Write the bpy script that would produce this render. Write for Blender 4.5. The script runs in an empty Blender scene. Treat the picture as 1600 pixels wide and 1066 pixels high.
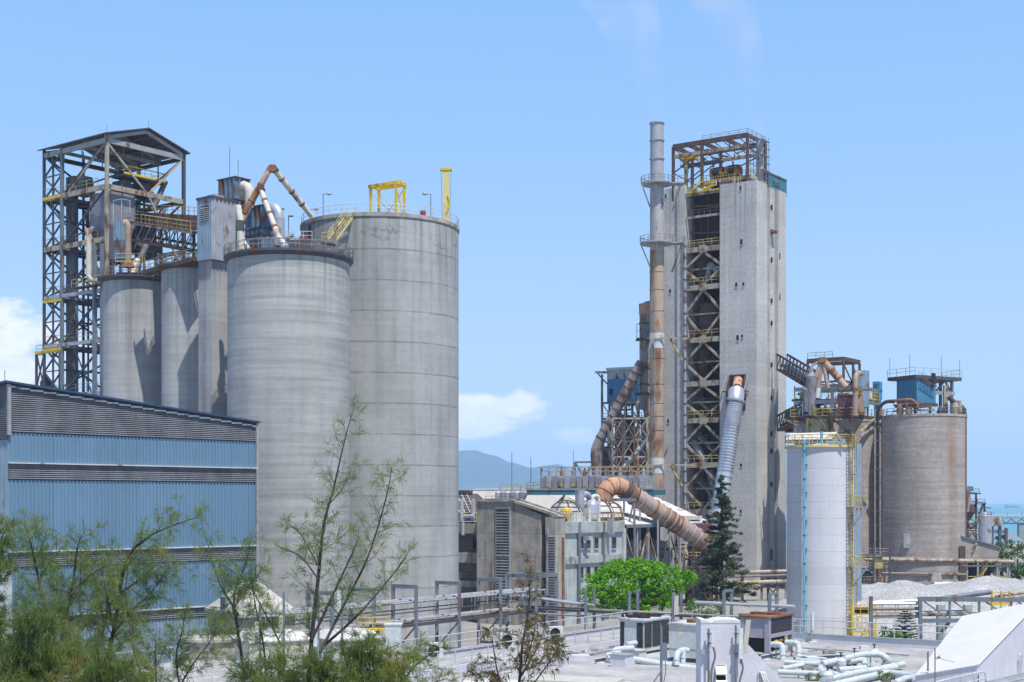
import bpy, math, random
from mathutils import Vector, Matrix, noise as mnoise
R = math.radians
rnd = random.Random(7)
SC = bpy.context.scene
COL = SC.collection
# ---------------------------------------------------------------- camera, sky, sun, exposure
CAMZ, FPX, HOR = 18.0, 2222.2, 786.0
cd = bpy.data.cameras.new('camera'); cam = bpy.data.objects.new('camera', cd); COL.objects.link(cam)
cam.location = (0, 0, CAMZ); cam.rotation_euler = (R(90), 0, 0)
cd.lens = 50; cd.sensor_width = 36; cd.shift_y = (HOR - 533) / 1600
cd.clip_start = .5; cd.clip_end = 90000
SC.camera = cam
SUN_EL, SUN_H = R(66), Vector((.46, -.89, 0)).normalized()
sd = bpy.data.lights.new('sun', 'SUN'); sun = bpy.data.objects.new('sun', sd); COL.objects.link(sun)
sd.energy = 4.9; sd.angle = R(.53); sd.color = (1, .955, .88)
sdir = Vector((SUN_H.x*math.cos(SUN_EL), SUN_H.y*math.cos(SUN_EL), math.sin(SUN_EL)))
sun.rotation_euler = sdir.to_track_quat('Z', 'Y').to_euler()
SC.view_settings.view_transform = 'Standard'; SC.view_settings.look = 'None'
SC.view_settings.exposure = 0.22; SC.view_settings.gamma = 1
SC.cycles.volume_bounces = 1; SC.cycles.max_bounces = 6; SC.cycles.transparent_max_bounces = 16
W = bpy.data.worlds.new('World'); SC.world = W; W.use_nodes = True
def world():
    nt = W.node_tree; N = nt.nodes; L = nt.links; N.clear()
    def nd(t, **k):
        n = N.new(t)
        for a, v in k.items(): setattr(n, a, v)
        return n
    def math_(op, a, b=None, c=None):
        n = nd('ShaderNodeMath', operation=op)
        for i, v in enumerate((a, b, c)):
            if v is None: continue
            if isinstance(v, (int, float)): n.inputs[i].default_value = v
            else: L.new(v, n.inputs[i])
        return n.outputs[0]
    out = nd('ShaderNodeOutputWorld'); bg = nd('ShaderNodeBackground'); bg.inputs[1].default_value = .086
    sky = nd('ShaderNodeTexSky', sky_type='NISHITA', sun_disc=False, sun_elevation=SUN_EL,
             sun_rotation=math.atan2(SUN_H.x, SUN_H.y), altitude=20, air_density=1.3, dust_density=.6, ozone_density=3.2)
    tc = nd('ShaderNodeTexCoord'); sep = nd('ShaderNodeSeparateXYZ'); L.new(tc.outputs['Generated'], sep.inputs[0])
    az = math_('ARCTAN2', sep.outputs[0], sep.outputs[1]); el = math_('ARCSINE', sep.outputs[2])
    hz = nd('ShaderNodeHueSaturation'); L.new(sky.outputs[0], hz.inputs['Color']); hz.inputs['Saturation'].default_value = 1.12
    gr = nd('ShaderNodeValToRGB'); e = gr.color_ramp.elements
    for i, (p_, c_) in enumerate(((0, (.60,.79,.98)), (.09, (.51,.73,1.0)), (.20, (.37,.63,1.02)), (.36, (.27,.53,1.0)), (.62, (.10,.22,.50)), (1, (.06,.14,.36)))):
        x_ = e[i] if i < 2 else e.new(p_); x_.position = p_; x_.color = (*c_, 1)
    L.new(sep.outputs[2], gr.inputs[0]); sc_ = nd('ShaderNodeVectorMath', operation='SCALE'); L.new(gr.outputs[0], sc_.inputs[0]); sc_.inputs['Scale'].default_value = 10.8
    m0 = nd('ShaderNodeMix', data_type='RGBA'); m0.inputs[0].default_value = .85; L.new(hz.outputs[0], m0.inputs[6]); L.new(sc_.outputs[0], m0.inputs[7])
    last = m0.outputs[2]
    mp = nd('ShaderNodeMapping'); mp.inputs['Scale'].default_value = (1, 1, 1.7); L.new(tc.outputs['Generated'], mp.inputs[0])
    ns = nd('ShaderNodeTexNoise'); ns.inputs['Scale'].default_value = 32; ns.inputs['Detail'].default_value = 7; ns.inputs['Roughness'].default_value = .55
    L.new(mp.outputs[0], ns.inputs[0])
    ns2 = nd('ShaderNodeTexNoise'); ns2.inputs['Scale'].default_value = 60; ns2.inputs['Detail'].default_value = 5; L.new(mp.outputs[0], ns2.inputs[0])
    # cumulus banks: azimuth, elevation, half-width, half-height, density
    for a0, e0, wa, we, den in ((-.365, .088, .080, .055, 1.0), (-.016, .066, .048, .015, 1.0), (-.035, .050, .03, .010, .95), (.045, .047, .016, .008, .4),
                                (.62, .06, .09, .03, .8), (-.75, .09, .12, .04, .8), (1.3, .1, .2, .05, .8), (-1.6, .12, .3, .06, .8), (2.6, .1, .3, .05, .8)):
        dx = math_('DIVIDE', math_('SUBTRACT', az, a0), wa); dy = math_('DIVIDE', math_('SUBTRACT', el, e0), we)
        r = math_('SQRT', math_('ADD', math_('MULTIPLY', dx, dx), math_('MULTIPLY', dy, dy)))
        v = math_('ADD', math_('SUBTRACT', 1.0, r), math_('MULTIPLY', math_('SUBTRACT', ns.outputs[0], .5), 2.0))
        mr = nd('ShaderNodeMapRange', interpolation_type='SMOOTHSTEP'); L.new(v, mr.inputs[0]); mr.inputs[1].default_value = .0; mr.inputs[2].default_value = .46
        cc = nd('ShaderNodeMix', data_type='RGBA'); L.new(ns2.outputs[0], cc.inputs[0]); cc.inputs[6].default_value = (8.0, 8.8, 9.8, 1); cc.inputs[7].default_value = (13, 13, 13, 1)
        mx = nd('ShaderNodeMix', data_type='RGBA'); L.new(math_('MULTIPLY', mr.outputs[0], den), mx.inputs[0]); L.new(last, mx.inputs[6]); L.new(cc.outputs[2], mx.inputs[7])
        last = mx.outputs[2]
    L.new(last, bg.inputs[0]); L.new(bg.outputs[0], out.inputs[0])
world()
# ---------------------------------------------------------------- pixel -> place helpers (px, py on the 1600 x 1066 photograph, Y = metres away)
def Xp(px, Y): return (px - 800) / FPX * Y
def Zp(py, Y): return CAMZ - (py - HOR) / FPX * Y
def P(px, py, Y): return Vector((Xp(px, Y), Y, Zp(py, Y)))
class Fr:
    """plan frame: origin = corner nearest to the camera, a = right-and-away, l = left-and-away"""
    def __init__(s, px, Y, deg=55):
        s.o = Vector((Xp(px, Y), Y, 0)); s.rot = R(deg); s.c = math.cos(s.rot); s.s = math.sin(s.rot)
    def a(s, px, l=0):
        k = (px - 800) / FPX; ox = s.o.x - l*s.s; oy = s.o.y + l*s.c
        return (k*oy - ox) / (s.c - k*s.s)
    def l(s, px, a=0):
        k = (px - 800) / FPX; ox = s.o.x + a*s.c; oy = s.o.y + a*s.s
        return (ox - k*oy) / (s.s + k*s.c)
    def z(s, py, a=0, l=0): return Zp(py, s.o.y + a*s.s + l*s.c)
    def w(s, a, l, z): return Vector((s.o.x + a*s.c - l*s.s, s.o.y + a*s.s + l*s.c, z))
    def loc(s, p):            # world -> local
        d = Vector(p) - s.o; return Vector((d.x*s.c + d.y*s.s, -d.x*s.s + d.y*s.c, d.z))
# ---------------------------------------------------------------- materials
def nodes(name):
    m = bpy.data.materials.new(name); m.use_nodes = True; nt = m.node_tree; nt.nodes.clear()
    return m, nt.nodes, nt.links
def surf(name, col, var=.14, scale=.5, rough=.85, metal=0, streak=0, scol=None, ss=1.1, sz=.05, rust=0, rcol=(.20, .085, .035), rs=.7,
         seam=0, sw=.09, sdark=.55, band=0, fine=.12, bump=.0, bs=8, spec=.3, panel=0, pvar=.08, vj=0, crack=None, rough_patch=0, runs=None):
    m, N, L = nodes(name)
    def nd(t, **k):
        n = N.new(t)
        for a, v in k.items(): setattr(n, a, v)
        return n
    out = nd('ShaderNodeOutputMaterial'); b = nd('ShaderNodeBsdfPrincipled'); L.new(b.outputs[0], out.inputs[0])
    b.inputs['Roughness'].default_value = rough; b.inputs['Metallic'].default_value = metal; b.inputs['Specular IOR Level'].default_value = spec
    tc = nd('ShaderNodeTexCoord').outputs['Object']
    def nz(sc, detail=4, mapscale=None, dist=0):
        n = nd('ShaderNodeTexNoise'); n.inputs['Scale'].default_value = sc; n.inputs['Detail'].default_value = detail; n.inputs['Distortion'].default_value = dist
        if mapscale:
            mp = nd('ShaderNodeMapping'); mp.inputs['Scale'].default_value = mapscale; L.new(tc, mp.inputs[0]); L.new(mp.outputs[0], n.inputs[0])
        else: L.new(tc, n.inputs[0])
        return n.outputs[0]
    def rng(v, a, b_, c, d):
        n = nd('ShaderNodeMapRange'); L.new(v, n.inputs[0])
        for i, x in enumerate((a, b_, c, d)): n.inputs[i+1].default_value = x
        return n.outputs[0]
    def mul(a, c):
        n = nd('ShaderNodeMath', operation='MULTIPLY'); L.new(a, n.inputs[0])
        if isinstance(c, (int, float)): n.inputs[1].default_value = c
        else: L.new(c, n.inputs[1])
        return n.outputs[0]
    def mix(f, A, B):
        n = nd('ShaderNodeMix', data_type='RGBA')
        if isinstance(f, (int, float)): n.inputs[0].default_value = f
        else: L.new(f, n.inputs[0])
        for i, v in ((6, A), (7, B)):
            if isinstance(v, tuple): n.inputs[i].default_value = (*v[:3], 1)
            else: L.new(v, n.inputs[i])
        return n.outputs[2]
    v = rng(nz(scale, 5), .3, .7, 1-var, 1+var)
    v = mul(v, rng(nz(scale*9, 3), .3, .7, 1-fine, 1+fine))
    if band: v = mul(v, rng(nz(1, 4, (.09, .09, 2.2)), .3, .7, 1-band, 1+band))
    if seam:
        sx = nd('ShaderNodeSeparateXYZ'); L.new(tc, sx.inputs[0])
        wob = nd('ShaderNodeMath', operation='MULTIPLY_ADD'); L.new(nz(.25, 3), wob.inputs[0]); wob.inputs[1].default_value = .25; L.new(sx.outputs[2], wob.inputs[2])
        dv = nd('ShaderNodeMath', operation='PINGPONG'); L.new(wob.outputs[0], dv.inputs[0]); dv.inputs[1].default_value = seam/2
        line = rng(dv.outputs[0], sw*.35, sw, 1, 0)
        line = mul(line, rng(nz(.7, 3), .35, .6, .35, 1))
        inv = rng(line, 0, 1, 1, sdark); v = mul(v, inv)
        fl = nd('ShaderNodeMath', operation='FLOOR'); dd = nd('ShaderNodeMath', operation='DIVIDE'); L.new(wob.outputs[0], dd.inputs[0]); dd.inputs[1].default_value = seam; L.new(dd.outputs[0], fl.inputs[0])
        wn = nd('ShaderNodeTexWhiteNoise', noise_dimensions='1D'); L.new(fl.outputs[0], wn.inputs['W']); v = mul(v, rng(wn.outputs[0], 0, 1, .95, 1.05))
    if panel or vj or crack or runs:
        sp = nd('ShaderNodeSeparateXYZ'); L.new(tc, sp.inputs[0])
    if panel:
        fl2 = nd('ShaderNodeMath', operation='FLOOR'); dv2 = nd('ShaderNodeMath', operation='DIVIDE'); L.new(sp.outputs[0], dv2.inputs[0]); dv2.inputs[1].default_value = panel; L.new(dv2.outputs[0], fl2.inputs[0])
        w2 = nd('ShaderNodeTexWhiteNoise', noise_dimensions='1D'); L.new(fl2.outputs[0], w2.inputs['W']); v = mul(v, rng(w2.outputs[0], 0, 1, 1-pvar, 1+pvar))
        pp = nd('ShaderNodeMath', operation='PINGPONG'); L.new(sp.outputs[0], pp.inputs[0]); pp.inputs[1].default_value = panel/2; v = mul(v, rng(pp.outputs[0], .0, .05, .78, 1))
    if vj:
        at = nd('ShaderNodeMath', operation='ARCTAN2'); L.new(sp.outputs[1], at.inputs[0]); L.new(sp.outputs[0], at.inputs[1])
        pj = nd('ShaderNodeMath', operation='PINGPONG'); L.new(at.outputs[0], pj.inputs[0]); pj.inputs[1].default_value = math.pi/vj
        ln = mul(rng(pj.outputs[0], .0, .006, 1, 0), rng(nz(.35, 4, (1, 1, .3)), .42, .62, 0, 1)); v = mul(v, rng(ln, 0, 1, 1, .78))
    if rough_patch: v = mul(v, rng(nz(.09, 6, (1, 1, .6), .6), .40, .62, 1-rough_patch, 1+rough_patch*.6))
    if crack:
        vo = nd('ShaderNodeTexVoronoi', feature='DISTANCE_TO_EDGE'); vo.inputs['Scale'].default_value = .75
        wv = nd('ShaderNodeVectorMath', operation='ADD'); L.new(tc, wv.inputs[0]); n3 = nd('ShaderNodeTexNoise'); n3.inputs['Scale'].default_value = 1.3; L.new(tc, n3.inputs[0]); L.new(n3.outputs['Color'], wv.inputs[1]); L.new(wv.outputs[0], vo.inputs['Vector'])
        cz = mul(rng(sp.outputs[2], crack[0], crack[0]+1.5, 0, 1), rng(sp.outputs[2], crack[1]-.8, crack[1], 1, 0))
        ck = mul(mul(rng(vo.outputs['Distance'], .02, .07, 1, 0), rng(nz(.33, 3), .47, .58, 0, 1)), cz); v = mul(v, rng(ck, 0, 1, 1, .55))
    if runs:
        rn = mul(rng(nz(1.7, 5, (1, 1, .03)), .46, .68, 0, 1), rng(sp.outputs[2], runs[0]-runs[1], runs[0], 0, 1)); v = mul(v, rng(rn, 0, 1, 1, .62))
    c = nd('ShaderNodeVectorMath', operation='SCALE'); c.inputs[0].default_value = col[:3]; L.new(v, c.inputs['Scale']); c = c.outputs[0]
    if streak:
        f = mul(rng(nz(ss, 6, (1, 1, sz)), .5, .72, 0, streak), rng(nz(.12, 3), .35, .6, .25, 1))
        c = mix(f, c, scol or tuple(x*.35 for x in col))
    if rust:
        f = rng(nz(rs, 7, (1, 1, .45), .4), .62-rust*.28, .72-rust*.22, 0, .9); c = mix(f, c, mix(nz(rs*5), rcol, tuple(x*.45 for x in rcol)))
        rr = rng(f, 0, 1, rough, .9); L.new(rr, b.inputs['Roughness'])
        if metal: L.new(rng(f, 0, 1, metal, 0), b.inputs['Metallic'])
    L.new(c, b.inputs['Base Color'])
    if bump:
        bp = nd('ShaderNodeBump'); bp.inputs['Strength'].default_value = bump; bp.inputs['Distance'].default_value = .1
        L.new(nz(bs, 6), bp.inputs['Height']); L.new(bp.outputs[0], b.inputs['Normal'])
    return m
def leafmat(name, c1, c2, c3=None, scale=.8, tr=.35):
    m, N, L = nodes(name)
    out = N.new('ShaderNodeOutputMaterial'); d = N.new('ShaderNodeBsdfPrincipled'); d.inputs['Roughness'].default_value = .6; d.inputs['Specular IOR Level'].default_value = .25
    t = N.new('ShaderNodeBsdfTranslucent'); mx = N.new('ShaderNodeMixShader'); mx.inputs[0].default_value = tr
    tc = N.new('ShaderNodeTexCoord'); n = N.new('ShaderNodeTexNoise'); n.inputs['Scale'].default_value = scale; n.inputs['Detail'].default_value = 4; L.new(tc.outputs['Object'], n.inputs[0])
    r = N.new('ShaderNodeValToRGB'); e = r.color_ramp.elements; e[0].position = .36; e[0].color = (*c1, 1); e[1].position = .62; e[1].color = (*c2, 1)
    if c3: x = e.new(.74); x.color = (*c3, 1)
    L.new(n.outputs[0], r.inputs[0]); L.new(r.outputs[0], d.inputs['Base Color']); L.new(r.outputs[0], t.inputs[0])
    L.new(d.outputs[0], mx.inputs[1]); L.new(t.outputs[0], mx.inputs[2]); L.new(mx.outputs[0], out.inputs[0])
    return m
M = {}
M['conc'] = surf('silo_concrete', (.38, .388, .385), .08, .16, .9, fine=.05, streak=.42, ss=.9, seam=3.8, sw=.12, band=.05, bump=.15, vj=26, crack=(48.4, 52.6), runs=(53.5, 11), rough_patch=.14)
M['conc_slip'] = surf('slipform_concrete', (.385, .388, .378), .07, .2, .9, fine=.05, streak=.25, ss=.6, band=.17, bump=.08, rough_patch=.12, runs=(46, 9))
M['conc_dirty'] = surf('stained_concrete', (.395, .398, .395), .08, .2, .9, fine=.05, streak=.7, ss=.55, sz=.02, band=.10, bump=.15, scol=(.10, .095, .12), rough_patch=.15, runs=(48, 14))
M['conc_kiln'] = surf('kiln_tower_concrete', (.50, .485, .465), .07, .2, .9, streak=.4, ss=1.6, sz=.03, scol=(.62, .61, .60), band=.06, seam=2.4, sw=.05, sdark=.86, fine=.12, rough_patch=.10, runs=(87, 26))  # pale streaks imitate the wall texture catching grazing sun
M['conc_brown'] = surf('brown_silo_concrete', (.37, .33, .30), .10, .18, .9, streak=.6, ss=.35, sz=.02, scol=(.24, .135, .07), band=.16, rough_patch=.12)
M['conc_old'] = surf('weathered_concrete', (.36, .335, .30), .3, .45, .9, streak=1, ss=1.0, sz=.12, scol=(.06, .055, .05), seam=3.4, sw=.06, fine=.15, bump=.2)
M['conc_blue'] = surf('pale_rendered_concrete', (.42, .47, .47), .16, .5, .9, streak=.6, ss=1.4, sz=.1, scol=(.09, .09, .09))
M['roofw'] = surf('white_render', (.57, .57, .58), .04, .5, .8, fine=.03, bump=.12, bs=5, streak=.22, ss=1.5, sz=.5, scol=(.52,.52,.54))
M['wallw'] = surf('shade_tinted_render', (.58, .58, .63), .06, .7, .85, streak=.25, ss=2.5, sz=.08, scol=(.40, .40, .46), fine=.05, bump=.2, bs=7)  # white render with the lilac of its shaded faces in the colour
M['deck'] = surf('roof_screed', (.37, .362, .36), .25, .3, .9, fine=.12, streak=.55, ss=.5, sz=1, scol=(.22,.215,.21), bump=.2)
M['ground'] = surf('ground_yard', (.26, .245, .23), .25, .06, .95)
M['gravel'] = surf('gravel', (.36, .36, .37), .10, .3, .95, fine=.35, bump=.8, bs=5)
M['blue'] = surf('blue_cladding', (.135, .235, .34), .08, .15, .5, streak=.3, ss=2.5, sz=.08, scol=(.17, .29, .42), fine=.03, panel=2.1, pvar=.035)
M['bluegrey'] = surf('blue_grey_cladding', (.23, .32, .41), .12, .5, .5, streak=.5, ss=2.5, sz=.06, scol=(.10, .09, .09), rust=.08)
M['blueold'] = surf('rusty_blue_sheet', (.13, .20, .28), .2, .8, .6, streak=.8, ss=2.5, sz=.05, scol=(.07, .05, .045), rust=.45)
M['bluebright'] = surf('bright_blue_paint', (.04, .26, .48), .1, .6, .5)
M['navy'] = surf('navy_roof_trim', (.03, .07, .14), .1, .4, .5)
M['teal'] = surf('teal_cladding', (.05, .17, .22), .12, .4, .6, rust=.2)
M['tealblue'] = surf('teal_blue_cladding', (.07, .22, .36), .08, .3, .5)
M['louvre'] = surf('louvre_slat', (.19, .195, .215), .25, .5, .55, streak=.5, ss=1.2, sz=.3, scol=(.10, .10, .12))
M['ductg'] = surf('grey_rust_duct', (.27, .245, .235), .15, .4, .7, rust=.42, rcol=(.20,.10,.06))
M['ytank'] = surf('yellow_tank', (.55, .38, .12), .08, .6, .5, rust=.1)
M['void'] = surf('dark_maroon_void', (.040, .026, .026), .3, .5, .9)  # maroon wall colour taken near black for the shade in the bay
M['dark'] = surf('dark_void', (.025, .024, .026), .2, .5, .9)  # near black: stands for shade in openings, also for belts and black pipe
M['dsteel'] = surf('dark_steel', (.075, .078, .095), .2, .8, .6, rust=.2)
M['casing'] = surf('elevator_casing', (.13, .145, .175), .2, .5, .6, streak=.5, rust=.15)
M['gsteel'] = surf('grey_steel', (.16, .19, .225), .12, .8, .5, rust=.12)
M['lsteel'] = surf('light_steel', (.31, .32, .33), .15, .8, .5, rust=.12)
M['cream'] = surf('cream_steel', (.38, .34, .27), .18, .7, .6, rust=.5)
M['rsteel'] = surf('rusty_steel', (.10, .068, .058), .3, .8, .85, rust=.45, rcol=(.17, .09, .055))
M['rusty'] = surf('rust_brown', (.24, .12, .07), .3, .8, .85, rust=.5)
M['duct'] = surf('rusty_duct', (.37, .275, .215), .15, .35, .7, rust=.40, rcol=(.27, .115, .05), rs=.3, streak=.4, ss=.9, sz=.2, scol=(.22, .12, .07))
M['ductr'] = surf('burnt_rust_duct', (.50, .29, .18), .15, .4, .75, rust=.35, rcol=(.25, .10, .045))
M['stack'] = surf('cream_stack', (.42, .33, .24), .1, .3, .7, rust=.40, rs=.25, rcol=(.25, .10, .05), streak=.5, ss=.6, sz=.03, scol=(.25, .12, .07))
M['stackg'] = surf('grey_stack', (.36, .36, .39), .1, .3, .6, streak=.4, sz=.03)
M['galv'] = surf('galvanised', (.62, .64, .68), .08, .4, .38, .55, streak=.4, ss=1.5, sz=.1, scol=(.42, .42, .46))
M['galvd'] = surf('weathered_galvanised', (.38, .395, .43), .16, .6, .5, .2, rust=.2)
M['greyp'] = surf('grey_plate', (.24, .245, .28), .12, .25, .6, streak=.8, ss=.8, sz=.05, scol=(.14, .085, .06), rust=.12)
M['chutew'] = surf('white_rust_pipe', (.60, .55, .48), .1, .4, .6, rust=.28, rcol=(.28, .13, .07))
M['yellow'] = surf('yellow_paint', (.66, .46, .02), .1, .7, .5, rust=.18)
M['ycream'] = surf('pale_yellow_paint', (.62, .52, .22), .1, .7, .5, rust=.2)
M['red'] = surf('red_paint', (.36, .04, .04), .1, .7, .5)
M['maroon'] = surf('maroon_sheet', (.17, .06, .07), .2, .7, .7)
M['pink'] = surf('faded_red_sheet', (.30, .10, .12), .2, .5, .7)
M['white'] = surf('white_paint', (.60, .60, .59), .08, .5, .5, rust=.06, streak=.4, ss=2.2, sz=.15, scol=(.34,.33,.31))
M['stackm'] = surf('red_streaked_stack', (.40, .38, .39), .1, .3, .6, streak=.95, ss=.55, sz=.03, scol=(.24, .09, .08), rust=.1)
M['tankw'] = surf('white_silo_paint', (.62, .63, .66), .03, .3, .55, seam=2.03, sw=.05, sdark=.72, fine=.04, streak=.5, ss=1.1, sz=.04, scol=(.44,.42,.42), vj=9, rough_patch=.07)
M['cyan'] = surf('cyan_pipe_paint', (.12, .42, .62), .05, .7, .5)
M['rail'] = surf('rail_galv', (.55, .56, .57), .1, .7, .45, .3)
M['railr'] = surf('rail_rusty', (.25, .22, .21), .2, .7, .6, rust=.3)
M['raily'] = surf('rail_yellow', (.50, .40, .12), .2, .7, .6, rust=.4)
M['ac'] = surf('ac_casing', (.52, .55, .54), .05, .6, .5, streak=.3, ss=3, scol=(.35, .33, .3))
M['acl'] = surf('lilac_grey_casing', (.34, .315, .37), .06, .6, .55, streak=.3, ss=3, scol=(.22, .18, .18))
M['grille'] = surf('black_grille', (.035, .037, .042), .4, 3, .7, streak=.3, ss=9, scol=(.16, .16, .16))
M['pipeg'] = surf('pale_grey_pipe', (.50, .55, .56), .06, .8, .5)
M['paleroof'] = surf('pale_sheet_roof', (.44, .42, .39), .1, .5, .8, streak=.3, ss=1, sz=1)
M['whiteroof'] = surf('white_sheet_roof', (.56, .54, .51), .08, .5, .8, rust=.1)
M['tile'] = surf('dark_brown_roof', (.10, .075, .07), .3, 1, .8)
M['brick'] = surf('dark_block_wall', (.13, .12, .12), .2, .6, .95, seam=.5, sw=.06)
M['bark'] = surf('bark', (.055, .045, .042), .3, 3, .9)
M['glass'] = surf('window_glass', (.03, .04, .05), .1, 1, .12, spec=.6)
M['antenna'] = surf('antenna_plastic', (.60, .62, .60), .04, .7, .5)
M['beige'] = surf('beige_plastic', (.50, .475, .40), .04, .7, .5)
M['lf_cas'] = leafmat('casuarina_needles', (.125, .19, .06), (.23, .30, .09), (.34, .30, .09), 1.1, .5)
M['lf_casd'] = leafmat('casuarina_needles_dense', (.105, .165, .05), (.21, .27, .07), (.31, .28, .07), .9, .45)
M['lf_brown'] = leafmat('browning_needles', (.10, .11, .035), (.20, .14, .06), (.26, .15, .07), 1.2, .35)
M['lf_ban'] = leafmat('banyan_leaves', (.065, .24, .008), (.20, .47, .014), (.30, .54, .025), .6, .4)
M['lf_con'] = leafmat('conifer_needles', (.055, .085, .05), (.095, .125, .07), (.15, .155, .075), .7, .25)
M['lf_tree'] = leafmat('tree_leaves', (.035, .09, .018), (.08, .19, .03), None, .4, .3)
M['lf_bush'] = leafmat('bush_leaves', (.05, .12, .02), (.12, .20, .03), (.30, .24, .03), 1.5, .3)
M['arauc'] = leafmat('araucaria_needles', (.02, .05, .035), (.04, .08, .05), None, 2, .1)
# ---------------------------------------------------------------- mesh building
ROOTM = {}
class G:
    def __init__(s): s.v = []; s.f = []; s.sm = []
    def add(s, vs, fs, smooth=False):
        o = len(s.v); s.v += [tuple(v) for v in vs]; s.f += [tuple(o+i for i in f) for f in fs]; s.sm += [smooth]*len(fs); return s
    def box(s, x0, x1, y0, y1, z0, z1):
        return s.add([(x0,y0,z0),(x1,y0,z0),(x1,y1,z0),(x0,y1,z0),(x0,y0,z1),(x1,y0,z1),(x1,y1,z1),(x0,y1,z1)],
                     [(3,2,1,0),(4,5,6,7),(0,1,5,4),(1,2,6,5),(2,3,7,6),(3,0,4,7)])
    def hexa(s, b, t):   # bottom 4, top 4 (counter-clockwise)
        return s.add(list(b)+list(t), [(3,2,1,0),(4,5,6,7),(0,1,5,4),(1,2,6,5),(2,3,7,6),(3,0,4,7)])
    def prism(s, poly, d):   # polygon (3d points) extruded by vector d
        n = len(poly); d = Vector(d); a = [Vector(p) for p in poly]
        return s.add(a+[p+d for p in a], [tuple(range(n))[::-1], tuple(range(n, 2*n))]+[(i,(i+1)%n,(i+1)%n+n,i+n) for i in range(n)])
    def beam(s, p0, p1, w, h=None):
        p0 = Vector(p0); p1 = Vector(p1); d = p1-p0
        if d.length < 1e-6: return s
        d.normalize(); up = Vector((0,0,1)) if abs(d.z) < .95 else Vector((1,0,0)) ; x = d.cross(up).normalized(); y = x.cross(d)
        h = h or w; x *= w/2; y *= h/2
        q = [-x-y, x-y, x+y, -x+y]
        return s.add([p0+c for c in q]+[p1+c for c in q], [(0,1,2,3),(7,6,5,4),(4,5,1,0),(5,6,2,1),(6,7,3,2),(7,4,0,3)])
    def tube(s, p0, p1, r, n=12, r2=None, caps=True):
        return s.pipe([p0, p1], r, n, 0, r2=r2, caps=caps)
    def pipe(s, pts, r, n=14, bend=0, r2=None, caps=True, k=5):
        pts = [Vector(p) for p in pts]
        if bend and len(pts) > 2:
            q = [pts[0]]
            for i in range(1, len(pts)-1):
                A, B, C = pts[i-1], pts[i], pts[i+1]; u = (A-B); w = (C-B)
                b = min(bend, u.length*.49, w.length*.49); u = B+u.normalized()*b; w = B+w.normalized()*b
                for j in range(k+1):
                    t = j/k; q.append(u*(1-t)**2 + B*2*t*(1-t) + w*t*t)
            q.append(pts[-1]); pts = q
        m = len(pts); d0 = (pts[1]-pts[0]).normalized(); ref = Vector((0,0,1)) if abs(d0.z) < .9 else Vector((1,0,0))
        x = d0.cross(ref).normalized(); rings = []
        for i, p in enumerate(pts):
            d = (pts[min(i+1,m-1)]-pts[max(i-1,0)]).normalized(); x = (x - d*x.dot(d)).normalized(); y = d.cross(x)
            rr = r if r2 is None else r+(r2-r)*i/(m-1)
            rings.append([p+(x*math.cos(2*math.pi*j/n)+y*math.sin(2*math.pi*j/n))*rr for j in range(n)])
        s.add([v for g in rings for v in g], [(i*n+j, i*n+(j+1)%n, (i+1)*n+(j+1)%n, (i+1)*n+j) for i in range(m-1) for j in range(n)], True)
        if caps: s.add(rings[0], [tuple(range(n))[::-1]]); s.add(rings[-1], [tuple(range(n))])
        return s
    def lathe(s, c, prof, n=64, a0=0, a1=2*math.pi):
        full = abs(a1-a0-2*math.pi) < 1e-6; k = n if full else n+1
        for (r0, z0), (r1, z1) in zip(prof, prof[1:]):
            vs = []
            for r, z in ((r0, z0), (r1, z1)): vs += [(c[0]+r*math.cos(a0+(a1-a0)*j/n), c[1]+r*math.sin(a0+(a1-a0)*j/n), z) for j in range(k)]
            s.add(vs, [(j, (j+1)%k, k+(j+1)%k, k+j) for j in range(n)], abs(r1-r0) < .6*abs(z1-z0))
        return s
    def disc(s, c, r, z, n=48):
        return s.add([(c[0]+r*math.cos(2*math.pi*j/n), c[1]+r*math.sin(2*math.pi*j/n), z) for j in range(n)], [tuple(range(n))])
    def corr(s, p0, p1, z0, z1a, z1b=None, pitch=.35, depth=.05):
        """ribbed sheet wall from plan point p0 to p1, top edge from z1a to z1b; ribs stand out to the right of the p0->p1 direction"""
        z1b = z1a if z1b is None else z1b
        p0 = Vector((p0[0], p0[1], 0)); p1 = Vector((p1[0], p1[1], 0)); d = p1-p0; Lh = d.length; d.normalize(); nn = Vector((d.y, -d.x, 0))
        n = max(2, int(Lh/pitch)); q = []
        for i in range(n):
            for f, o in ((0,0),(.55,0),(.65,1),(.9,1)): q.append(((i+f)/n, o))
        q.append((1, 0)); vs = []
        for t, o in q:
            p = p0+d*Lh*t+nn*o*depth; zt = z1a+(z1b-z1a)*t; vs += [(p.x,p.y,z0),(p.x,p.y,zt)]
        return s.add(vs, [(2*i, 2*i+2, 2*i+3, 2*i+1) for i in range(len(q)-1)])
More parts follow.
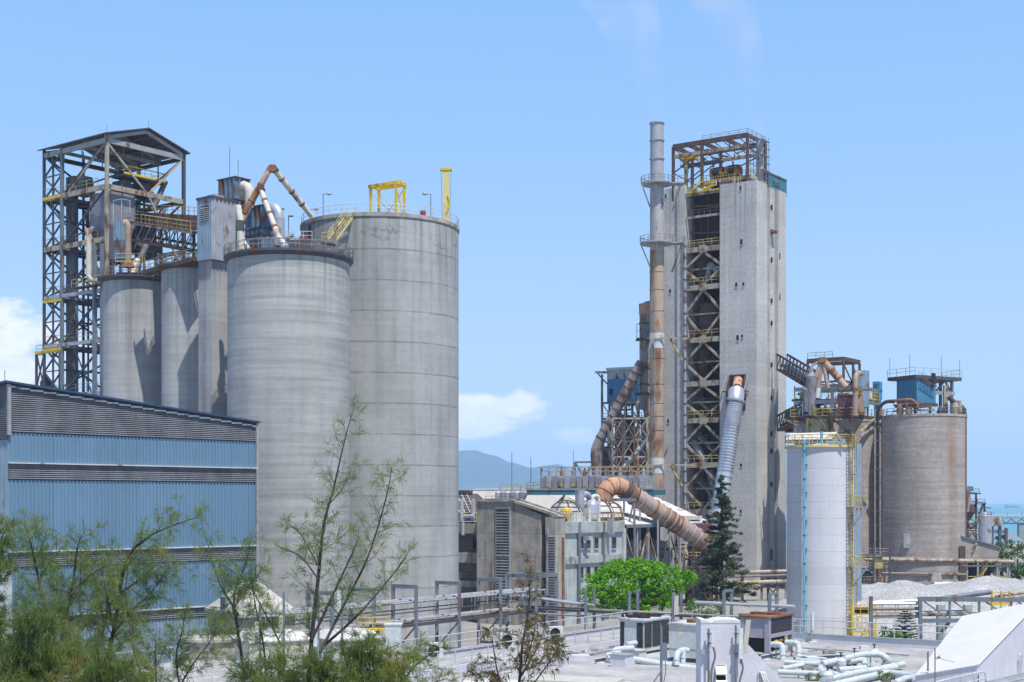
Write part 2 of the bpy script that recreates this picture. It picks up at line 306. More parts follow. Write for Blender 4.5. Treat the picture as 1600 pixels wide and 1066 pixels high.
    def slats(s, p0, p1, z0, z1a, z1b=None, pitch=.28, depth=.22):
        """louvre slats between plan points; each slat leans outwards (to the right of p0->p1)"""
        z1b = z1a if z1b is None else z1b
        p0 = Vector((p0[0],p0[1],0)); p1 = Vector((p1[0],p1[1],0)); d = (p1-p0); nn = Vector((d.y,-d.x,0)).normalized()
        z = z0
        while z < max(z1a, z1b)-pitch*.6:
            t0, t1 = 0, 1
            if z+pitch > min(z1a, z1b) and abs(z1a-z1b) > .01:
                t = (z+pitch*.9-z1a)/(z1b-z1a); t = max(0, min(1, t))
                if z1a > z1b: t1 = t
                else: t0 = t
            if t1-t0 > .01:
                a = p0+d*t0; b = p0+d*t1; up = Vector((0,0,1))
                A = [a+up*(z+pitch*.95), b+up*(z+pitch*.95), b+nn*depth+up*(z+.02), a+nn*depth+up*(z+.02)]
                s.add(A+[v+Vector((0,0,-.03)) for v in A], [(0,3,2,1),(4,5,6,7),(3,7,6,2),(0,4,7,3),(1,2,6,5),(0,1,5,4)])
            z += pitch
        return s
    def rail(s, pts, h=1.1, gap=1.8, r=.035, mid=True, closed=False, toe=False, n=5):
        pts = [Vector(p) for p in pts]
        if closed: pts = pts+[pts[0]]
        up = Vector((0,0,1))
        for a, b in zip(pts, pts[1:]):
            s.tube(a+up*h, b+up*h, r, n, caps=False)
            if mid: s.tube(a+up*h*.52, b+up*h*.52, r*.8, n, caps=False)
            if toe: s.beam(a+up*.08, b+up*.08, .03, .16)
            k = max(1, int((b-a).length/gap))
            for i in range(k): p = a.lerp(b, i/k); s.tube(p, p+up*h, r, n, caps=False)
        s.tube(pts[-1], pts[-1]+up*h, r, n, caps=False)
        return s
    def ladder(s, p0, p1, w=.45, side=(1,0,0), r=.03, step=.32):
        p0 = Vector(p0); p1 = Vector(p1); sd_ = Vector(side).normalized()*w/2
        s.tube(p0-sd_, p1-sd_, r, 5); s.tube(p0+sd_, p1+sd_, r, 5)
        k = max(2, int((p1-p0).length/step))
        for i in range(1, k): p = p0.lerp(p1, i/k); s.tube(p-sd_, p+sd_, r*.7, 4, caps=False)
        return s
    def stair(s, p0, p1, w=.9, side=(1,0,0), step=.25):
        p0 = Vector(p0); p1 = Vector(p1); sv = Vector(side).normalized()*w/2
        for q in (-sv, sv):
            s.beam(p0+q, p1+q, .08, .28)
            s.tube(p0+q+Vector((0,0,1)), p1+q+Vector((0,0,1)), .03, 5, caps=False); s.tube(p0+q+Vector((0,0,.55)), p1+q+Vector((0,0,.55)), .025, 5, caps=False)
            for i in range(5): c = p0.lerp(p1, i/4)+q; s.tube(c, c+Vector((0,0,1)), .03, 5, caps=False)
        k = max(3, int(abs(p1.z-p0.z)/step)); dd = (p1-p0); dd.z = 0; dd = dd.normalized()*.13
        for i in range(1, k):
            c = p0.lerp(p1, i/k); s.add([c-sv-dd, c+sv-dd, c+sv+dd, c-sv+dd], [(0,1,2,3)])
        return s
    def build(s, name, mat, root=None, world=False):
        me = bpy.data.meshes.new(name); vs = s.v
        if root is not None and world:
            im = ROOTM[root.name].inverted(); vs = [tuple(im @ Vector(v)) for v in vs]
        me.from_pydata(vs, [], s.f); me.polygons.foreach_set('use_smooth', s.sm)
        me.materials.append(M[mat] if isinstance(mat, str) else mat); me.update()
        o = bpy.data.objects.new(name, me); COL.objects.link(o)
        if root is not None: o.parent = root; ROOTM[o.name] = ROOTM[root.name]
        return o
    def top(s, name, mat, label=None, cat=None, group=None, kind=None, rot=0, keep=False):
        if keep: c = Vector((0,0,0))
        else:
            xs = [v[0] for v in s.v]; ys = [v[1] for v in s.v]; zs = [v[2] for v in s.v]
            c = Vector(((min(xs)+max(xs))/2, (min(ys)+max(ys))/2, min(zs)))
        s.v = [(v[0]-c.x, v[1]-c.y, v[2]-c.z) for v in s.v]
        o = s.build(name, mat); o.location = c; tag(o, label, cat, group, kind); ROOTM[o.name] = Matrix.Translation(c)
        return o
def tag(o, label=None, cat=None, group=None, kind=None):
    if label: o['label'] = label
    if cat: o['category'] = cat
    if group: o['group'] = group
    if kind: o['kind'] = kind
def thing(name, label, cat, loc=(0,0,0), rot=0, group=None):
    o = bpy.data.objects.new(name, None); COL.objects.link(o); o.location = loc; o.rotation_euler = (0,0,rot); o.empty_display_size = .5
    tag(o, label, cat, group); ROOTM[o.name] = Matrix.Translation(Vector(loc)) @ Matrix.Rotation(rot, 4, 'Z')
    return o
def fthing(name, label, cat, fr, group=None): return thing(name, label, cat, fr.o, fr.rot, group)
def copy_tree(o, loc=None, rot=None, label=None, parent=None):
    c = o.copy(); COL.objects.link(c)
    if parent: c.parent = parent
    if loc is not None: c.location = loc
    if rot is not None: c.rotation_euler = (0,0,rot)
    if label: c['label'] = label
    for ch in list(o.children): copy_tree(ch, parent=c)
    return c
def beams(root, name, mat, segs, w, h=None, world=False):
    for a, b in segs: G().beam(a, b, w, h).build(name, mat, root, world)
def tubes(root, name, mat, segs, r, n=8, world=False):
    for a, b in segs: G().tube(a, b, r, n).build(name, mat, root, world)
def arc(c, r, z, a0, a1, n): return [(c[0]+r*math.cos(a0+(a1-a0)*i/n), c[1]+r*math.sin(a0+(a1-a0)*i/n), z) for i in range(n+1)]
# ================================================================ SETTING
def setting():
    G().add([(-900,-60,0),(900,-60,0),(900,640,0),(-900,640,0),(-900,640,-8),(900,640,-8)], [(0,1,2,3),(3,2,5,4)]).top('ground', 'ground', kind='structure', keep=True)
    m, N, L = nodes('sea_water'); out = N.new('ShaderNodeOutputMaterial'); b = N.new('ShaderNodeBsdfPrincipled'); L.new(b.outputs[0], out.inputs[0])
    b.inputs['Base Color'].default_value = (.035, .22, .25, 1); b.inputs['Roughness'].default_value = .28
    tc = N.new('ShaderNodeTexCoord'); w = N.new('ShaderNodeTexNoise'); w.inputs['Scale'].default_value = .08; w.inputs['Detail'].default_value = 6; L.new(tc.outputs['Object'], w.inputs[0])
    bp = N.new('ShaderNodeBump'); bp.inputs['Strength'].default_value = .5; bp.inputs['Distance'].default_value = 1.5; L.new(w.outputs[0], bp.inputs['Height']); L.new(bp.outputs[0], b.inputs['Normal'])
    M['sea'] = m
    G().add([(-40000,300,-3),(40000,300,-3),(40000,42000,-3),(-40000,42000,-3)], [(0,1,2,3)]).top('sea', 'sea', kind='structure', keep=True)
    # far hills: a terrain strip whose crest follows the ridge seen between the silos and the kiln tower
    crest = [(-3200, 60), (-2200, 210), (-1500, 260), (-900, 300), (-500, 335), (-244, 356), (-122, 327), (0, 278), (122, 246), (203, 258), (285, 270), (387, 236), (520, 240), (700, 225), (900, 190), (1150, 150), (1500, 120), (2000, 70), (2500, 20), (2800, -10)]
    def cz(x):
        for (x0, z0), (x1, z1) in zip(crest, crest[1:]):
            if x0 <= x <= x1: t = (x-x0)/(x1-x0); t = t*t*(3-2*t); return z0+(z1-z0)*t
        return -10
    nx, ny = 240, 40; vs = []; fs = []
    for j in range(ny+1):
        for i in range(nx+1):
            x = -3300+6200*i/nx; y = 7600+3200*j/ny; t = j/ny; prof = math.sin(min(1, t/.45)*math.pi/2)**1.2 if t < .45 else math.cos((t-.45)/.55*math.pi/2)
            k = mnoise.fractal(Vector((x*.0016, y*.0016, 3)), 1, 2, 6); rid = 1-abs(mnoise.noise(Vector((x*.0032, y*.0012, 9))))
            vs.append((x, y, cz(x)*prof*(.97+.03*rid) + k*14*prof*(1-prof*.75) - 4))
    for j in range(ny):
        for i in range(nx): a = j*(nx+1)+i; fs.append((a, a+1, a+nx+2, a+nx+1))
    M['hill'] = surf('forested_hill', (.05, .065, .05), .3, .004, .95)
    G().add(vs, fs, True).top('hills', 'hill', kind='structure', keep=True)
    m, N, L = nodes('haze_air'); out = N.new('ShaderNodeOutputMaterial'); v = N.new('ShaderNodeVolumePrincipled'); L.new(v.outputs[0], out.inputs['Volume'])
    v.inputs['Color'].default_value = (.52, .71, 1, 1); v.inputs['Density'].default_value = HAZE; v.inputs['Anisotropy'].default_value = -.15
    M['haze'] = m
    G().box(-9000, 9000, -200, 11000, -12, 420).top('haze', 'haze', kind='stuff', keep=True)
HAZE = 1.05e-4
setting()

# ================================================================ LEFT: louvred blue warehouse
def warehouse():
    f = Fr(13, 122, 47); r = fthing('louvred_warehouse', 'long blue ribbed metal warehouse with bands of grey louvres', 'warehouse', f)
    A = f.a(400); zt0 = f.z(598); zt1 = f.z(661, A); ret = 9
    z = [0, f.z(985), f.z(966), f.z(888), f.z(862), f.z(750), f.z(722.5), f.z(676)]
    zr = 28.9-  .12*ret
    for i, (nm) in enumerate(('cladding','louvre','cladding','louvre','cladding','louvre','cladding')):
        z0, z1 = z[i], z[i+1]; n = nm+'_band'
        if nm == 'cladding':
            G().corr((0,0), (A,0), z0, z1, pitch=.36, depth=.08).build(n, 'bluegrey' if i == 0 else 'blue', r)
        else:
            o = G().slats((0,0), (A,0), z0+.12, z1-.1, pitch=.18, depth=.14).build(n, 'louvre', r)
            for k in range(16): G().beam((A*k/15, -.05, z0+.1), (A*k/15, -.05, z1-.1), .05, .08).build('mullion', 'dsteel', o)
            G().box(-.05, A+.05, -.32, 0, z1-.1, z1).build('sill', 'whiteroof', o)
    o = G().slats((0,0), (A,0), z[7]+.12, zt0-.1, zt1-.1, pitch=.18, depth=.14).build('upper_louvre', 'louvre', r)
    for k in range(22):
        t = k/21; G().beam((A*t, -.05, z[7]+.1), (A*t, -.05, zt0+(zt1-zt0)*t-.1), .05, .08).build('mullion', 'dsteel', o)
    g = G()
    for k in range(22):
        t = k/21.; zz = zt0+(zt1-zt0)*t; g.box(A*t-.6 if k else 0, min(A, A*t+.6), -.27, -.22, zz-.42, zz-.28)
    g.build('flashing', 'white', r)
    # inner backing wall, return wall, roof
    G().add([(0,.02,0),(A,.02,0),(A,.02,zt1-.05),(0,.02,zt0-.05)], [(0,1,2,3)]).build('backing_wall', 'dsteel', r)
    G().slats((0,ret), (0,0), z[7]-.5, zr-.3, zt0-.1, pitch=.18, depth=.14).build('return_louvre', 'louvre', r)
    G().corr((0,ret), (0,0), 0, z[7]-.6, pitch=.36, depth=.05).build('return_cladding', 'bluegrey', r)
    G().add([(.02,ret,0),(.02,0,0),(.02,0,zt0-.1),(.02,ret,zr-.1)], [(0,1,2,3)]).build('return_backing', 'dsteel', r)
    G().corr((A,0), (A,ret), 0, zt1-.1, zt1-1, pitch=.36, depth=.05).build('end_wall', 'blue', r)
    e = .45
    G().hexa([(-e,-e,zt0-.02),(A+e*.4,-e,zt1-.02),(A+e*.4,ret,zt1-1),(-e,ret,zr)], [(-e,-e,zt0+.16),(A+e*.4,-e,zt1+.16),(A+e*.4,ret,zt1-.8),(-e,ret,zr+.2)]).build('roof', 'navy', r)
    for x, y, zb, zt in ((0,0,z[7]-.2,zt0), (A,0,0,zt1)):
        G().box(x-.14, x+.1, y-.3, y-.01, zb, zt-.15).build('corner_trim', 'lsteel', r)
    G().tube((.2,1,zt0), (.2,1,zt0+1.1), .03, 5).build('lightning_rod', 'dsteel', r)
    # block-work annexe in front of the left end
    g = Fr(19, 113, 47); b = fthing('block_annexe', 'pale block wall annexe at the left end of the blue warehouse', 'building', g)
    G().box(-8, 0, 0, 6, 0, g.z(893)).build('wall', 'conc_blue', b); G().box(-8.1, .06, -.06, 6.1, g.z(893), g.z(890)).build('coping', 'whiteroof', b)
warehouse()

# ================================================================ LEFT: silos
def silo(name, label, pxc, rpx, Y, topy, mat, rail=True, n=96, railmat='railr', rh=1.1, z0=0):
    Rr = rpx/FPX*Y; x = Xp(pxc, Y); zt = Zp(topy, Y-Rr)
    r = thing(name, label, 'silo', (x, Y, z0))
    zt -= z0
    G().lathe((0,0), [(Rr, 0), (Rr, zt)], n).build('wall', mat, r)
    G().disc((0,0), Rr, zt+.01, n).lathe((0,0), [(Rr+.12, zt-.35), (Rr+.12, zt+.12), (Rr-.3, zt+.12)], n).lathe((0,0), [(Rr, zt-.35), (Rr+.12, zt-.35)], n).build('roof_slab', 'conc_old', r)
    if rail:
        G().rail([(p[0], p[1], zt+.12) for p in arc((0,0), Rr-.05, 0, 0, 2*math.pi, max(24, int(Rr*3.2)))], rh, 9, .04, True).build('guard_rail', railmat, r)
    return r, Vector((x, Y, z0)), Rr, zt
s1 = silo('concrete_silo', 'farthest left slim concrete silo, in front of the steel tower', 212, 50, 192, 431, 'conc_dirty')
s2 = silo('concrete_silo', 'slim concrete silo with dark wet streaks left of the square blue head house shaft', 303, 49.5, 184, 412, 'conc_dirty')
s3 = silo('concrete_silo', 'broad smooth concrete silo in the middle of the row with a rusty rim', 451.5, 94.5, 163, 390, 'conc_slip')
s4 = silo('concrete_silo', 'biggest ringed concrete silo with a yellow frame on its roof', 594, 122.5, 185, 333, 'conc', railmat='rail')
def silo_tops():
    # rusty ring walkways round silos 1, 2, 3
    for (r, c, Rr, zt), w in ((s1, .7), (s2, .7), (s3, .45)):
        G().lathe((0,0), [(Rr+.1, zt-.5), (Rr+w, zt-.1), (Rr+w, zt+.14), (Rr-.2, zt+.14)], 72).build('ring_walkway', 'dsteel', r)
        pts = [(p[0], p[1], zt+.14) for p in arc((0,0), Rr+w-.05, 0, 0, 2*math.pi, 30)]
        G().rail(pts, 1.1, 9, .04).build('walkway_rail', 'railr', r)
    # big-silo top cracks / patch streaks as shallow dark bars are in the material; a dark door strip on the left
    r, c, Rr, zt = s4
    a = math.pi+.62
    G().box(-.35, .35, -.08, .06, zt-6.5, zt-.6).build('cable_duct', 'dsteel', r).matrix_local = Matrix.Translation((Rr*math.cos(a), Rr*math.sin(a), 0)) @ Matrix.Rotation(a+math.pi/2, 4, 'Z')
silo_tops()

def shaft():
    f = Fr(331, 171, 52); r = fthing('square_shaft', 'square concrete shaft squeezed between the slim and broad silos', 'silo')if False else fthing('square_shaft', 'square concrete shaft squeezed between the slim silo and the broad silo', 'shaft', f)
    l = f.l(310); a = f.a(357); zt = f.z(404)
    G().box(0, a, 0, l, 0, zt).build('wall', 'conc_dirty', r)
    h = Fr(330.5, 170.4, 52); r = fthing('head_house', 'tall blue grey ribbed head house with a small louvre on top of the square shaft', 'head house', h)
    l = h.l(308); a = h.a(368); z0 = h.z(404.5); zt = h.z(309)
    G().corr((0,l), (0,0), z0, zt, pitch=.3, depth=.04).build('left_cladding', 'bluegrey', r)
    G().corr((0,0), (a,0), z0, zt, pitch=.55, depth=.09).build('right_cladding', 'galvd', r)
    G().box(.03, a, .03, l, z0+.02, zt-.02).build('wall', 'bluegrey', r)
    G().box(-.12, a+.12, -.14, l+.1, zt, zt+.28).build('roof', 'dsteel', r)
    o = G().slats((0, l*.72), (0, l*.2), zt-2.6, zt-.9, pitch=.24, depth=.12).build('louvre', 'lsteel', r)
    G().box(-.05, -.045, l*.2, l*.72, zt-2.65, zt-.85).build('louvre_backing', 'dark', o)
    G().box(a*.3, a*.7, l*.3, l*.8, zt+.28, zt+.75).build('roof_vent', 'lsteel', r)
shaft()

def dust_filter(label, px, Y, pxl, pxr, yt, yb, deg=52):
    f = Fr(px, Y, deg); r = fthing('dust_filter', label, 'dust filter', f); l = f.l(pxl); a = f.a(pxr); z0, zt = f.z(yb), f.z(yt)
    G().corr((0,l), (0,0), z0, zt, pitch=.7, depth=.16).build('left_panel', 'blueold', r); G().corr((0,0), (a,0), z0, zt, pitch=.7, depth=.16).build('right_panel', 'blueold', r)
    G().box(.02, a, .02, l, z0, zt-.01).build('body', 'blueold', r); G().box(-.2, a+.1, -.2, l+.1, zt, zt+.12).build('top_plate', 'rsteel', r)
    for q in (.35, .5): G().box(-.22, a+.02, -.22, l+.02, z0+(zt-z0)*q-.07, z0+(zt-z0)*q+.07).build('stiffener', 'dsteel', r)
    for q in ((0,0),(a,0),(0,l),(a,l)): G().beam((q[0],q[1],s3[3]-1), (q[0],q[1],z0), .25).build('leg', 'dsteel', r)
    return f, r, a, l, zt
fa = dust_filter('taller rust streaked blue dust filter box behind the head house', 368, 181, 341, 390, 277, 345)
for q in (.2, .8): G().tube((fa[2]*q, fa[3]*.5, fa[4]), (fa[2]*q, fa[3]*.5, fa[4]+4.5-q*2), .035, 5).build('aerial', 'dsteel', fa[1])
fb = dust_filter('lower rust streaked blue dust filter box beside the goose neck pipe', 411, 175, 383, 442, 321, 388)

def chutes():
    Y = 172
    def run(root, nm, a, b, r, mat='chutew', fl=3):
        a = P(*a); b = P(*b); o = G().tube(a, b, r, 14).build(nm, mat, root, True)
        for i in range(1, fl+1):
            c = a.lerp(b, i/(fl+1)); d = (b-a).normalized()*.12
            G().tube(c-d, c+d, r*1.22, 14).build('flange', 'rusty', o, True)
    r = thing('transfer_chute', 'tall rust stained white pipe in an inverted V reaching to the biggest silo', 'pipe', P(424, 258, Y))
    run(r, 'short_pipe', (422, 262, 173), (378, 345, 170), .36, 'duct', 2); run(r, 'long_pipe', (424, 260, 173), (487, 338, 178), .34, 'chutew', 3)
    G().prism([P(416,266,172.4), P(421,257,172.4), P(430,257,172.4), P(434,263,172.4), P(428,268,172.4)], (0,1.1,0)).build('elbow_box', 'rusty', r, True)
    r = thing('transfer_chute', 'lower rusty white pipe in an inverted V standing on the broad silo', 'pipe', P(405, 290, 167))
    run(r, 'short_pipe', (404, 294, 167), (381, 334, 166), .34, 'rusty', 1); run(r, 'long_pipe', (406, 293, 167), (437, 375, 164), .31, 'chutew', 3)
    G().prism([P(399,298,166.5), P(402,289,166.5), P(410,288,166.5), P(413,296,166.5)], (0,1,0)).build('elbow_box', 'rsteel', r, True)
    G().tube(P(438,374,164), P(446,387,163.5), .45, 12).build('foot', 'galvd', r, True)
    r = thing('goose_neck_pipe', 'cream goose neck pipe beside the taller dust filter', 'pipe', P(390, 330, 176))
    G().pipe([P(390,325,176), P(390,293,176), P(380,290,177)], .55, 14, .9).build('pipe', 'chutew', r, True)
    r = thing('goose_neck_pipe', 'pale goose neck pipe curving down beside the lower dust filter', 'pipe', P(435, 360, 171))
    G().pipe([P(421,326,172), P(428,324,171.5), P(436,331,171), P(436,352,171)], .58, 14, .8).build('pipe', 'galv', r, True)
    G().pipe([P(436,341,171), P(436,384,171)], .66, 14).build('sleeve', 'galvd', r, True)
    r = thing('drop_chute', 'stubby rusty drop chute with valves beside the head house', 'pipe', P(376, 390, 165))
    G().tube(P(372,322,166), P(377,352,165.5), .38, 12).build('pipe', 'chutew', r, True); G().box(Xp(371,165), Xp(381,165), 164.6, 165.4, Zp(362,165), Zp(345,165)).build('valve', 'dsteel', r, True)
    G().tube(P(376,362,165), P(377,390,165), .45, 12).build('lower_pipe', 'chutew', r, True)
    G().beam(P(368,358,164.8), P(388,358,164.8), .18).build('bracket', 'rsteel', r, True); G().tube(P(382,378,165), P(389,389,164.5), .25, 8).build('branch', 'galvd', r, True)
chutes()

def big_silo_top():
    zt = s4[3]+.02
    f = Fr(619, 180.5, 56); f.o.z = zt; r = fthing('gantry_frame', 'bright yellow open lifting frame on the biggest silo roof', 'frame', f)
    a, l = f.a(632), f.l(579); h = f.z(285)-zt
    for q in ((0,0),(a,0),(0,l),(a,l)): G().beam((q[0],q[1],0), (q[0],q[1],h), .26).build('leg', 'yellow', r)
    for p, q in (((0,-.3,h),(0,l+.3,h)),((a,-.3,h),(a,l+.3,h)),((0,0,h),(a,0,h)),((0,l,h),(a,l,h)),((a/2,-.2,h+.2),(a/2,l+.2,h+.2))): G().beam(p, q, .24, .38).build('beam', 'yellow', r)
    for p, q in (((0,0,.3),(a,0,h-.4)),((a,0,.3),(0,0,h-.4)),((0,l,h-.8),(0,0,.6)),((a,l,.4),(a,0,h-.5)),((a,0,.4),(a,l,h-.5))): G().beam(p, q, .09).build('brace', 'yellow', r)
    def lamp(label, px, py0, py1, Y, s=1):
        r = thing('roof_lamp', label, 'lamp', P(px, py0, Y), group='lamps on the biggest silo'); h = (py0-py1)/FPX*Y
        G().tube((0,0,0), (0,0,h), .06, 6).build('pole', 'gsteel', r); G().tube((0,0,h-.1), (s*.5,0,h+.05), .04, 5).build('arm', 'gsteel', r)
        G().lathe((s*.75,0), [(.05,h+.2),(.28,h+.12),(.38,h-.05),(.2,h-.16),(.02,h-.18)], 12).build('lamp_head', 'lsteel', r)
    lamp('pole lamp on the left rim of the biggest silo', 505, 338, 303, 179); lamp('pole lamp right of the yellow lifting frame on the biggest silo', 673, 340, 303, 179, -1)
    lamp('short dark pole lamp behind the broad silo, left of the biggest silo', 451, 372, 337, 178, .4); lamp('low lamp where the long chute meets the biggest silo', 485, 350, 327, 180)
    r = thing('mast', 'slim pale yellow mast with a crosshead at the right edge of the biggest silo', 'mast', P(697, 347, 183))
    G().box(-.42, .38, -.3, .3, 0, 6.8).build('column', 'ycream', r); G().box(-.75, .75, -.4, .4, 6.6, 6.9).build('crosshead', 'yellow', r)
    G().beam((.1,-.35,1.2), (.55,-.4,2.6), .2).build('bracket', 'yellow', r); G().beam((.5,-.4,2.6), (.2,-.4,3.4), .12).build('hook_arm', 'yellow', r)
    for x in (-.65, .65): G().tube((x,0,6.6), (x*.75,0,.3), .02, 4).build('cable', 'dsteel', r)
    r = thing('red_drum', 'small red drum behind the roof rail of the biggest silo', 'drum', P(661, 341, 178))
    G().lathe((0,0), [(.35,0),(.35,.28),(.38,.3),(.35,.32),(.35,.58),(.38,.6),(.35,.62),(.35,.95),(0,.95)], 16).build('shell', 'red', r)
    r = thing('silo_stair', 'cream steel stair climbing from the broad silo to the biggest silo', 'stair', P(521, 378, 171))
    p0, p1 = P(519, 376, 170), P(548, 336, 176)
    G().stair(p0, p1, 1.1, (p1-p0).cross(Vector((0,0,1))), .25).build('flight', 'ycream', r, True)
    G().rail([P(503,380,169)+Vector((0,0,.1)), P(517,378,170)+Vector((0,0,.1))], 1.1, 1, .04).build('landing_rail', 'raily', r, True)
    G().box(Xp(502,169), Xp(522,169), 168.5, 171, Zp(382,169), Zp(379,169)).build('landing', 'dsteel', r, True)
    for px in (506, 519): G().beam((Xp(px,169.5),169.5,s3[3]), (Xp(px,169.5),169.5,Zp(380,169)), .2).build('leg', 'lsteel', r, True)
    r = thing('roof_plant', 'dark fan housing with a maroon motor on the deck between broad and biggest silos', 'machine', P(461, 372, 172))
    G().box(-2,2.2,-1,1,-3,-.4).build('housing', 'dsteel', r); G().lathe((1,0), [(.5,-.4),(.5,.1),(.3,.3),(0,.3)], 14).build('motor', 'maroon', r)
    G().rail([(-2,-1,-.4),(2.2,-1,-.4)], 1, 1, .04).build('rail', 'rail', r); G().tube((-1.5,0,-.4), (-.2,0,.5), .3, 10).build('pipe', 'galvd', r)
big_silo_top()

# ================================================================ LEFT: open steel tower
def steel_tower():
    f = Fr(167, 200, 52); r = fthing('steel_tower', 'tall open rusty steel tower with a pitched roof at the far left', 'tower', f)
    A = f.a(287); B = f.l(69); b1 = f.l(97); bm = f.l(83); b2 = f.l(140)
    zE = f.z(209); lev = [zE-.9, f.z(291), f.z(373), f.z(452), f.z(531), 33.6, 27, 20, 13, 6]
    xs = (0, A); ys = (0, b1, B)
    for x in xs:
        for y in ys: G().beam((x,y,0), (x,y,zE), .44 if y < B else .34).build('column', 'cream' if y == 0 and x == 0 else 'gsteel' if y == b1 else 'dsteel', r)
    G().beam((0,bm,0), (0,bm,zE-1), .22).build('column', 'dsteel', r); G().beam((A*.5,B,0), (A*.5,B,zE), .3).build('column', 'dsteel', r)
    for i, z in enumerate(lev):
        m = 'lsteel' if i == 0 else 'cream' if i in (1, 2) else 'rsteel' if i > 5 else 'galvd'; h = .72 if i < 3 else .5
        for p, q in (((0,0,z),(0,b1,z)), ((0,b1,z),(0,B,z))): G().beam(p, q, .3, h).build('beam', m, r)
        if i < 2 or i > 5: G().beam((0,0,z), (A,0,z), .3, h).build('beam', m, r)
        for p, q in (((A,0,z),(A,B,z)), ((0,B,z),(A,B,z))): G().beam(p, q, .25, .6).build('beam', 'dsteel', r)
        if i not in (0,): 
            G().box(.3, A*.55, b1+.2, B-.3, z-.05, z+.06).build('floor', 'dsteel', r)
            G().rail([(0,b1*.2,z+.35),(0,B,z+.35)], 1.1, 2.5, .04).build('floor_rail', 'raily' if i in (1,4) else 'railr', r)
    for z in (lev[1], lev[3]-.6, lev[4]-.6): G().box(-.25, -.18, b1, B, z-.15, z+.25).build('toe_plate', 'yellow', r)
    # braces: narrow bay has K panels, wide bay one long diagonal pair a storey
    zz = [0, 6.5, 13, 20, 27, 33.6] + lev[4:0:-1] + [lev[0]]
    zz = sorted(set(zz))
    for z0, z1 in zip(zz, zz[1:]):
        n = 2; hh = (z1-z0)/n
        for k in range(n):
            c = z0+hh*k
            for p, q in (((0,b1,c),(0,bm,c+hh/2)), ((0,b1,c+hh),(0,bm,c+hh/2)), ((0,B,c),(0,bm,c+hh/2)), ((0,B,c+hh),(0,bm,c+hh/2))): G().beam(p, q, .2).build('brace', 'dsteel', r)
            if k: G().beam((0,b1,c), (0,B,c), .16).build('tie', 'dsteel', r)
        for p, q in (((0,b1,z0),(0,0,z1)), ((A,B,z0),(A,0,z1)), ((0,B,z0),(A,B,z1)), ((A,B,z0),(0,B,z1))): G().beam(p, q, .24).build('brace', 'dsteel', r)
    zt = lev[0]
    for p, q in (((0,0,zt),(0,b1*.9,lev[1])), ((0,0,zt-.3),(A*.52,0,lev[1])), ((A,0,zt),(A*.52,0,lev[1]))): G().beam(p, q, .24).build('knee_brace', 'cream', r)
    G().beam((A*.52,0,lev[1]), (A,0,lev[2]-3), .26).build('knee_brace', 'cream', r)
    # pitched roof, ridge along the depth of the tower
    o = .7; zr = zE+2.0
    for x0, x1, z0, z1 in ((-o, A/2, zE-.2, zr), (A/2, A+o, zr, zE-.2)):
        G().hexa([(x0,-o,z0),(x1,-o,z1),(x1,B+o,z1),(x0,B+o,z0)], [(x0,-o,z0+.16),(x1,-o,z1+.16),(x1,B+o,z1+.16),(x0,B+o,z0+.16)]).build('roof_sheet', 'dsteel', r)
    for y in (0, b1*.5, b1, B):
        for p, q in (((0,y,zE-.5),(A/2,y,zr-.35)), ((A/2,y,zr-.35),(A,y,zE-.5))): G().beam(p, q, .22, .5).build('rafter', 'lsteel', r)
        G().beam((0,y,zE-1.0), (A,y,zE-1.0), .22, .5).build('tie_beam', 'lsteel', r)
        if y: 
            for q in (.25,.5,.75): G().beam((A*q,y,zE-1), (A*q,y,zE-.5+1.6*(1-abs(q-.5)*2)), .12).build('web', 'lsteel', r)
    for q in (.2,.4,.6,.8): G().beam((A*q,0,zE-.15+1.9*(1-abs(q-.5)*2)), (A*q,B,zE-.15+1.9*(1-abs(q-.5)*2)), .15).build('purlin', 'gsteel', r)
    G().tube((0,0,zE), (0,0,zE+1.2), .03, 4).build('lightning_rod', 'dsteel', r); G().tube((A/2,-.5,zr), (A/2,-.5,zr+1.2), .03, 4).build('lightning_rod', 'dsteel', r)
    # hoist platform under the roof
    hp = G().box(A*.28, A*.82, 1.2, 4.2, zE-5.0, zE-4.7).build('hoist_platform', 'dsteel', r)
    G().box(A*.28, A*.82, 1.12, 1.2, zE-4.75, zE-4.45).build('toe_plate', 'yellow', hp); G().box(A*.28, A*.82, 1.12, 1.2, zE-3.6, zE-3.45).build('top_rail', 'yellow', hp)
    G().rail([(A*.28,4.2,zE-4.7),(A*.28,1.2,zE-4.7),(A*.82,1.2,zE-4.7),(A*.82,4.2,zE-4.7)], 1.2, 1.2, .04).build('rail', 'raily', hp)
    for q in (.3,.8): G().beam((A*q,2.5,zE-4.7), (A*q,2.5,zE-.6), .14).build('hanger', 'dsteel', hp)
    # bucket elevator casing
    ca = f.l(116, 2.2); cb = f.l(103, 2.2)
    G().box(2.2, 2.9, min(ca,cb), max(ca,cb), 0, f.z(275,2.5,ca)).build('elevator_casing', 'casing', r)
    for k in range(18): G().box(2.15, 2.95, min(ca,cb)-.05, max(ca,cb)+.05, 4+k*3.4, 4.15+k*3.4).build('casing_flange', 'gsteel', r)
    # hopper bin
    hx = .9; l0, l1 = f.l(184, hx)*0+.6, f.l(140, hx); zt, zm, zb = f.z(300, hx, 2), f.z(352, hx, 2), f.z(376, hx, 2)
    aR = f.a(210, l0)
    bt = [(hx,l0,zm),(aR,l0,zm),(aR,l1,zm),(hx,l1,zm)]
    G().hexa(bt, [(p[0],p[1],zt) for p in bt]).build('hopper', 'greyp', r)
    cx, cy = (hx+aR)/2, (l0+l1)/2
    G().hexa([(cx+(p[0]-cx)*.55, cy+(p[1]-cy)*.45, zb-2.5) for p in bt], [(p[0],p[1],zm-.005) for p in bt]).build('hopper_cone', 'greyp', r)
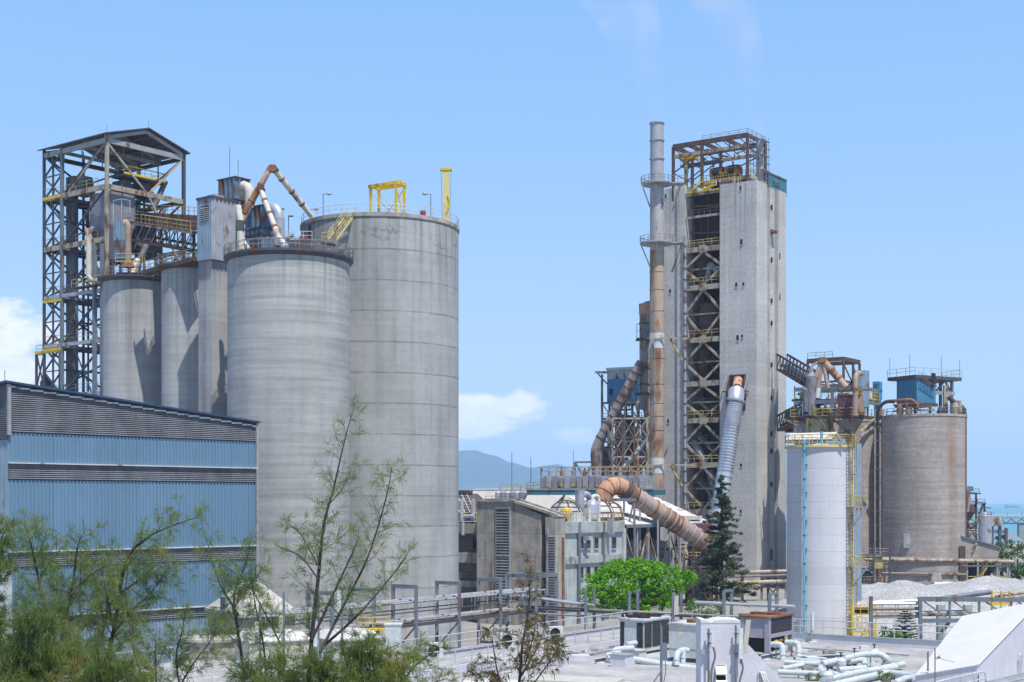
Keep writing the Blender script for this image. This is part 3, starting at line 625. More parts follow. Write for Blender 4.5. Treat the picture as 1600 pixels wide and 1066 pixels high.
    for t in (.0,.5,1): G().beam((hx+(aR-hx)*t,l0-.06,zm), (hx+(aR-hx)*t,l0-.06,zt), .14).build('stiffener', 'gsteel', r)
    # machinery on the top floor
    for i, (a_, l_, w, h, m) in enumerate(((A*.35,3,2.4,1.6,'dsteel'),(A*.62,3.5,2.6,2.0,'dsteel'),(A*.8,5,1.8,1.4,'gsteel'),(2.5,9,2.4,2.6,'casing'))):
        z0 = lev[1]+.3; c = .5
        G().hexa([(a_-w/2,l_-w/2,z0),(a_+w/2,l_-w/2,z0),(a_+w/2,l_+w/2,z0),(a_-w/2,l_+w/2,z0)], [(a_-w/2+c,l_-w/2,z0+h),(a_+w/2-c,l_-w/2,z0+h),(a_+w/2-c,l_+w/2,z0+h),(a_-w/2+c,l_+w/2,z0+h)]).build('drive_housing', m, r)
    G().tube((A*.85,2,lev[1]-1), (A*.45,1,lev[2]-2.5), .45, 12).build('spout', 'casing', r); G().tube((A*.87,2,lev[1]+3), (A*.7,2,lev[1]-1.5), .4, 12).build('spout', 'casing', r)
    G().tube((A*.42,.6,lev[2]-2.2), (A*.3,-.2,lev[2]-5), .5, 12).build('spout', 'chutew', r)
    for a_ in (A*.5, A*.7, A*.85): G().beam((a_,4,lev[2]-4), (a_,4,lev[1]), .25).build('post', 'dsteel', r)
    G().hexa([(A*.55,3,lev[2]),(A*.9,3,lev[2]),(A*.9,7,lev[2]),(A*.55,7,lev[2])], [(A*.62,4,lev[2]+4),(A*.75,4,lev[2]+4),(A*.75,6,lev[2]+4),(A*.62,6,lev[2]+4)]).build('chute_box', 'dsteel', r)
    G().box(A*.45, A-.3, 2, 9, lev[1]-2.3, lev[1]-2.1).build('floor', 'dsteel', r)
    # internal secondary framing, pipes and small decks make the inside dense
    rr = random.Random(5)
    for q in (.33, .66):
        for y in (b1, b1*.5, B): G().beam((A*q,y,0), (A*q,y,lev[1]), .22).build('inner_column', 'dsteel', r)
    for i, z in enumerate(lev[1:7]):
        for q in (.33, .66, 1): G().beam((A*q,0 if i > 2 else b1*.4,z-.2), (A*q,B,z-.2), .18, .4).build('inner_beam', 'dsteel', r)
        for y in (b1*.5, b1, (b1+B)/2): G().beam((0,y,z-.2), (A,y,z-.2), .18, .35).build('inner_beam', 'gsteel', r)
        z2 = z-3.6; G().beam((0,b1,z2), (A,b1,z2), .16, .3).build('inner_beam', 'dsteel', r)
        for k in range(3):
            x0 = A*rr.random(); x1 = A*rr.random(); y0 = B*rr.random(); G().beam((x0,y0,z-.2), (x1,y0,z-7), .15).build('inner_brace', 'gsteel' if k else 'dsteel', r)
        if i < 5:
            x0 = A*rr.uniform(.15,.8); y0 = rr.uniform(b1,B); G().tube((x0,y0,z-6.5), (x0+rr.uniform(-1,1),y0,z-.5), rr.uniform(.2,.45), 10).build('inner_pipe', 'galvd' if i % 2 else 'casing', r)
        G().rail([(A*.3,b1*.9,z+.1),(A*.95,b1*.9,z+.1)], 1.1, 1.6, .04).build('inner_rail', 'railr', r)
    # stairs
    for k in range(5):
        z0 = 34+k*3.6-8; s_ = k % 2
        p0 = (4.8, b1*.15 if s_ else b1*.7, z0); p1 = (4.8, b1*.7 if s_ else b1*.15, z0+3.6)
        G().stair(p0, p1, .9, (1,0,0), .28).build('stair_flight', 'railr', r)
    # lower left annex with yellow toe plate
    c0 = f.l(57); zt = f.z(552,0,B)
    for y in (c0,): 
        for x in (0, 4): G().beam((x,y,0), (x,y,zt), .3).build('column', 'dsteel', r)
    for z in (zt, zt-5, zt-10, zt-15): G().beam((0,B,z), (0,c0,z), .22, .4).build('beam', 'dsteel', r)
    G().box(-.2,-.1,b1,c0+.2,zt-.1,zt+.35).build('toe_plate', 'yellow', r); G().rail([(0,b1,zt+.2),(0,c0,zt+.2),(4,c0,zt+.2)], 1.1, 1.5, .04).build('floor_rail', 'rail', r)
    for k in range(3):
        for p, q in (((0,B,zt-5*k),(0,c0,zt-5*k-5)), ((0,c0,zt-5*k),(0,B,zt-5*k-5))): G().beam(p, q, .18).build('brace', 'dsteel', r)
    G().lathe((2, (B+c0)/2+1.5), [(0,zt-2.6),(.9,zt-4),(.9,zt-9)], 16).build('bin', 'casing', r)
    # pipes running down the front
    def pr(nm, pts, rad, mat):
        G().pipe(pts, rad, 12, .8).build(nm, mat, r)
    lp = f.l(140, -.4)
    pr('downpipe', [(-.5,lp+.4,f.z(355)), (-.5,lp,f.z(362)), (-.5,lp,f.z(432)), (-.2,lp-1,f.z(437)), (1.2,lp-1.2,f.z(437))], .42, 'chutew')
    pr('downpipe', [(.6,f.l(140,.6),f.z(362)), (.2,lp,f.z(350)), (-.5,lp,f.z(362))], .4, 'casing')
    for px in (148, 160):
        l_ = f.l(px, -.2); G().beam((-.2,l_,12), (-.2,l_,f.z(380)), .5).build('column', 'gsteel', r)
    # lower-floor bracket walkway
    G().box(-1.2, 0, .2, f.l(122,0), lev[3]+.55, lev[3]+.7).build('walkway', 'rsteel', r); G().rail([(-1.1,.2,lev[3]+.7),(-1.1,f.l(122,0),lev[3]+.7)], 1.1, 1.2, .04).build('walkway_rail', 'raily', r)
    return f, r, A, B, lev
T = steel_tower()

def tower_extras():
    f = Fr(190, 196, 52); r = fthing('dust_filter', 'small rust streaked filter box with stack pipes in front of the steel tower hopper', 'dust filter', f)
    l, a = f.l(177), f.a(203); zt, zm, zb = f.z(344), f.z(374), f.z(404)
    G().corr((0,l),(0,0),zm,zt,pitch=.4,depth=.06).corr((0,0),(a,0),zm,zt,pitch=.4,depth=.06).box(.02,a,.02,l,zm,zt).build('upper_box', 'bluegrey', r)
    G().corr((0,l),(0,0),zb,zm,pitch=.4,depth=.06).corr((0,0),(a,0),zb,zm,pitch=.4,depth=.06).box(.02,a,.02,l,zb,zm-.01).build('lower_box', 'blueold', r)
    for q in ((0,0),(a,0),(0,l),(a,l)): G().beam((q[0],q[1],s1[3]), (q[0],q[1],zb), .2).build('leg', 'dsteel', r)
    G().rail([(0,l,zt),(0,0,zt),(a,0,zt)], 2.9, 1.3, .05, False).build('davit_frame', 'rail', r)
    r = thing('vent_pipe', 'rusty cream hooked vent pipe standing on the farthest left silo', 'pipe', P(200, 418, 193))
    G().pipe([P(194,349,193), P(197,347,193), P(200.5,354,193), P(200.5,418,193)], .42, 14, .8).build('pipe', 'duct', r, True)
    G().tube(P(200.5,408,193), P(200.5,418,193), .6, 12, r2=.9).build('foot', 'rusty', r, True)
    r = thing('platform_rail', 'yellow railed platform on the farthest left silo roof', 'platform', P(200, 420, 188))
    z = s1[3]+.3
    G().box(-1.5, 1.8, -.6, 1.6, z-P(200,420,188).z, z-P(200,420,188).z+.12).build('platform', 'dsteel', r); G().rail([(-1.5,-.6,.8),(1.8,-.6,.8),(1.8,1.6,.8)], 1.1, 1.1, .045, toe=True).build('rail', 'raily', r)
    # conveyor bridge from the steel tower to the head house
    r = thing('conveyor_bridge', 'rusty conveyor bridge joining the steel tower and the blue head house', 'conveyor', P(212, 372, 200))
    p0, p1 = P(205, 374, 199), P(314, 394, 178)
    dz = Vector((0,0,1)); sd_ = (p1-p0).cross(dz).normalized()*1.3
    for s_ in (-1, 1):
        for h in (0, 2.3): G().beam(p0+sd_*s_+dz*h, p1+sd_*s_+dz*h, .22, .35).build('chord', 'cream' if h else 'rsteel', r, True)
        n = 9
        for k in range(n):
            a = p0.lerp(p1, k/n)+sd_*s_; b = p0.lerp(p1, (k+1)/n)+sd_*s_
            G().beam(a, b+dz*2.3, .12).build('web', 'lsteel', r, True); G().beam(b, b+dz*2.3, .12).build('web', 'rsteel', r, True)
    g = G(); q = sd_*.8; G().hexa([p0-q+dz*.7, p0+q+dz*.7, p1+q+dz*.7, p1-q+dz*.7], [p0-q+dz*.9, p0+q+dz*.9, p1+q+dz*.9, p1-q+dz*.9]).build('belt', 'dark', r, True)
    q = sd_*1.1; G().hexa([p0-q+dz*2.4, p0+q+dz*2.4, p1+q+dz*2.4, p1-q+dz*2.4], [p0-q+dz*2.55, p0+q+dz*2.55, p1+q+dz*2.55, p1-q+dz*2.55]).build('deck', 'rsteel', r, True)
    G().rail([p0+sd_*1.05+dz*2.5, p1+sd_*1.05+dz*2.5], 1.15, 1.6, .045).build('near_rail', 'raily', r, True); G().rail([p0-sd_*1.05+dz*2.5, p1-sd_*1.05+dz*2.5], 1.15, 1.6, .045).build('far_rail', 'railr', r, True)
    r = thing('conveyor_bridge', 'upper brown conveyor gallery running behind the blue head house', 'conveyor', P(240, 350, 212))
    p0, p1 = P(216, 352, 214), P(345, 362, 190)
    sd_ = (p1-p0).cross(dz).normalized()*1.4
    G().hexa([p0-sd_, p0+sd_, p1+sd_, p1-sd_], [p0-sd_+dz*1.9, p0+sd_+dz*1.9, p1+sd_+dz*1.9, p1-sd_+dz*1.9]).build('gallery', 'rusty', r, True)
    G().rail([p0+sd_+dz*1.9, p1+sd_+dz*1.9], 1.1, 1.8, .045).build('rail', 'raily', r, True)
    for t in (.3, .7): c = p0.lerp(p1, t); G().beam((c.x,c.y,s1[3]), c, .4).build('leg', 'dsteel', r, True)
    # yard-level conveyor on the slim silos: rails between silo 1 and 2 tops
    r = thing('silo_walkway', 'rusty railed walkway linking the two slim silo tops', 'walkway', P(245, 415, 185))
    p0, p1 = P(228, 424, 184.5), P(312, 402, 177)
    sd_ = (p1-p0).cross(dz).normalized()*.7
    G().hexa([p0-sd_-dz*.5, p0+sd_-dz*.5, p1+sd_-dz*.5, p1-sd_-dz*.5], [p0-sd_, p0+sd_, p1+sd_, p1-sd_]).build('deck', 'rsteel', r, True)
    G().rail([p0+sd_, p1+sd_], 1.1, 1.5, .045).build('near_rail', 'railr', r, True); G().rail([p0-sd_, p1-sd_], 1.1, 1.5, .045).build('far_rail', 'raily', r, True)
tower_extras()
M['conc_bl2'] = surf('stained_pale_render', (.40, .43, .42), .2, .5, .9, streak=1, ss=.8, sz=.35, scol=(.07, .07, .07))
# ================================================================ KILN TOWER
K = Fr(1182, 300, 55)
KA = K.a(1229); KZ = K.z(281)
def kiln_tower():
    r = fthing('kiln_tower', 'tall pale concrete kiln tower with an open braced steel bay', 'tower', K)
    lR, lB, lP = K.l(1125), K.l(1070.5), K.l(1036)
    a1, a2, a3, a4 = K.a(1199), K.a(1205), K.a(1212), K.a(1216.5)
    # right concrete block as joined wall slabs, with recessed grooves on the right face
    G().box(0, a1, 0, lR, 0, KZ).build('wall', 'conc_kiln', r)
    G().box(a1, a2, .9, lR, 0, KZ-.25).build('groove_wall', 'conc_kiln', r); G().box(a2, a3, .3, lR, 0, KZ-.2).build('wall', 'conc_kiln', r)
    G().box(a3, a4, 1.1, lR, 0, KZ-.25).build('groove_wall', 'conc_kiln', r); G().box(a4, KA, .1, lR, 0, KZ-.1).build('wall', 'conc_kiln', r)
    G().box(-.12, 0, K.l(1136), lR, 0, KZ+.02).build('pilaster', 'conc_kiln', r)
    # left pier
    G().box(.5, KA, lB, lP, 0, K.z(290,0,lB)).build('left_pier', 'conc_kiln', r); G().box(0, .5, lB, K.l(1058), 0, K.z(289,0,lB)).build('pilaster', 'conc_kiln', r)
    # small windows
    for px, py, w, h, pf in ((1157,294,.45,.7,0),(1158.5,378,.55,1,0),(1150.5,445,.55,.8,0),(1161.5,444,.5,.6,0),(1152.5,528,.6,1.05,0),(1159.5,525.5,.45,.6,0),(1158,727,.5,.6,0),(1157.5,799,.5,.6,0),(1047,455,.5,.7,1),(1040,307,.4,.8,1),(1044,658,.45,.7,1)):
        a_ = .5 if pf else 0; l_ = K.l(px, a_); z_ = K.z(py, a_, l_)
        o = G().box(a_-.05, a_-.02, l_-w*.45, l_+w*.45, z_-h*.55, z_+h*.55).build('window', 'dark', r)
        G().box(a_-.12, a_+.02, l_-w*.7, l_+w*.7, z_-h*.62-.14, z_-h*.62).build('sill', 'conc_kiln', o)
    for py in (324,362,406,470,505,570,622,678,705,757):
        a_ = K.a(1207.5); z_ = K.z(py, a_)
        G().lathe((0,0), [(.55,0),(.55,.25),(0,.25)], 12, 0, math.pi).build('dark_hole_disc', 'dark', r).matrix_local = Matrix.Translation((a_,.3,z_)) @ Matrix.Rotation(R(90),4,'X') @ Matrix.Rotation(R(90),4,'Z')  # dark half discs stand for the shaded holes in the wall
    for px, py in ((1219,458),(1219,393)): G().box(K.a(px)-.2, K.a(px)+.2, .04, .1, K.z(py,5)-.7, K.z(py,5)+.7).build('slit', 'dark', r)
    G().box(K.a(1207)-.6, K.a(1207)+.9, -.9, .3, K.z(363,8)-.2, K.z(363,8)+.3).build('pipe_stub', 'rusty', r)
    G().box(KA, KA+1.0, .8, 2.6, K.z(463,KA), K.z(463,KA)+.15).build('balcony', 'gsteel', r); G().rail([(KA,.8,K.z(463,KA)),(KA+1,.8,K.z(463,KA)),(KA+1,2.6,K.z(463,KA))], 1.1, 1, .05).build('balcony_rail', 'gsteel', r)
    a_ = K.a(1207); G().box(a_-.5, a_+.6, .2, .28, K.z(876,7), K.z(858,7)).build('door', 'maroon', r)
    # bay: near-black back sheet for the interior shade, floors, beams, crossing braces
    G().box(9, 9.4, lR, lB, 0, KZ-1).build('bay_shade_back', 'void', r); G().box(.5, KA, lR, lB, KZ-1.2, KZ-.7).build('bay_roof', 'dsteel', r)
    x = .6; lm = (lR+lB)/2
    ys = [389.5, 449, 531, 599.5, 657, 727]
    zs = [K.z(y, x, lm) for y in ys] + [K.z(800, x, lm)]
    G().box(.1, .5, lR, lB, KZ-.2-1.3, KZ-1.3+.7).build('bay_beam', 'cream', r)
    G().box(0, .1, lR, lB, KZ-.9, KZ-.65).build('toe_plate', 'yellow', r)
    G().box(3.6, 3.8, lR, lB, zs[0], KZ-1.25).build('bay_shade_sheet', 'void', r)  # added dark sheet that makes the open upper bay read as shaded
    zt1 = K.z(338, x, lm); G().box(.2, .6, lR, lB, zt1-.25, zt1+.25).build('bay_beam', 'cream', r)
    for i, z in enumerate(zs):
        G().box(x-.4, x+.2, lR, lB, z-.55, z+.55).build('bay_beam', 'cream', r)
        G().box(x-.6, x-.4, lm-.8, lm+.8, z-.8, z+.8).build('gusset', 'cream', r)
        G().box(x+.2, 9, lR, lB, z+.5, z+.75).build('floor', 'dsteel', r)
        if i != 3: G().rail([(x-.35,lR,z+.75),(x-.35,lB,z+.75)], 1.3, 1.7, .07).build('floor_rail', 'raily', r)
        zn = zs[i+1] if i+1 < len(zs) else z-14
        zm = (z+zn)/2
        for s_ in (lR, lB):
            G().beam((x-.1,lm,z-.5), (x-.1,s_,zm+.4), .36, .5).build('brace', 'cream', r)
            if i+1 < len(zs): G().beam((x-.1,s_,zm-.4), (x-.1,lm,zn+.6), .36, .5).build('brace', 'cream', r)
    for z0_, z1_ in ((zs[0], zt1), (zt1, KZ-1.5)):
        for k in range(5): y = lR+(lB-lR)*(k+.5)/5; G().beam((2.6,y,z0_), (2.6,y,z1_), .14).build('inner_post', 'rsteel' if k % 2 else 'rusty', r)
        G().rail([(.9,lR,z0_+.5),(.9,lB,z0_+.5)], 1.2, 1.4, .06).build('inner_rail', 'railr', r); G().beam((2.5,lR,(z0_+z1_)/2), (2.5,lB,(z0_+z1_)/2+.6), .2, .3).build('inner_beam', 'rusty', r)
    for z0_, z1_ in zip(zs, zs[1:]):
        G().beam((3,lR,z1_), (3,lB,z0_), .22).build('inner_brace', 'rusty', r); G().beam((3,lB,z1_), (3,lR,z0_), .22).build('inner_brace', 'rsteel', r); G().beam((1.2,lR,(z0_+z1_)/2), (1.2,lB,(z0_+z1_)/2), .2, .35).build('inner_beam', 'cream', r)
    for j, z in enumerate(zs):      # secondary steel behind
        for a_ in (4, 8):
            zm = z-4.5; G().beam((a_,lR,zm), (a_,lB,zm), .25, .45).build('inner_beam', 'rsteel', r)
            G().beam((a_,lR+.8,z), (a_,lR+.8,z-9), .3).build('inner_post', 'rsteel', r); G().beam((a_,lB-1.2,z), (a_,lB-1.2,z-9), .3).build('inner_post', 'rsteel', r)
        G().rail([(3.6,lR,z-4.3),(3.6,lB,z-4.3)], 1.2, 1.5, .06).build('inner_rail', 'railr', r)
        if j in (3,4,5): G().stair((2.2,lR+1.2,z-8), (2.2,lB-2,z-3.5), .9, (1,0,0), .3).build('inner_stair', 'cream', r)
    # cyclones and ducts in the bay
    for y0, y1, y2, rad, cy, mat in ((478,510,527,2.6,lm+.2,'rusty'),(398,430,447,1.9,lm+1.7,'dsteel'),(408,440,447,1.2,lm-1.6,'greyp'),(545,575,596,1.3,lm+1.8,'rsteel'),(745,780,822,1.6,lm-1,'galvd')):
        z0, z1, z2 = K.z(y0,4,lm), K.z(y1,4,lm), K.z(y2,4,lm)
        G().lathe((4.2,cy), [(0,z0+.6),(rad*.8,z0+.5),(rad,z0),(rad,z1),(rad*.45,z2),(0,z2)], 28).build('cyclone', 'rsteel' if mat in ('rusty','dsteel','greyp') else mat, r)  # cyclone tone darkened to match the shaded bay
    G().pipe([(2,lB-1,K.z(690,2,lB)), (2,lm-.5,K.z(733,2,lm))], .9, 14).build('inner_duct', 'greyp', r)
    G().pipe([(2.2,lm-.6,K.z(735,2,lm)), (2.4,lR+.8,K.z(790,2,lR))], 1.0, 14).build('inner_duct', 'greyp', r)
    G().pipe([(1.6,lR+.4,K.z(432,2,lR)), (1.6,lm-1,K.z(412,2,lm)),(2.4,lm,K.z(440,2,lm))], .7, 12, 1).build('inner_duct', 'greyp', r)
    # vertical riser at the left edge of the bay
    l_ = K.l(1071.5); zr0, zr1 = K.z(790,-.3,l_), K.z(368,-.3,l_)
    o = G().tube((-.35,l_,zr0), (-.35,l_,zr1), .32, 10).build('riser_pipe', 'galvd', r)
    for k in range(24): z = zr0+(zr1-zr0)*k/24; G().tube((-.35,l_,z), (-.35,l_,z+.25), .42, 10).build('pipe_clamp', 'dsteel', o)
    # opening for the silver duct
    l0, l1 = K.l(1165), K.l(1140.5); z0, z1 = K.z(642,0,l0), K.z(585,0,l0)
    G().box(-.2, -.13, l0, l1, z0, z1).build('duct_opening', 'dark', r)
    for y_ in (l0, l1): G().beam((-1.6,y_,z1-.2-4.6), (-.2,y_,z1-.3), .25).build('opening_brace', 'rsteel', r)
    G().box(-2.4, -.1, l0-.8, l1+.6, K.z(611,0,l0)-.2, K.z(611,0,l0)).build('opening_platform', 'dsteel', r)
    for y_ in (l0-.8, l1+.6): G().beam((-2.4,y_,K.z(611,0,l0)), (-.2,y_,z1), .2).build('opening_brace', 'lsteel', r)
    # roof parapet of the block
    # ---------------- rusty steel frame on the roof
    F2 = Fr(1168, 302, 55); q = fthing('roof_crane_frame', 'rusty open steel crane frame on top of the kiln tower', 'frame', F2)
    zb = KZ+.02; zt = F2.z(211); A = F2.a(1196); B = F2.l(1052); Bm = F2.l(1097)
    for x_ in (0, A):
        for y_ in (0, Bm, B): G().beam((x_,y_,zb-(2 if y_ > Bm*1.1 else 0)), (x_,y_,zt), .55).build('column', 'rsteel', q)
        G().beam((x_,0,zt), (x_,B,zt), .5, 1.0).build('top_beam', 'rsteel', q); G().beam((x_,0,zt-2.2), (x_,B,zt-2.2), .5, .7).build('crane_beam', 'cream', q)
        for k in range(9): G().beam((x_,B*k/9,zt-2), (x_,B*(k+1)/9,zt-.3), .2).build('web', 'rusty', q)
    for y_ in (0, Bm*.5, Bm, (Bm+B)/2, B): G().beam((0,y_,zt), (A,y_,zt), .4, .8).build('cross_beam', 'rsteel', q)
    z5 = F2.z(274, 0, B*.4); 
    for z0_, z1_ in ((zb, (zb+zt)/2-.8), ((zb+zt)/2-.8, zt-2)):
        for a_, b_ in (((0,B,z0_),(0,Bm,z1_)), ((0,Bm,z0_),(0,B,z1_)), ((A,B,z0_),(A,Bm,z1_)), ((A,Bm,z0_),(A,0,z1_))): G().beam(a_, b_, .22).build('brace', 'rsteel', q)
    G().rail([(0,0,zt+.4),(0,Bm,zt+.4)], 1, 2, .05).build('top_rail', 'railr', q); G().rail([(0,0,zt+.4),(A,0,zt+.4)], 1, 2, .05).build('top_rail', 'railr', q)
    G().box(1, 3, F2.l(1085,1), F2.l(1062,1), F2.z(243,1,B*.9)-1, F2.z(243,1,B*.9)+.5).build('crane_trolley', 'yellow', q)
    p = G().box(.6, A-.5, -.5, Bm*1.05, zb+.9, zb+1.5).build('upper_floor', 'cream', q)
    G().rail([(A*.5,-.5,zb+1.5),(.6,-.5,zb+1.5),(.6,Bm*1.05,zb+1.5)], 1.3, 1.3, .06, toe=True).build('floor_rail', 'raily', p)
    z6 = F2.z(252, 3, B*.75); G().box(3, 5, Bm*.75, F2.l(1063,3), z6-.7, z6-.3).build('walkway', 'dsteel', q); G().rail([(3,Bm*.75,z6-.3),(3,F2.l(1063,3),z6-.3)], 1.3, 1.5, .05).build('walkway_rail', 'railr', q)
    l_ = F2.l(1072, 1.5); G().beam((1.5,l_,zb-2), (1.5,l_,zt-2), .7, .5).build('column', 'ycream', q)
    G().stair((-.2,Bm*1.25,zb-.6), (-.2,Bm*.95,zb+1.4), .9, (1,0,0), .25).build('stair', 'yellow', q)
    G().stair((-.2,Bm*1.05,zb-.9), (-.2,Bm*.72,zb+.4), .9, (1,0,0), .25).build('stair', 'yellow', q)
    for k in (.22, .3, .62, .7): G().beam((.3,Bm*k,zb+.2), (.3,Bm*(k-.05)+.5,zb+1.3), .16).build('strut', 'white', q)
    rr = random.Random(3)
    for k in range(26):
        y = rr.uniform(0, B); x = rr.choice((0, A*.5, A)); zz = zt-rr.uniform(.2, 3.2)
        if k % 2: G().beam((x,y,zz), (x,min(B,y+rr.uniform(1,4)),zz+rr.uniform(-.8,.8)), rr.uniform(.15,.4)).build('hanging_steel', ('rusty','rsteel','cream')[k % 3], q)
        else: G().beam((x,y,zz), (x,y,zz-rr.uniform(.6,2.6)), rr.uniform(.12,.3)).build('hanger', ('rsteel','rusty')[k % 4 // 2], q)
    # ---------------- drums on the upper floor
    for i, (px, mt, lb) in enumerate(((1126,'rusty','black and rust drum, the left one behind yellow rails on the kiln tower'),(1150,'rusty','black and rust drum, the right one behind yellow rails on the kiln tower'))):
        l_ = F2.l(px, 3); d = thing('drive_drum', lb, 'drum', F2.w(2.8, l_, zb+1.5), F2.rot, 'drums on the kiln tower roof')
        zc = 1.6; o = G().tube((-.9,-1.5,zc), (-.9,1.5,zc), 1.35, 24).build('drum', 'rusty', d); G().tube((-.9,-.8,zc), (-.9,.8,zc), 1.42, 24).build('band', 'dark', o)
        G().box(-1.6,-.2,-1.6,1.6,0,.6).build('cradle', 'dsteel', d); G().rail([(-2.1,-1.1,0),(-2.1,1.1,0)], 2.3, .55, .07).build('guard', 'yellow', d)
    d = thing('red_machine', 'dark red gear casing on the kiln tower roof, under the rusty frame', 'machine', K.w(1.6, K.l(1140,1), KZ+.02), K.rot)
    G().box(-.8,1.2,-1,2.4,0,.85).build('casing', 'maroon', d); G().lathe((0,-.2), [(0,1.5),(.4,1.3),(.5,.85)], 14).build('cap', 'pink', d); G().rail([(-1,-2.8,0),(-1,-.9,0)], 1.2, .6, .06).build('guard', 'raily', d)
    # ---------------- scaffold around a thin stack
    s_ = K.w(K.a(1186), .5, 0); s_ = P(1187, 285, 306); d = thing('scaffold', 'grey tube scaffold round a thin stack at the top right of the kiln tower', 'scaffold', (s_.x, s_.y, KZ), K.rot)
    h = Zp(216, 306)-KZ; w = 2.9
    for x_ in (-w/2, 0, w/2):
        for y_ in (-w/2, 0, w/2):
            if x_ or y_: G().tube((x_,y_,0), (x_,y_,h+rnd.uniform(-.6,1.2)), .07, 6).build('standard', 'gsteel', d)
    for k in range(1, 7):
        z = h*k/6.5
        for y_ in (-w/2, w/2): G().tube((-w/2-.4,y_,z), (w/2+.4,y_,z), .06, 5).build('ledger', 'gsteel', d); G().tube((y_,-w/2-.4,z), (y_,w/2+.4,z), .06, 5).build('ledger', 'gsteel', d)
        if k % 2 == 0: G().box(-w/2, w/2, -w/2, -w/2+.9, z+.06, z+.14).build('plank', 'cream', d)
    G().tube((0,0,0), (0,0,h*.95), .75, 16).build('stack', 'galvd', d)
    # ---------------- blue roof box
    c = K.w(0, 0, 0); B2 = Fr(1201, 310, 55); d = fthing('roof_cabin', 'dark teal blue sheet cabin at the right end of the kiln tower roof', 'cabin', B2)
    a_, l_ = B2.a(1229), B2.l(1195); zt_ = B2.z(270)
    G().corr((0,l_),(0,0),KZ,zt_,pitch=.5).corr((0,0),(a_,0),KZ,zt_,pitch=.5).build('cladding', 'teal', d); G().box(.03,a_,.03,l_+2,KZ,zt_-.02).build('body', 'teal', d); G().box(-.2,a_+.2,-.2,l_+2.2,zt_,zt_+.2).build('roof', 'lsteel', d)
    o = G().slats((a_*.25,-.06),(a_*.6,-.06),zt_-2.1,zt_-1,pitch=.3,depth=.15).build('louvre', 'gsteel', d)
kiln_tower()

def chimney():
    Y = 304; x = Xp(1026.5, Y); Rr = 11.3/FPX*Y
    r = thing('chimney', 'tall cream and rust chimney stack with ring platforms beside the kiln tower', 'chimney', (x, Y, 0))
    z = lambda py: Zp(py, Y)
    G().lathe((0,0), [(Rr,0),(Rr,z(770))], 32).build('base_band', 'stackg', r)
    G().lathe((0,0), [(Rr,z(770)),(Rr,z(392))], 32).build('shaft', 'stack', r)
    G().lathe((0,0), [(Rr*.98,z(392)),(Rr*.96,z(296))], 32).build('mid_shaft', 'stackm', r)
    G().box(-Rr*.55, -Rr*.1, -Rr*1.01, -Rr*.7, z(372), z(300)).build('rust_patch', 'maroon', r)if False else None
    G().lathe((0,0), [(Rr*.93,z(296)),(Rr*.93,z(193)),(Rr*.8,z(193)),(Rr*.8,z(205))], 32).build('tip', 'stackg', r)
    for py in (536, 703+28): G().lathe((0,0), [(Rr*1.02,z(py+9)),(Rr*1.02,z(py-15))], 32).build('white_band', 'white', r)
    for py in (193,220,249,425,453,486,560,600,630,650,672): G().lathe((0,0), [(Rr*.98,z(py)-.1),(Rr*1.05,z(py)-.1),(Rr*1.05,z(py)+.1),(Rr*.98,z(py)+.1)], 32).build('ring_flange', 'stack' if py > 400 else 'stackg', r)
    for py, w, e in ((289,1.9,13), (382,2.1,15)):
        zz = z(py); pw = Rr+w
        p = G().lathe((0,0), [(Rr*.9,zz),(pw,zz),(pw,zz+.3),(Rr*.9,zz+.3)], 24).build('ring_platform', 'lsteel', r)
        G().box(Rr*.8, Rr+w+2.2, -1.6, 1.2, zz+.02, zz+.28).build('bridge', 'lsteel', p)
        G().rail([(q[0],q[1],zz+.3) for q in arc((0,0),pw-.05,0,R(60),R(330),14)], 1.3, 9, .06).build('platform_rail', 'railr', p)
        G().rail([(pw*.85,-1.6,zz+.3),(Rr+w+2.2,-1.6,zz+.3)], 1.3, 1.2, .06).build('bridge_rail', 'railr', p)
        for q in (-1, .1): G().beam((pw*q,-1.4,zz-.1), (Rr*q*.9+.2*q,-Rr*.8,zz-5), .22).build('bracket', 'cream', p)
        G().beam((Rr+w+1.5,-1.6,zz), (Rr+1.6,-.2,zz-6), .25).build('bracket', 'cream', p)
    for py in (530, 727):
        zz = z(py); p = G().beam((Rr*.5,-Rr-.1,zz), (Rr+6.5,-Rr*.3,zz), .3).build('stay', 'cream', r); G().beam((Rr+1.2,-Rr*.6,zz), (Rr+3.8,-.2,zz-4.4), .35).build('stay_strut', 'raily', p); G().beam((-Rr-1,-Rr-.1,zz), (Rr*.6,-Rr-.1,zz), .28).build('stay', 'cream', p)
    G().pipe([(0,0,z(790)),(0,0,z(795))], Rr*1.05, 24).build('collar', 'duct', r)
    G().tube((-.6,-Rr-.3,z(660)), (-.6,-Rr-.3,z(300)), .05, 5).build('ladder_rail', 'railr', r)
    # faint vapour rising from chimney and tower
chimney()

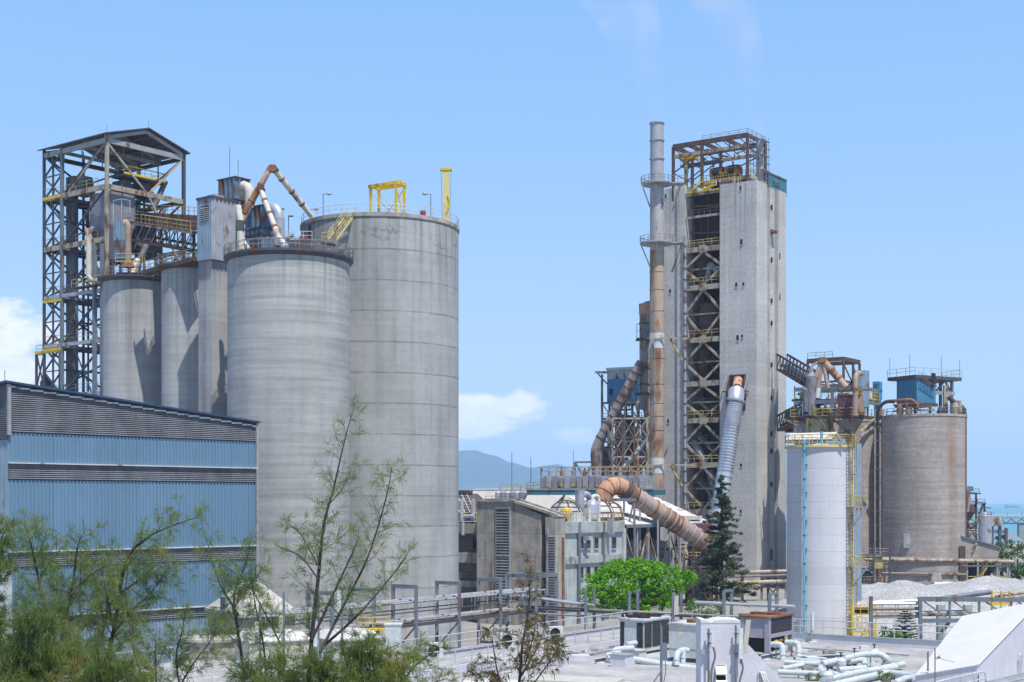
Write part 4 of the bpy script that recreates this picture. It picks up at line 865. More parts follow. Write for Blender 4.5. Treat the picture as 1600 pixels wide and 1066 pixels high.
def silver_duct():
    r = thing('ribbed_duct', 'silver ribbed duct leaning against the kiln tower', 'duct', P(1122, 800, 290))
    pts = [(1151.5,600,294.3), (1149.5,622,292.5), (1143,665,291.5), (1133,735,290.5), (1121,808,289.5), (1112,880,289)]
    Pt = [P(*p) for p in pts]; Pt = [Pt[0], Pt[1], Pt[2], Pt[3].lerp(Pt[4], .0), Pt[5]]
    o = G().pipe([P(1153,594,297.5), P(1151.5,606,294)], .95, 18).build('rusty_head', 'ductr', r, True)
    G().tube(P(1151.2,607,294), P(1150.6,611.5,293.6), 1.35, 18).build('flange', 'rsteel', o, True)
    o = G().pipe([P(1150.6,611.5,293.6)]+Pt[1:], 1.62, 20, 4).build('duct', 'galv', r, True)
    G().pipe([P(1150.4,613,293.4), P(1148.6,633,292.2)], 1.7, 20).build('hood', 'galv', o, True)
    for k in range(46):
        t = k/45*3; i = min(2, int(t)); c = Pt[1+i].lerp(Pt[2+i], t-i) if k > 1 else Pt[1].lerp(Pt[2], .1+k*.04); d = (Pt[2+i]-Pt[1+i]).normalized()*.1
        G().tube(c-d, c+d, 1.76 if k > 2 else 2.0, 20).build('rib', 'galvd', o, True)
silver_duct()

# ================================================================ RUSTY BIG DUCT, SHED, KILN
def big_duct():
    r = thing('rusty_duct', 'big rusty cream duct bending over and sloping down to the kiln tower foot', 'duct', P(942, 790, 238))
    e = [P(943,790,238), P(943,754,238), P(966,756,238.5), P(1103,849,246)]
    d = (e[3]-e[2]).normalized()
    hz_ = Vector((d.x, d.y, 0)).normalized(); slope = math.atan2(-d.z, Vector((d.x, d.y)).length); ra = 2.35; c0 = P(943,781,238)+hz_*ra; q1 = math.pi/2-slope
    arc_ = [c0-hz_*ra*math.cos(t)+Vector((0,0,ra*math.sin(t))) for t in [i_/12*(math.pi-q1) for i_ in range(13)]]
    e[2] = arc_[-1]; d = (e[3]-e[2]).normalized()
    o = G().pipe([e[0]]+arc_+[e[2].lerp(e[3], .06)], 1.5, 24).build('elbow', 'ductr', r, True)
    for k_ in (3, 6, 9): G().tube(arc_[k_]-(arc_[k_+1]-arc_[k_]).normalized()*.07, arc_[k_]+(arc_[k_+1]-arc_[k_]).normalized()*.07, 1.56, 24).build('joint', 'rusty', o, True)
    G().tube(P(943,784,238), P(943,789,238), 1.85, 24).build('flange', 'galvd', o, True)
    G().pipe([P(943,789,238), P(943,805,238)], 1.7, 24, r2=2.6).build('skirt', 'rusty', o, True)
    s_ = e[2].lerp(e[3], .05); o = G().pipe([s_, e[3]], 1.55, 24).build('duct', 'duct', r, True)
    n = 13
    for k in range(n):
        c = s_.lerp(e[3], (k+.3)/n); G().tube(c-d*.13, c+d*.13, 1.68, 24).build('rib', 'rsteel' if k < 2 else 'galvd' if k % 4 else 'rusty', o, True)
    for t, w in ((.0,.9),(.56,1.2)): c = s_.lerp(e[3], t); G().tube(c-d*w*.6, c+d*w*.6, 1.59 if t else 1.63, 24).build('burnt_band', 'rusty' if t else 'dsteel', o, True)
    G().pipe([e[3]-d*.2, e[3]+d*1.2, e[3]+d*1.4+Vector((0,1,-2.5))], 1.75, 20, 1).build('inlet', 'dsteel', r, True)
    # support frame
    zc = Zp(781, 236)
    for a, b, w in ((P(955,781,236.5),P(994,781,236.5),.5), (P(991,782,236.5),P(992,905,236.5),.35), (P(990,784,236.5),P(980,830,237),.25), (P(975,783,239),P(975,800,239),.3)): G().beam(a, b, w).build('support', 'gsteel', r, True)
    for px in (1000,1028): G().beam((Xp(px,240),240,0), P(px,795+(px-1000)*.6,240), .3).build('support', 'lsteel', r, True)
big_duct()

def shed():
    f = Fr(977, 235, 55); r = fthing('kiln_shed', 'open shed with a white sheet roof and dark machinery inside, under the rusty duct', 'shed', f)
    A = f.a(1108); B = 11; z0, z1 = f.z(826), f.z(810, A)
    z0 = (z0+z1)/2; zr = z0+4.6
    G().hexa([(-.5,-.5,z0-.2),(A,-.5,z0-.2),(A,B,zr-.2),(-.5,B,zr-.2)], [(-.5,-.5,z0),(A,-.5,z0),(A,B,zr),(-.5,B,zr)]).build('roof', 'whiteroof', r)
    G().corr((A,-.55),(-.5,-.55),z0-.6,z0-.05,pitch=.5).build('fascia', 'gsteel', r)
    n = 8
    for k in range(n+1):
        x = A*k/n
        G().beam((x,0,0), (x,0,z0-.3), .4).build('column', 'lsteel' if k % 3 else 'rsteel', r)
        if k < n and k % 2 == 0: G().beam((x,0,z0-1), (x+A/n,0,z0-8), .25).build('brace', 'cream', r)
        elif k < n: G().beam((x+A/n,0,z0-1), (x,0,z0-9), .25).build('brace', 'cream', r)
    for z in (z0-4.5, z0-8.5): G().beam((0,.2,z), (A,.2,z), .25, .4).build('girt', 'rsteel', r)
    G().box(0, A, B-.3, B, 0, z0+.5).build('back_wall', 'dark', r); G().box(-.3,0,0,B,0,z0-.3).build('end_wall', 'dark', r)  # walls painted near black to deepen the shade inside the shed
    G().box(0, A, .8, B, z0-9, z0-8.8).build('mezzanine', 'dsteel', r)
    G().box(A-7, A-3, -.2, 6, z0+.5, z0+1.2).build('roof_vent', 'whiteroof', r)
    k = thing('kiln_drum', 'pale rusty rotary drum lying inside the dark open shed', 'drum', f.w(A*.35, 5, z0-8.8), f.rot)
    G().tube((-11,0,3), (10,0,3), 2.7, 24).build('shell', 'galvd', k)
    for x in (-9,-4,1,6): G().tube((x-.4,0,3), (x+.4,0,3), 3.05, 24).build('tyre', 'lsteel', k); G().box(x-.8,x+.8,-2.6,2.6,0,1.1).build('pedestal', 'rsteel', k)
    # tangle at the tower foot
    q = thing('inlet_machinery', 'dark railed machinery where the rusty duct meets the tower foot', 'machine', (Xp(1090,255), 255, 0))
    for i in range(4):
        z = 2.6+i*2.6; G().box(-4, 3, -2, 3, z, z+.2).build('floor', 'dsteel', q); G().rail([(-4,-2,z+.2),(3,-2,z+.2)], 1.2, 1.5, .06).build('floor_rail', 'raily' if i > 1 else 'railr', q)
    for x in (-4,-1,2,3): G().beam((x,-2,0), (x,-2,11.5), .3).build('post', 'rsteel', q)
    G().box(-.6, 2.6, -1, 3, 12.6, 14.2).build('cabinet', 'maroon', q); G().box(-.5, 2.5, -1, 3, 10.6, 12.6).build('cabinet_base', 'dsteel', q); G().box(-2, 2.6, -1.5, 2, 0, 4.5).build('fan_housing', 'dsteel', q)
    G().tube((-3,-1.6,2), (-3,-1.6,9), .6, 14).build('duct', 'dsteel', q); G().tube((1,-2.1,3.2), (1,2,3.2), 1.4, 20).build('fan', 'dsteel', q)
    for a_, b_ in (((-3.8,-2.1,10.5),(1,-2.1,5.2)), ((-1,-2.2,8),(3,-2.2,10.5)), ((-4,-2,0),(-1,-2,5)), ((2,-2,0),(-1,-2,5))): G().beam(a_, b_, .2).build('brace', 'rsteel', q)
shed()

# ================================================================ MIDDLE BUILDINGS
def concrete_house():
    f = Fr(869, 205, 55); r = fthing('concrete_building', 'stained concrete block building with a tall louvre strip and a sloping top', 'building', f)
    B = f.l(745); zt = f.z(784, 0, B); lk = f.l(800); lg = f.l(853); lg2 = f.l(845); zs = f.z(808); A = 2.4
    # main wall with the sloping crown (polygon along l, extruded along a)
    poly = [(0, lg2, 0), (0, B, 0), (0, B, zt), (0, lk, zt), (0, lg2, zs+.3)]
    G().prism(poly, (A, 0, 0)).build('wall', 'conc_old', r)
    G().box(-.2, A, 0, lg, 0, zs).build('pier', 'conc_old', r)
    G().box(.9, A, lg, lg2, 0, zs-1).build('recess_wall', 'dark', r)  # recess painted near black so it reads as a shaded gap
    G().prism([(-.25,lk+.4,zt+.02),(-.25,B+.2,zt+.02),(-.25,B+.2,zt+.4),(-.25,lk+.2,zt+.4)], (A+.6,0,0)).build('coping', 'conc_old', r)
    for a_ in (-.25, A-.2): G().prism([(a_,-.1,zs+.05),(a_,lk+.2,zt+.02),(a_,lk+.2,zt+.4),(a_,-.1,zs+.45)], (.5,0,0)).build('slope_curb', 'conc_old', r)
    G().prism([(.2,-.1,zs),(.2,lk,zt),(.2,lk,zt+.12),(.2,-.1,zs+.12)], (A-.4,0,0)).build('slope_roof', 'conc_old', r)
    l0, l1 = f.l(797), f.l(776); z1 = f.z(794,0,l0)
    o = G().slats((-.05,l1),(-.05,l0),1,z1,pitch=.42,depth=.2).build('louvre_strip', 'louvre', r); G().box(-.045,-.02,l0,l1,1,z1).build('louvre_backing', 'dark', o)
    for y_ in (l0,l1): G().box(-.2,.02,y_-.1,y_+.1,.5,z1+.2).build('louvre_frame', 'lsteel', o)
    for k in range(5): z = z1-k*(z1-1)/4.6; G().box(-.28,.0,l0,l1,z-.08,z+.1).build('louvre_transom', 'lsteel', o)
    l2, l3 = f.l(868.5,-.3), f.l(856,-.3); z2 = f.z(836)
    o = G().slats((-.25,l3),(-.25,l2+.1),.5,z2,pitch=.38,depth=.18).build('pier_louvre', 'louvre', r)
    G().beam((-.4,l3,0), (-.4,l3,zs-1.5), .25).build('downpipe', 'lsteel', r)
    # ---- office wing
    g = Fr(871, 206.5, 55); q = fthing('office_block', 'weathered pale two storey office block behind the bright green tree', 'building', g)
    A = g.a(972); z3 = g.z(818); zp = g.z(834); zb = g.z(871); zb2 = g.z(883); D = 9
    G().box(0, A, 0, D, 0, z3).build('wall', 'conc_blue', q)
    G().box(-.1, A+.25, -.35, D+.1, zp, z3+.15).build('parapet', 'conc_bl2', q); G().box(-.1, A+.25, -.3, -.003, zb2, zb).build('floor_band', 'conc_bl2', q)
    G().box(-.1, A+.25, -.3, -.003, 2.6, 3.4).build('floor_band', 'conc_old', q)
    for px in (875, 902, 940.5): G().box(g.a(px)-.22, g.a(px)+.22, -.5, -.2, 0, z3+.1).build('pilaster', 'gsteel', q)
    G().box(A-.3, A+.5, -.45, .5, 0, zp+.5).build('corner_pier', 'conc_blue', q)
    for px, w in ((876,1.1),(907,1.3),(918.5,1.2),(931,1.2),(958.5,1.3)):
        for ya, yb in ((840,857),(886,904)):
            a_ = g.a(px); z0, z1 = g.z(yb,a_), g.z(ya,a_); w2 = w*.5
            o = G().box(a_-w2, a_+w2, -.06, -.004, z0, z1).build('window', 'dark', q)
            G().box(a_-w2+.08, a_+w2-.08, -.09, -.062, z0+.1, z0+(z1-z0)*.45).build('pane', 'glass', o)
            G().box(a_-w2-.08, a_+w2+.08, -.2, -.004, z0-.15, z0).build('sill', 'conc_blue', o)
            for s_ in (-w2-.05, w2-.01): G().box(a_+s_, a_+s_+.07, -.13, -.004, z0, z1).build('frame', 'lsteel', o)
    a_ = g.a(911); G().box(a_-.5, a_+.5, -1.4, -.4, g.z(844,a_), g.z(838,a_)).build('window_hood', 'galv', q)
    a_ = g.a(947); G().box(a_-.25, a_+.25, -1.3, -.4, g.z(835,a_), g.z(810,a_)).build('duct', 'galvd', q)
    zr = z3+.15
    G().rail([(.2,-.2,zr),(A,-.2,zr),(A,D,zr)], 1.2, 1.5, .05).build('roof_rail', 'raily', q)
    G().pipe([(.3,-.8,0),(.3,-.8,z3-2)], .18, 8).build('downpipe', 'rusty', q)
    # roof kit
    def kit(px, w, d, h, mat, label, nm, cat, dl=3, cap=None):
        a_ = g.a(px, dl); t = thing(nm, label, cat, g.w(a_, dl, zr), g.rot)
        return t
    t = kit(885,0,0,0,'', 'small yellow water tank on stubby legs on the office roof', 'water_tank', 'tank')
    G().lathe((0,0), [(.9,.5),(1.0,.9),(.95,1.7),(.75,1.9)], 20).build('tank', 'ytank', t); G().lathe((0,0), [(.8,1.9),(.65,2.1),(0,2.15)], 20).build('lid', 'yellow', t)
    for x, y in ((-.6,-.6),(.6,-.6),(.6,.6),(-.6,.6)): G().beam((x,y,0), (x,y,.7), .12).build('leg', 'yellow', t)
    t = kit(906,0,0,0,'', 'tall pale square duct riser on the office roof', 'duct_riser', 'duct', 4)
    G().pipe([(0,0,0),(0,0,4.8)], .85, 4).build('duct', 'galvd', t); G().pipe([(.8,.6,0),(.8,.6,4.2),(3.6,.6,4.2),(4.2,.6,2.2)], .5, 12, 1.2).build('bend', 'galvd', t)
    t = kit(925,0,0,0,'', 'pale silver vessel with piping on the office roof', 'roof_vessel', 'vessel', 3)
    G().lathe((0,0), [(0,3.4),(.9,3.1),(1.1,2.6),(1.1,.5),(.5,0)], 20).build('shell', 'galv', t); G().pipe([(1.5,-.3,0),(1.5,-.3,3.9),(.2,0,3.9),(.2,0,3.2)], .28, 10, .5).build('pipe', 'white', t); G().box(-2,-1.2,-.6,.6,0,2).build('control_box', 'white', t)
    t = kit(899,0,0,0,'', 'low white condenser box beside the small yellow tank', 'roof_box', 'box', 2)
    G().box(-1.4,1.2,-.6,.6,0,1.4).build('casing', 'white', t); G().lathe((0,0), [(.45,1.4),(.45,1.6),(0,1.6)], 16).build('fan', 'dsteel', t); G().tube((1.4,0,.5), (2.6,0,.5), .25, 10).build('pipe', 'galv', t)
    # domed tiled roofs on the office roof, left of the rusty duct
    for px, dl, rad, lb, mt in ((884,5,2.7,'domed grey roof cage behind the small yellow tank','galvd'),(930,5,3.0,'white domed vault with a dark grid left of the rusty elbow','whiteroof'),(950,5,2.6,'smaller rusty white grid vault under the rusty elbow','whiteroof')):
        a_ = g.a(px, dl); t = thing('grid_vault', lb, 'vault', g.w(a_, dl, zr), g.rot)
        G().lathe((0,0), [(rad*math.cos(q_), .6+rad*.95*math.sin(q_)) for q_ in [i*math.pi/2/7 for i in range(8)]], 24).build('vault', mt, t)
        for k in range(8): a0 = k*math.pi/4; G().pipe([(math.cos(a0)*(rad+.05)*math.cos(q_), math.sin(a0)*(rad+.05)*math.cos(q_), .6+(rad*.95+.05)*math.sin(q_)) for q_ in [i*math.pi/2/7 for i in range(8)]], .12, 5).build('rib', 'rsteel', t)
        for zq in (.2,.5,.8): G().lathe((0,0), [((rad+.05)*math.cos(zq*1.3)-.06, .55+rad*.95*math.sin(zq*1.3)),((rad+.1)*math.cos(zq*1.3), .6+rad*.95*math.sin(zq*1.3)),((rad+.02)*math.cos(zq*1.3), .72+rad*.95*math.sin(zq*1.3))], 24).build('hoop', 'rsteel', t)
        G().lathe((0,0), [(rad,0),(rad,.6)], 24).build('base', 'rsteel', t)
    # ---- dark recess between the biggest silo and the concrete building
    h = Fr(752, 216, 55); q = fthing('block_house', 'dark block wall building in the gap right of the biggest silo', 'building', h)
    l_ = h.l(690); zt = h.z(816)
    G().box(0, 6, -2, l_, 0, zt).build('wall', 'brick', q); G().box(-.4, 6, -2, l_+.2, zt, h.z(834)+0*zt if False else zt+.02).build('roof_slab', 'conc_old', q)
    G().box(-.6, -.01, -2, l_, h.z(834), h.z(818)).build('ring_beam', 'conc_old', q)
    for y0, y1 in ((864,880),(908,918)): G().box(-.3, -.01, -2, l_, h.z(y1), h.z(y0)).build('floor_band', 'conc_old', q)
    G().box(-.05, -.02, h.l(739), h.l(744), h.z(858), h.z(840)).build('window', 'dark', q)
    G().pipe([(-.5,h.l(744),zt+.9),(-.5,h.l(727),zt+.9),(-.5,h.l(727),zt-2)], .3, 10, .6).build('drain_pipe', 'galv', q)
    G().rail([(0,h.l(744),zt),(0,l_,zt)], 1.4, 2, .06).build('roof_rail', 'raily', q)
    for px in (722, 740): G().tube((-.1,h.l(px),zt), (-.1,h.l(px),zt+3.6), .3, 10).build('vent_pipe', 'galv', q)
concrete_house()

def back_roofs():
    # sheds with corrugated gable roofs far behind
    f = Fr(836, 320, 55); r = fthing('storage_shed', 'long pale sheet roof storage shed far behind the concrete building', 'shed', f)
    l_ = f.l(705); zr = f.z(767,0,l_*.5); ze = zr-5
    G().hexa([(0,-4,ze),(9,-4,zr),(9,l_,zr),(0,l_,ze)], [(0,-4,ze+.2),(9,-4,zr+.2),(9,l_,zr+.2),(0,l_,ze+.2)]).build('roof', 'paleroof', r)
    G().hexa([(9,-4,zr),(18,-4,ze),(18,l_,ze),(9,l_,zr)], [(9,-4,zr+.2),(18,-4,ze+.2),(18,l_,ze+.2),(9,l_,zr+.2)]).build('roof', 'paleroof', r)
    G().box(.5, 17.5, -3.5, l_-.5, 0, ze).build('wall', 'brick', r); G().tube((9,-4,zr+.3), (9,l_,zr+.3), .3, 8).build('ridge', 'paleroof', r)
    f = Fr(743, 262, 55); r = fthing('tiled_shed', 'dark brown roof with pale broken battens beside the biggest silo', 'shed', f)
    zt, zb = f.z(771), f.z(802); w = f.l(680)
    G().hexa([(0,-.5,zb),(7,-.5,zb),(7,w,zb),(0,w,zb)], [(2.5,4,zt),(6,4,zt),(6,w,zt),(2.5,w,zt)]).build('roof', 'tile', r)
    G().box(.5,6.5,0,w,0,zb).build('wall', 'brick', r)
    for k in range(7):
        t = k/7; G().beam((2.5*t-.05,-.5+4.5*t,zb+(zt-zb)*t+.08), (2.5*t-.05,w,zb+(zt-zb)*t+.08), .14).build('batten', 'whiteroof', r)
    for k in range(9): G().beam((-.05,1.2*k,zb+.1), (2.45,4+1.2*k,zt+.1), .12).build('batten', 'whiteroof', r)
    G().box(2.2,4,3.6,w,zt,zt+.6).build('ridge_cap', 'rsteel', r)
    # precipitator: teal casing, pale hoppers, transformer boxes and rails on top
    f = Fr(1006, 288, 68); r = fthing('precipitator', 'long teal dust precipitator with pale hoppers and grey boxes along its top', 'machine', f)
    f2 = f; l_ = f.l(822.5); zt, zm = f.z(765.5,0,l_*.5), f.z(773.5,0,l_*.5); zh = zm-4
    G().box(0, 9, -2, l_, zm, zt).build('casing', 'teal', r)
    G().box(-.15, 9.1, -2, l_+.15, zt, zt+.3).build('top_plate', 'lsteel', r)
    n = 3
    for k in range(n):
        y0, y1 = l_*k/n+.25, l_*(k+1)/n-.25; c = (y0+y1)/2
        G().hexa([(-5.5,y0+2.6,zm-4.4),(-.1,y0,zm-.2),(-.1,y1,zm-.2),(-5.5,y1-.2,zm-4.4)], [(-5.5,y0+2.6,zm-4.2),(-.1,y0,zm),(-.1,y1,zm),(-5.5,y1-.2,zm-4.2)]).build('sloping_apron', 'paleroof', r); G().box(.4, 8, y0, y1, zm-6, zm-.01).build('lower_casing', 'tealblue', r)
        G().beam((-.1,y1+.25,0), (-.1,y1+.25,zm), .5).build('leg', 'teal', r); G().beam((8,y1+.25,0), (8,y1+.25,zm), .5).build('leg', 'teal', r)
    G().rail([(-.1,-2,zt+.3),(-.1,l_,zt+.3)], 1.3, 1.6, .06).build('edge_rail', 'railr', r)
    up = zt+.3
    G().box(1.5, 8, 0, l_*.9, up, up+2.6).build('roof_casing', 'galvd', r)
    for k in range(17):
        y = l_*.9*(k+.5)/17; G().box(1.0, 1.5, y-.55, y+.55, up+.1, up+2.2+rnd.uniform(0,.4)).build('transformer_box', 'greyp' if k % 3 else 'galvd', r)
        if k % 2: G().box(.7, 1.0, y-.3, y+.2, up+.4, up+1).build('control_box', 'raily', r)
    G().rail([(1.6,0,up+2.6),(1.6,l_*.9,up+2.6)], 1.9, 1.7, .07).build('top_rail', 'railr', r); G().rail([(7.6,0,up+2.6),(7.6,l_*.9,up+2.6)], 1.9, 1.7, .07).build('top_rail', 'raily', r)
    for k in range(9): y = l_*.9*(k+.5)/9; G().lathe((4,y), [(.35,up+2.6),(.35,up+3.6),(.2,up+3.9),(.2,up+4.3),(0,up+4.3)], 10).build('insulator', 'rusty' if k % 2 else 'lsteel', r)
    G().tube((2,l_*.62,up+2.6), (2,l_*.62,up+8), .05, 4).build('lightning_rod', 'dsteel', r); G().tube((2,l_*.4,up+2.6), (2,l_*.4,up+7), .05, 4).build('lightning_rod', 'dsteel', r)
    # smaller precipitator to the left
    f = Fr(832, 298, 68); r = fthing('small_precipitator', 'low row of grey canisters behind the concrete building, left of the teal precipitator', 'machine', f)
    l_ = f.l(772); zt = f.z(784)
    G().box(0, 6, 0, l_, zt-4, zt).build('casing', 'greyp', r)
    for k in range(8): y = l_*(k+.5)/8; G().lathe((1,y), [(.7,zt),(.7,zt+1.9),(.45,zt+2.2),(0,zt+2.2)], 14).build('canister', 'galvd' if k % 2 else 'greyp', r)
    G().rail([(0,0,zt),(0,l_+2,zt)], 1.2, 1.5, .06).build('edge_rail', 'railr', r); G().rail([(3,-1,zt+2),(3,l_,zt+2)], 1.6, 1.5, .06).build('top_rail', 'raily', r)
    for x in (0,6):
        for y in (0,l_): G().beam((x,y,0), (x,y,zt-4), .4).build('leg', 'dsteel', r)
    for y, h in ((l_*.72,10.5),(l_*.22,9.5),(-.5,7)): G().tube((4,y,zt), (4,y,zt+h), .07, 4).build('lightning_rod', 'dsteel', r)
    G().lathe((4,-.5), [(0,zt+7.2),(.3,zt+7),(.3,zt+6.4),(0,zt+6.3)], 8).build('floodlight', 'dsteel', r)
back_roofs()

# ================================================================ BLUE FILTER HOUSE, PIPES LEFT OF THE CHIMNEY
def filter_house():
    f = Fr(1015, 318, 64); r = fthing('filter_house', 'blue clad filter house with a pale top on rusty steel legs left of the chimney', 'building', f)
    l_ = f.l(948.5); zt, zmid, zb = f.z(577,0,l_*.5), f.z(592,0,l_*.5), f.z(629,0,l_*.5); A = 8
    G().box(.06, A, 0, l_-.06, zb, zt).build('body', 'tealblue', r)
    G().corr((0,l_),(0,0),zb,zmid,pitch=.6,depth=.08).build('blue_cladding', 'tealblue', r); G().corr((0,l_),(0,0),zmid+.02,zt,pitch=.6,depth=.08).build('pale_cladding', 'galvd', r)
    G().box(-.2, A+.2, -.2, l_+.2, zt, zt+.5).build('roof', 'whiteroof', r)
    G().beam((0,l_,f.z(582,0,l_)), (0,f.l(930),f.z(581,0,l_)), .5, .5).build('jib', 'cream', r); G().beam((0,l_,f.z(600,0,l_)), (0,f.l(933),f.z(582,0,l_)), .25).build('jib_brace', 'rsteel', r)
    o = G().box(-.2,-.1,f.l(957),f.l(953),f.z(618,0,l_),f.z(608,0,l_)).build('hatch', 'dark', r)
    # legs and bracing below
    ys = [f.l(p) for p in (942, 958, 978, 998, 1014)]; zl = [zb, f.z(654,0,l_*.5), f.z(690,0,l_*.5), f.z(722,0,l_*.5), f.z(742,0,l_*.5)]
    for x in (-.5, 4, A):
        for i, y in enumerate(ys): G().beam((x,y,0), (x,y,zb if i or x > 0 else f.z(585,0,l_)), .42).build('leg', 'cream' if x < 0 else 'rsteel', r)
        for i, z in enumerate(zl):
            G().beam((x,ys[0],z), (x,ys[-1],z), .3, .5).build('beam', 'rsteel' if i % 2 else 'cream', r)
            if x < 1 and i < 4:
                for y0, y1 in zip(ys, ys[1:]): 
                    G().beam((x,y0,z), (x,y1,zl[i+1]), .2).build('brace', 'cream' if (i+int(y0)) % 2 else 'rsteel', r)
                    if i % 2: G().beam((x,y1,z), (x,y0,zl[i+1]), .2).build('brace', 'cream', r)
    rr = random.Random(9); z9 = f.z(742,0,l_*.5)
    for k in range(46):
        y0 = rr.uniform(ys[-1], ys[0]); x0 = rr.uniform(-.3, 6); z0_ = rr.uniform(z9, zl[0]-1)
        if k % 3 == 0: G().beam((x0,y0,z0_-rr.uniform(3,8)), (x0,y0,z0_), .2).build('post', 'rsteel' if k % 2 else 'rusty', r)
        elif k % 3 == 1: G().beam((x0,y0,z0_), (x0,min(ys[0],y0+rr.uniform(2,5)),z0_+rr.uniform(-4,4)), .16).build('brace', 'rsteel' if k % 2 else 'cream', r)
        else: G().tube((x0,y0,z0_), (x0,min(ys[0],y0+rr.uniform(1.5,5)),z0_), rr.uniform(.12,.35), 8).build('pipe', 'rusty' if k % 2 else 'galvd', r)
    for i in (1,2,3): G().box(0, A, ys[-1], ys[0], zl[i]-.1, zl[i]).build('floor', 'dsteel', r); G().rail([(-.4,ys[0],zl[i]),(-.4,ys[-1],zl[i])], 1.2, 1.5, .06).build('floor_rail', 'railr', r)
    G().box(2, A, f.l(1014), f.l(996), zl[4], zl[1]-.3).build('blue_panel', 'tealblue', r); G().box(2.5, 6, f.l(994), f.l(980), zl[4], zl[2]).build('red_panel', 'pink', r); G().box(1, 5, f.l(975), f.l(962), zl[4], zl[1]+1).build('grey_bin', 'greyp', r)
    G().box(1, 4, f.l(944)-.5, f.l(938), zl[4]-1, f.z(697,0,l_)).build('red_panel', 'pink', r)
    G().box(.5, 1.2, f.l(992), f.l(982), zl[2]+1, zl[2]+3.4).build('yellow_box', 'raily', r)
    # annex frame at far left
    for a, b in ((( -1,f.l(901),f.z(722,0,l_)),(-1,f.l(945),f.z(722,0,l_))), ((-1,f.l(901),0),(-1,f.l(901),f.z(722,0,l_))), ((-1,f.l(902),f.z(724,0,l_)),(-1,f.l(915),f.z(744,0,l_))), ((-1,f.l(930),f.z(724,0,l_)),(-1,f.l(916),f.z(744,0,l_)))): G().beam(a, b, .4).build('annex_beam', 'gsteel', r)
    # cream lattice standing in front of the filter house
    t = thing('lattice_frame', 'rusty cream cross braced lattice frame left of the chimney, below the blue filter house', 'frame', (Xp(985,304), 304, 0)); pxs = (957, 973, 991, 1011); pys = (654, 684, 714, 744)
    for dy in (0, 4):
        for px in pxs: G().beam((Xp(px,304+dy),304+dy,0), P(px,654,304+dy), .32).build('column', 'cream' if dy == 0 and px in (957,1011) else 'rsteel', t, True)
        for py in pys: G().beam(P(957,py,304+dy), P(1011,py,304+dy), .25, .35).build('beam', 'cream' if py in (654,714) else 'rsteel', t, True)
        for p0, p1 in zip(pxs, pxs[1:]):
            for q0, q1 in zip(pys, pys[1:]):
                G().beam(P(p0,q0,304+dy), P(p1,q1,304+dy), .17).build('brace', 'rusty' if dy == 0 else 'rsteel', t, True)
                if dy == 0: G().beam(P(p1,q0,304), P(p0,q1,304), .17).build('brace', 'cream', t, True)
    # ducts
    Y = 311
    q = thing('hooked_duct', 'weathered grey duct rising to a rusty hook left of the chimney', 'duct', P(1006, 650, Y))
    G().pipe([P(1008,640,Y), P(1008,482,Y), P(1014,478,Y+.5), P(1020,490,Y+1)], 1.25, 18, 1.2).build('riser', 'ductg', q, True)
    for py in (505,530,575,600,615): G().tube(P(1008,py,Y), P(1008,py+1.6,Y), 1.42, 18).build('flange', 'rsteel', q, True)
    G().tube(P(1008,475,Y), P(1008,492,Y), 1.35, 18).build('rusty_hook', 'ductr', q, True)
    for py in (532, 617): o = G().box(Xp(994,Y), Xp(1015,Y), Y-2, Y+1.5, Zp(py,Y), Zp(py,Y)+.35).build('platform', 'rsteel', q, True)
    G().rail([P(995,532,Y-2)+Vector((0,0,.35)), P(1014,532,Y-2)+Vector((0,0,.35))], 3.2, 1.2, .07).build('platform_rail', 'gsteel', q, True)
    G().pipe([P(1008,618,Y), P(1014,634,Y), P(1017,650,Y)], 1.2, 16, 1).build('outlet', 'duct', q, True)
    Y = 309
    q = thing('sloping_duct', 'grey rusty ribbed duct sloping down to the left from the hooked duct', 'duct', P(930, 742, Y))
    a, b = P(1003,566,Y), P(936,690,Y+3)
    o = G().pipe([a, b, P(930,706,Y+3), P(933,742,Y+3)], 1.12, 18, 1.5).build('duct', 'ductg', q, True)
    for k in range(11): c = a.lerp(b, (k+.5)/11); d = (b-a).normalized()*.14; G().tube(c-d, c+d, 1.22, 18).build('flange', 'rsteel' if k % 3 else 'rusty', o, True)
    for px, py in ((985,602),(950,668)): G().beam(P(px,py,Y+1), P(px+3,py+52,Y+2), .35).build('support', 'gsteel', q, True); G().beam(P(px,py,Y+1), P(px+14,py+55,Y+2), .3).build('support', 'cream', q, True)
    q = thing('thin_duct', 'thin pale duct sloping upwards in front of the red panels left of the chimney', 'duct', P(970, 740, 306))
    G().pipe([P(966,740,306), P(1018,680,308)], .55, 12).build('duct', 'galv', q, True); G().tube(P(966,740,306), P(968,737.5,306), .75, 12).build('flange', 'rsteel', q, True)
filter_house()
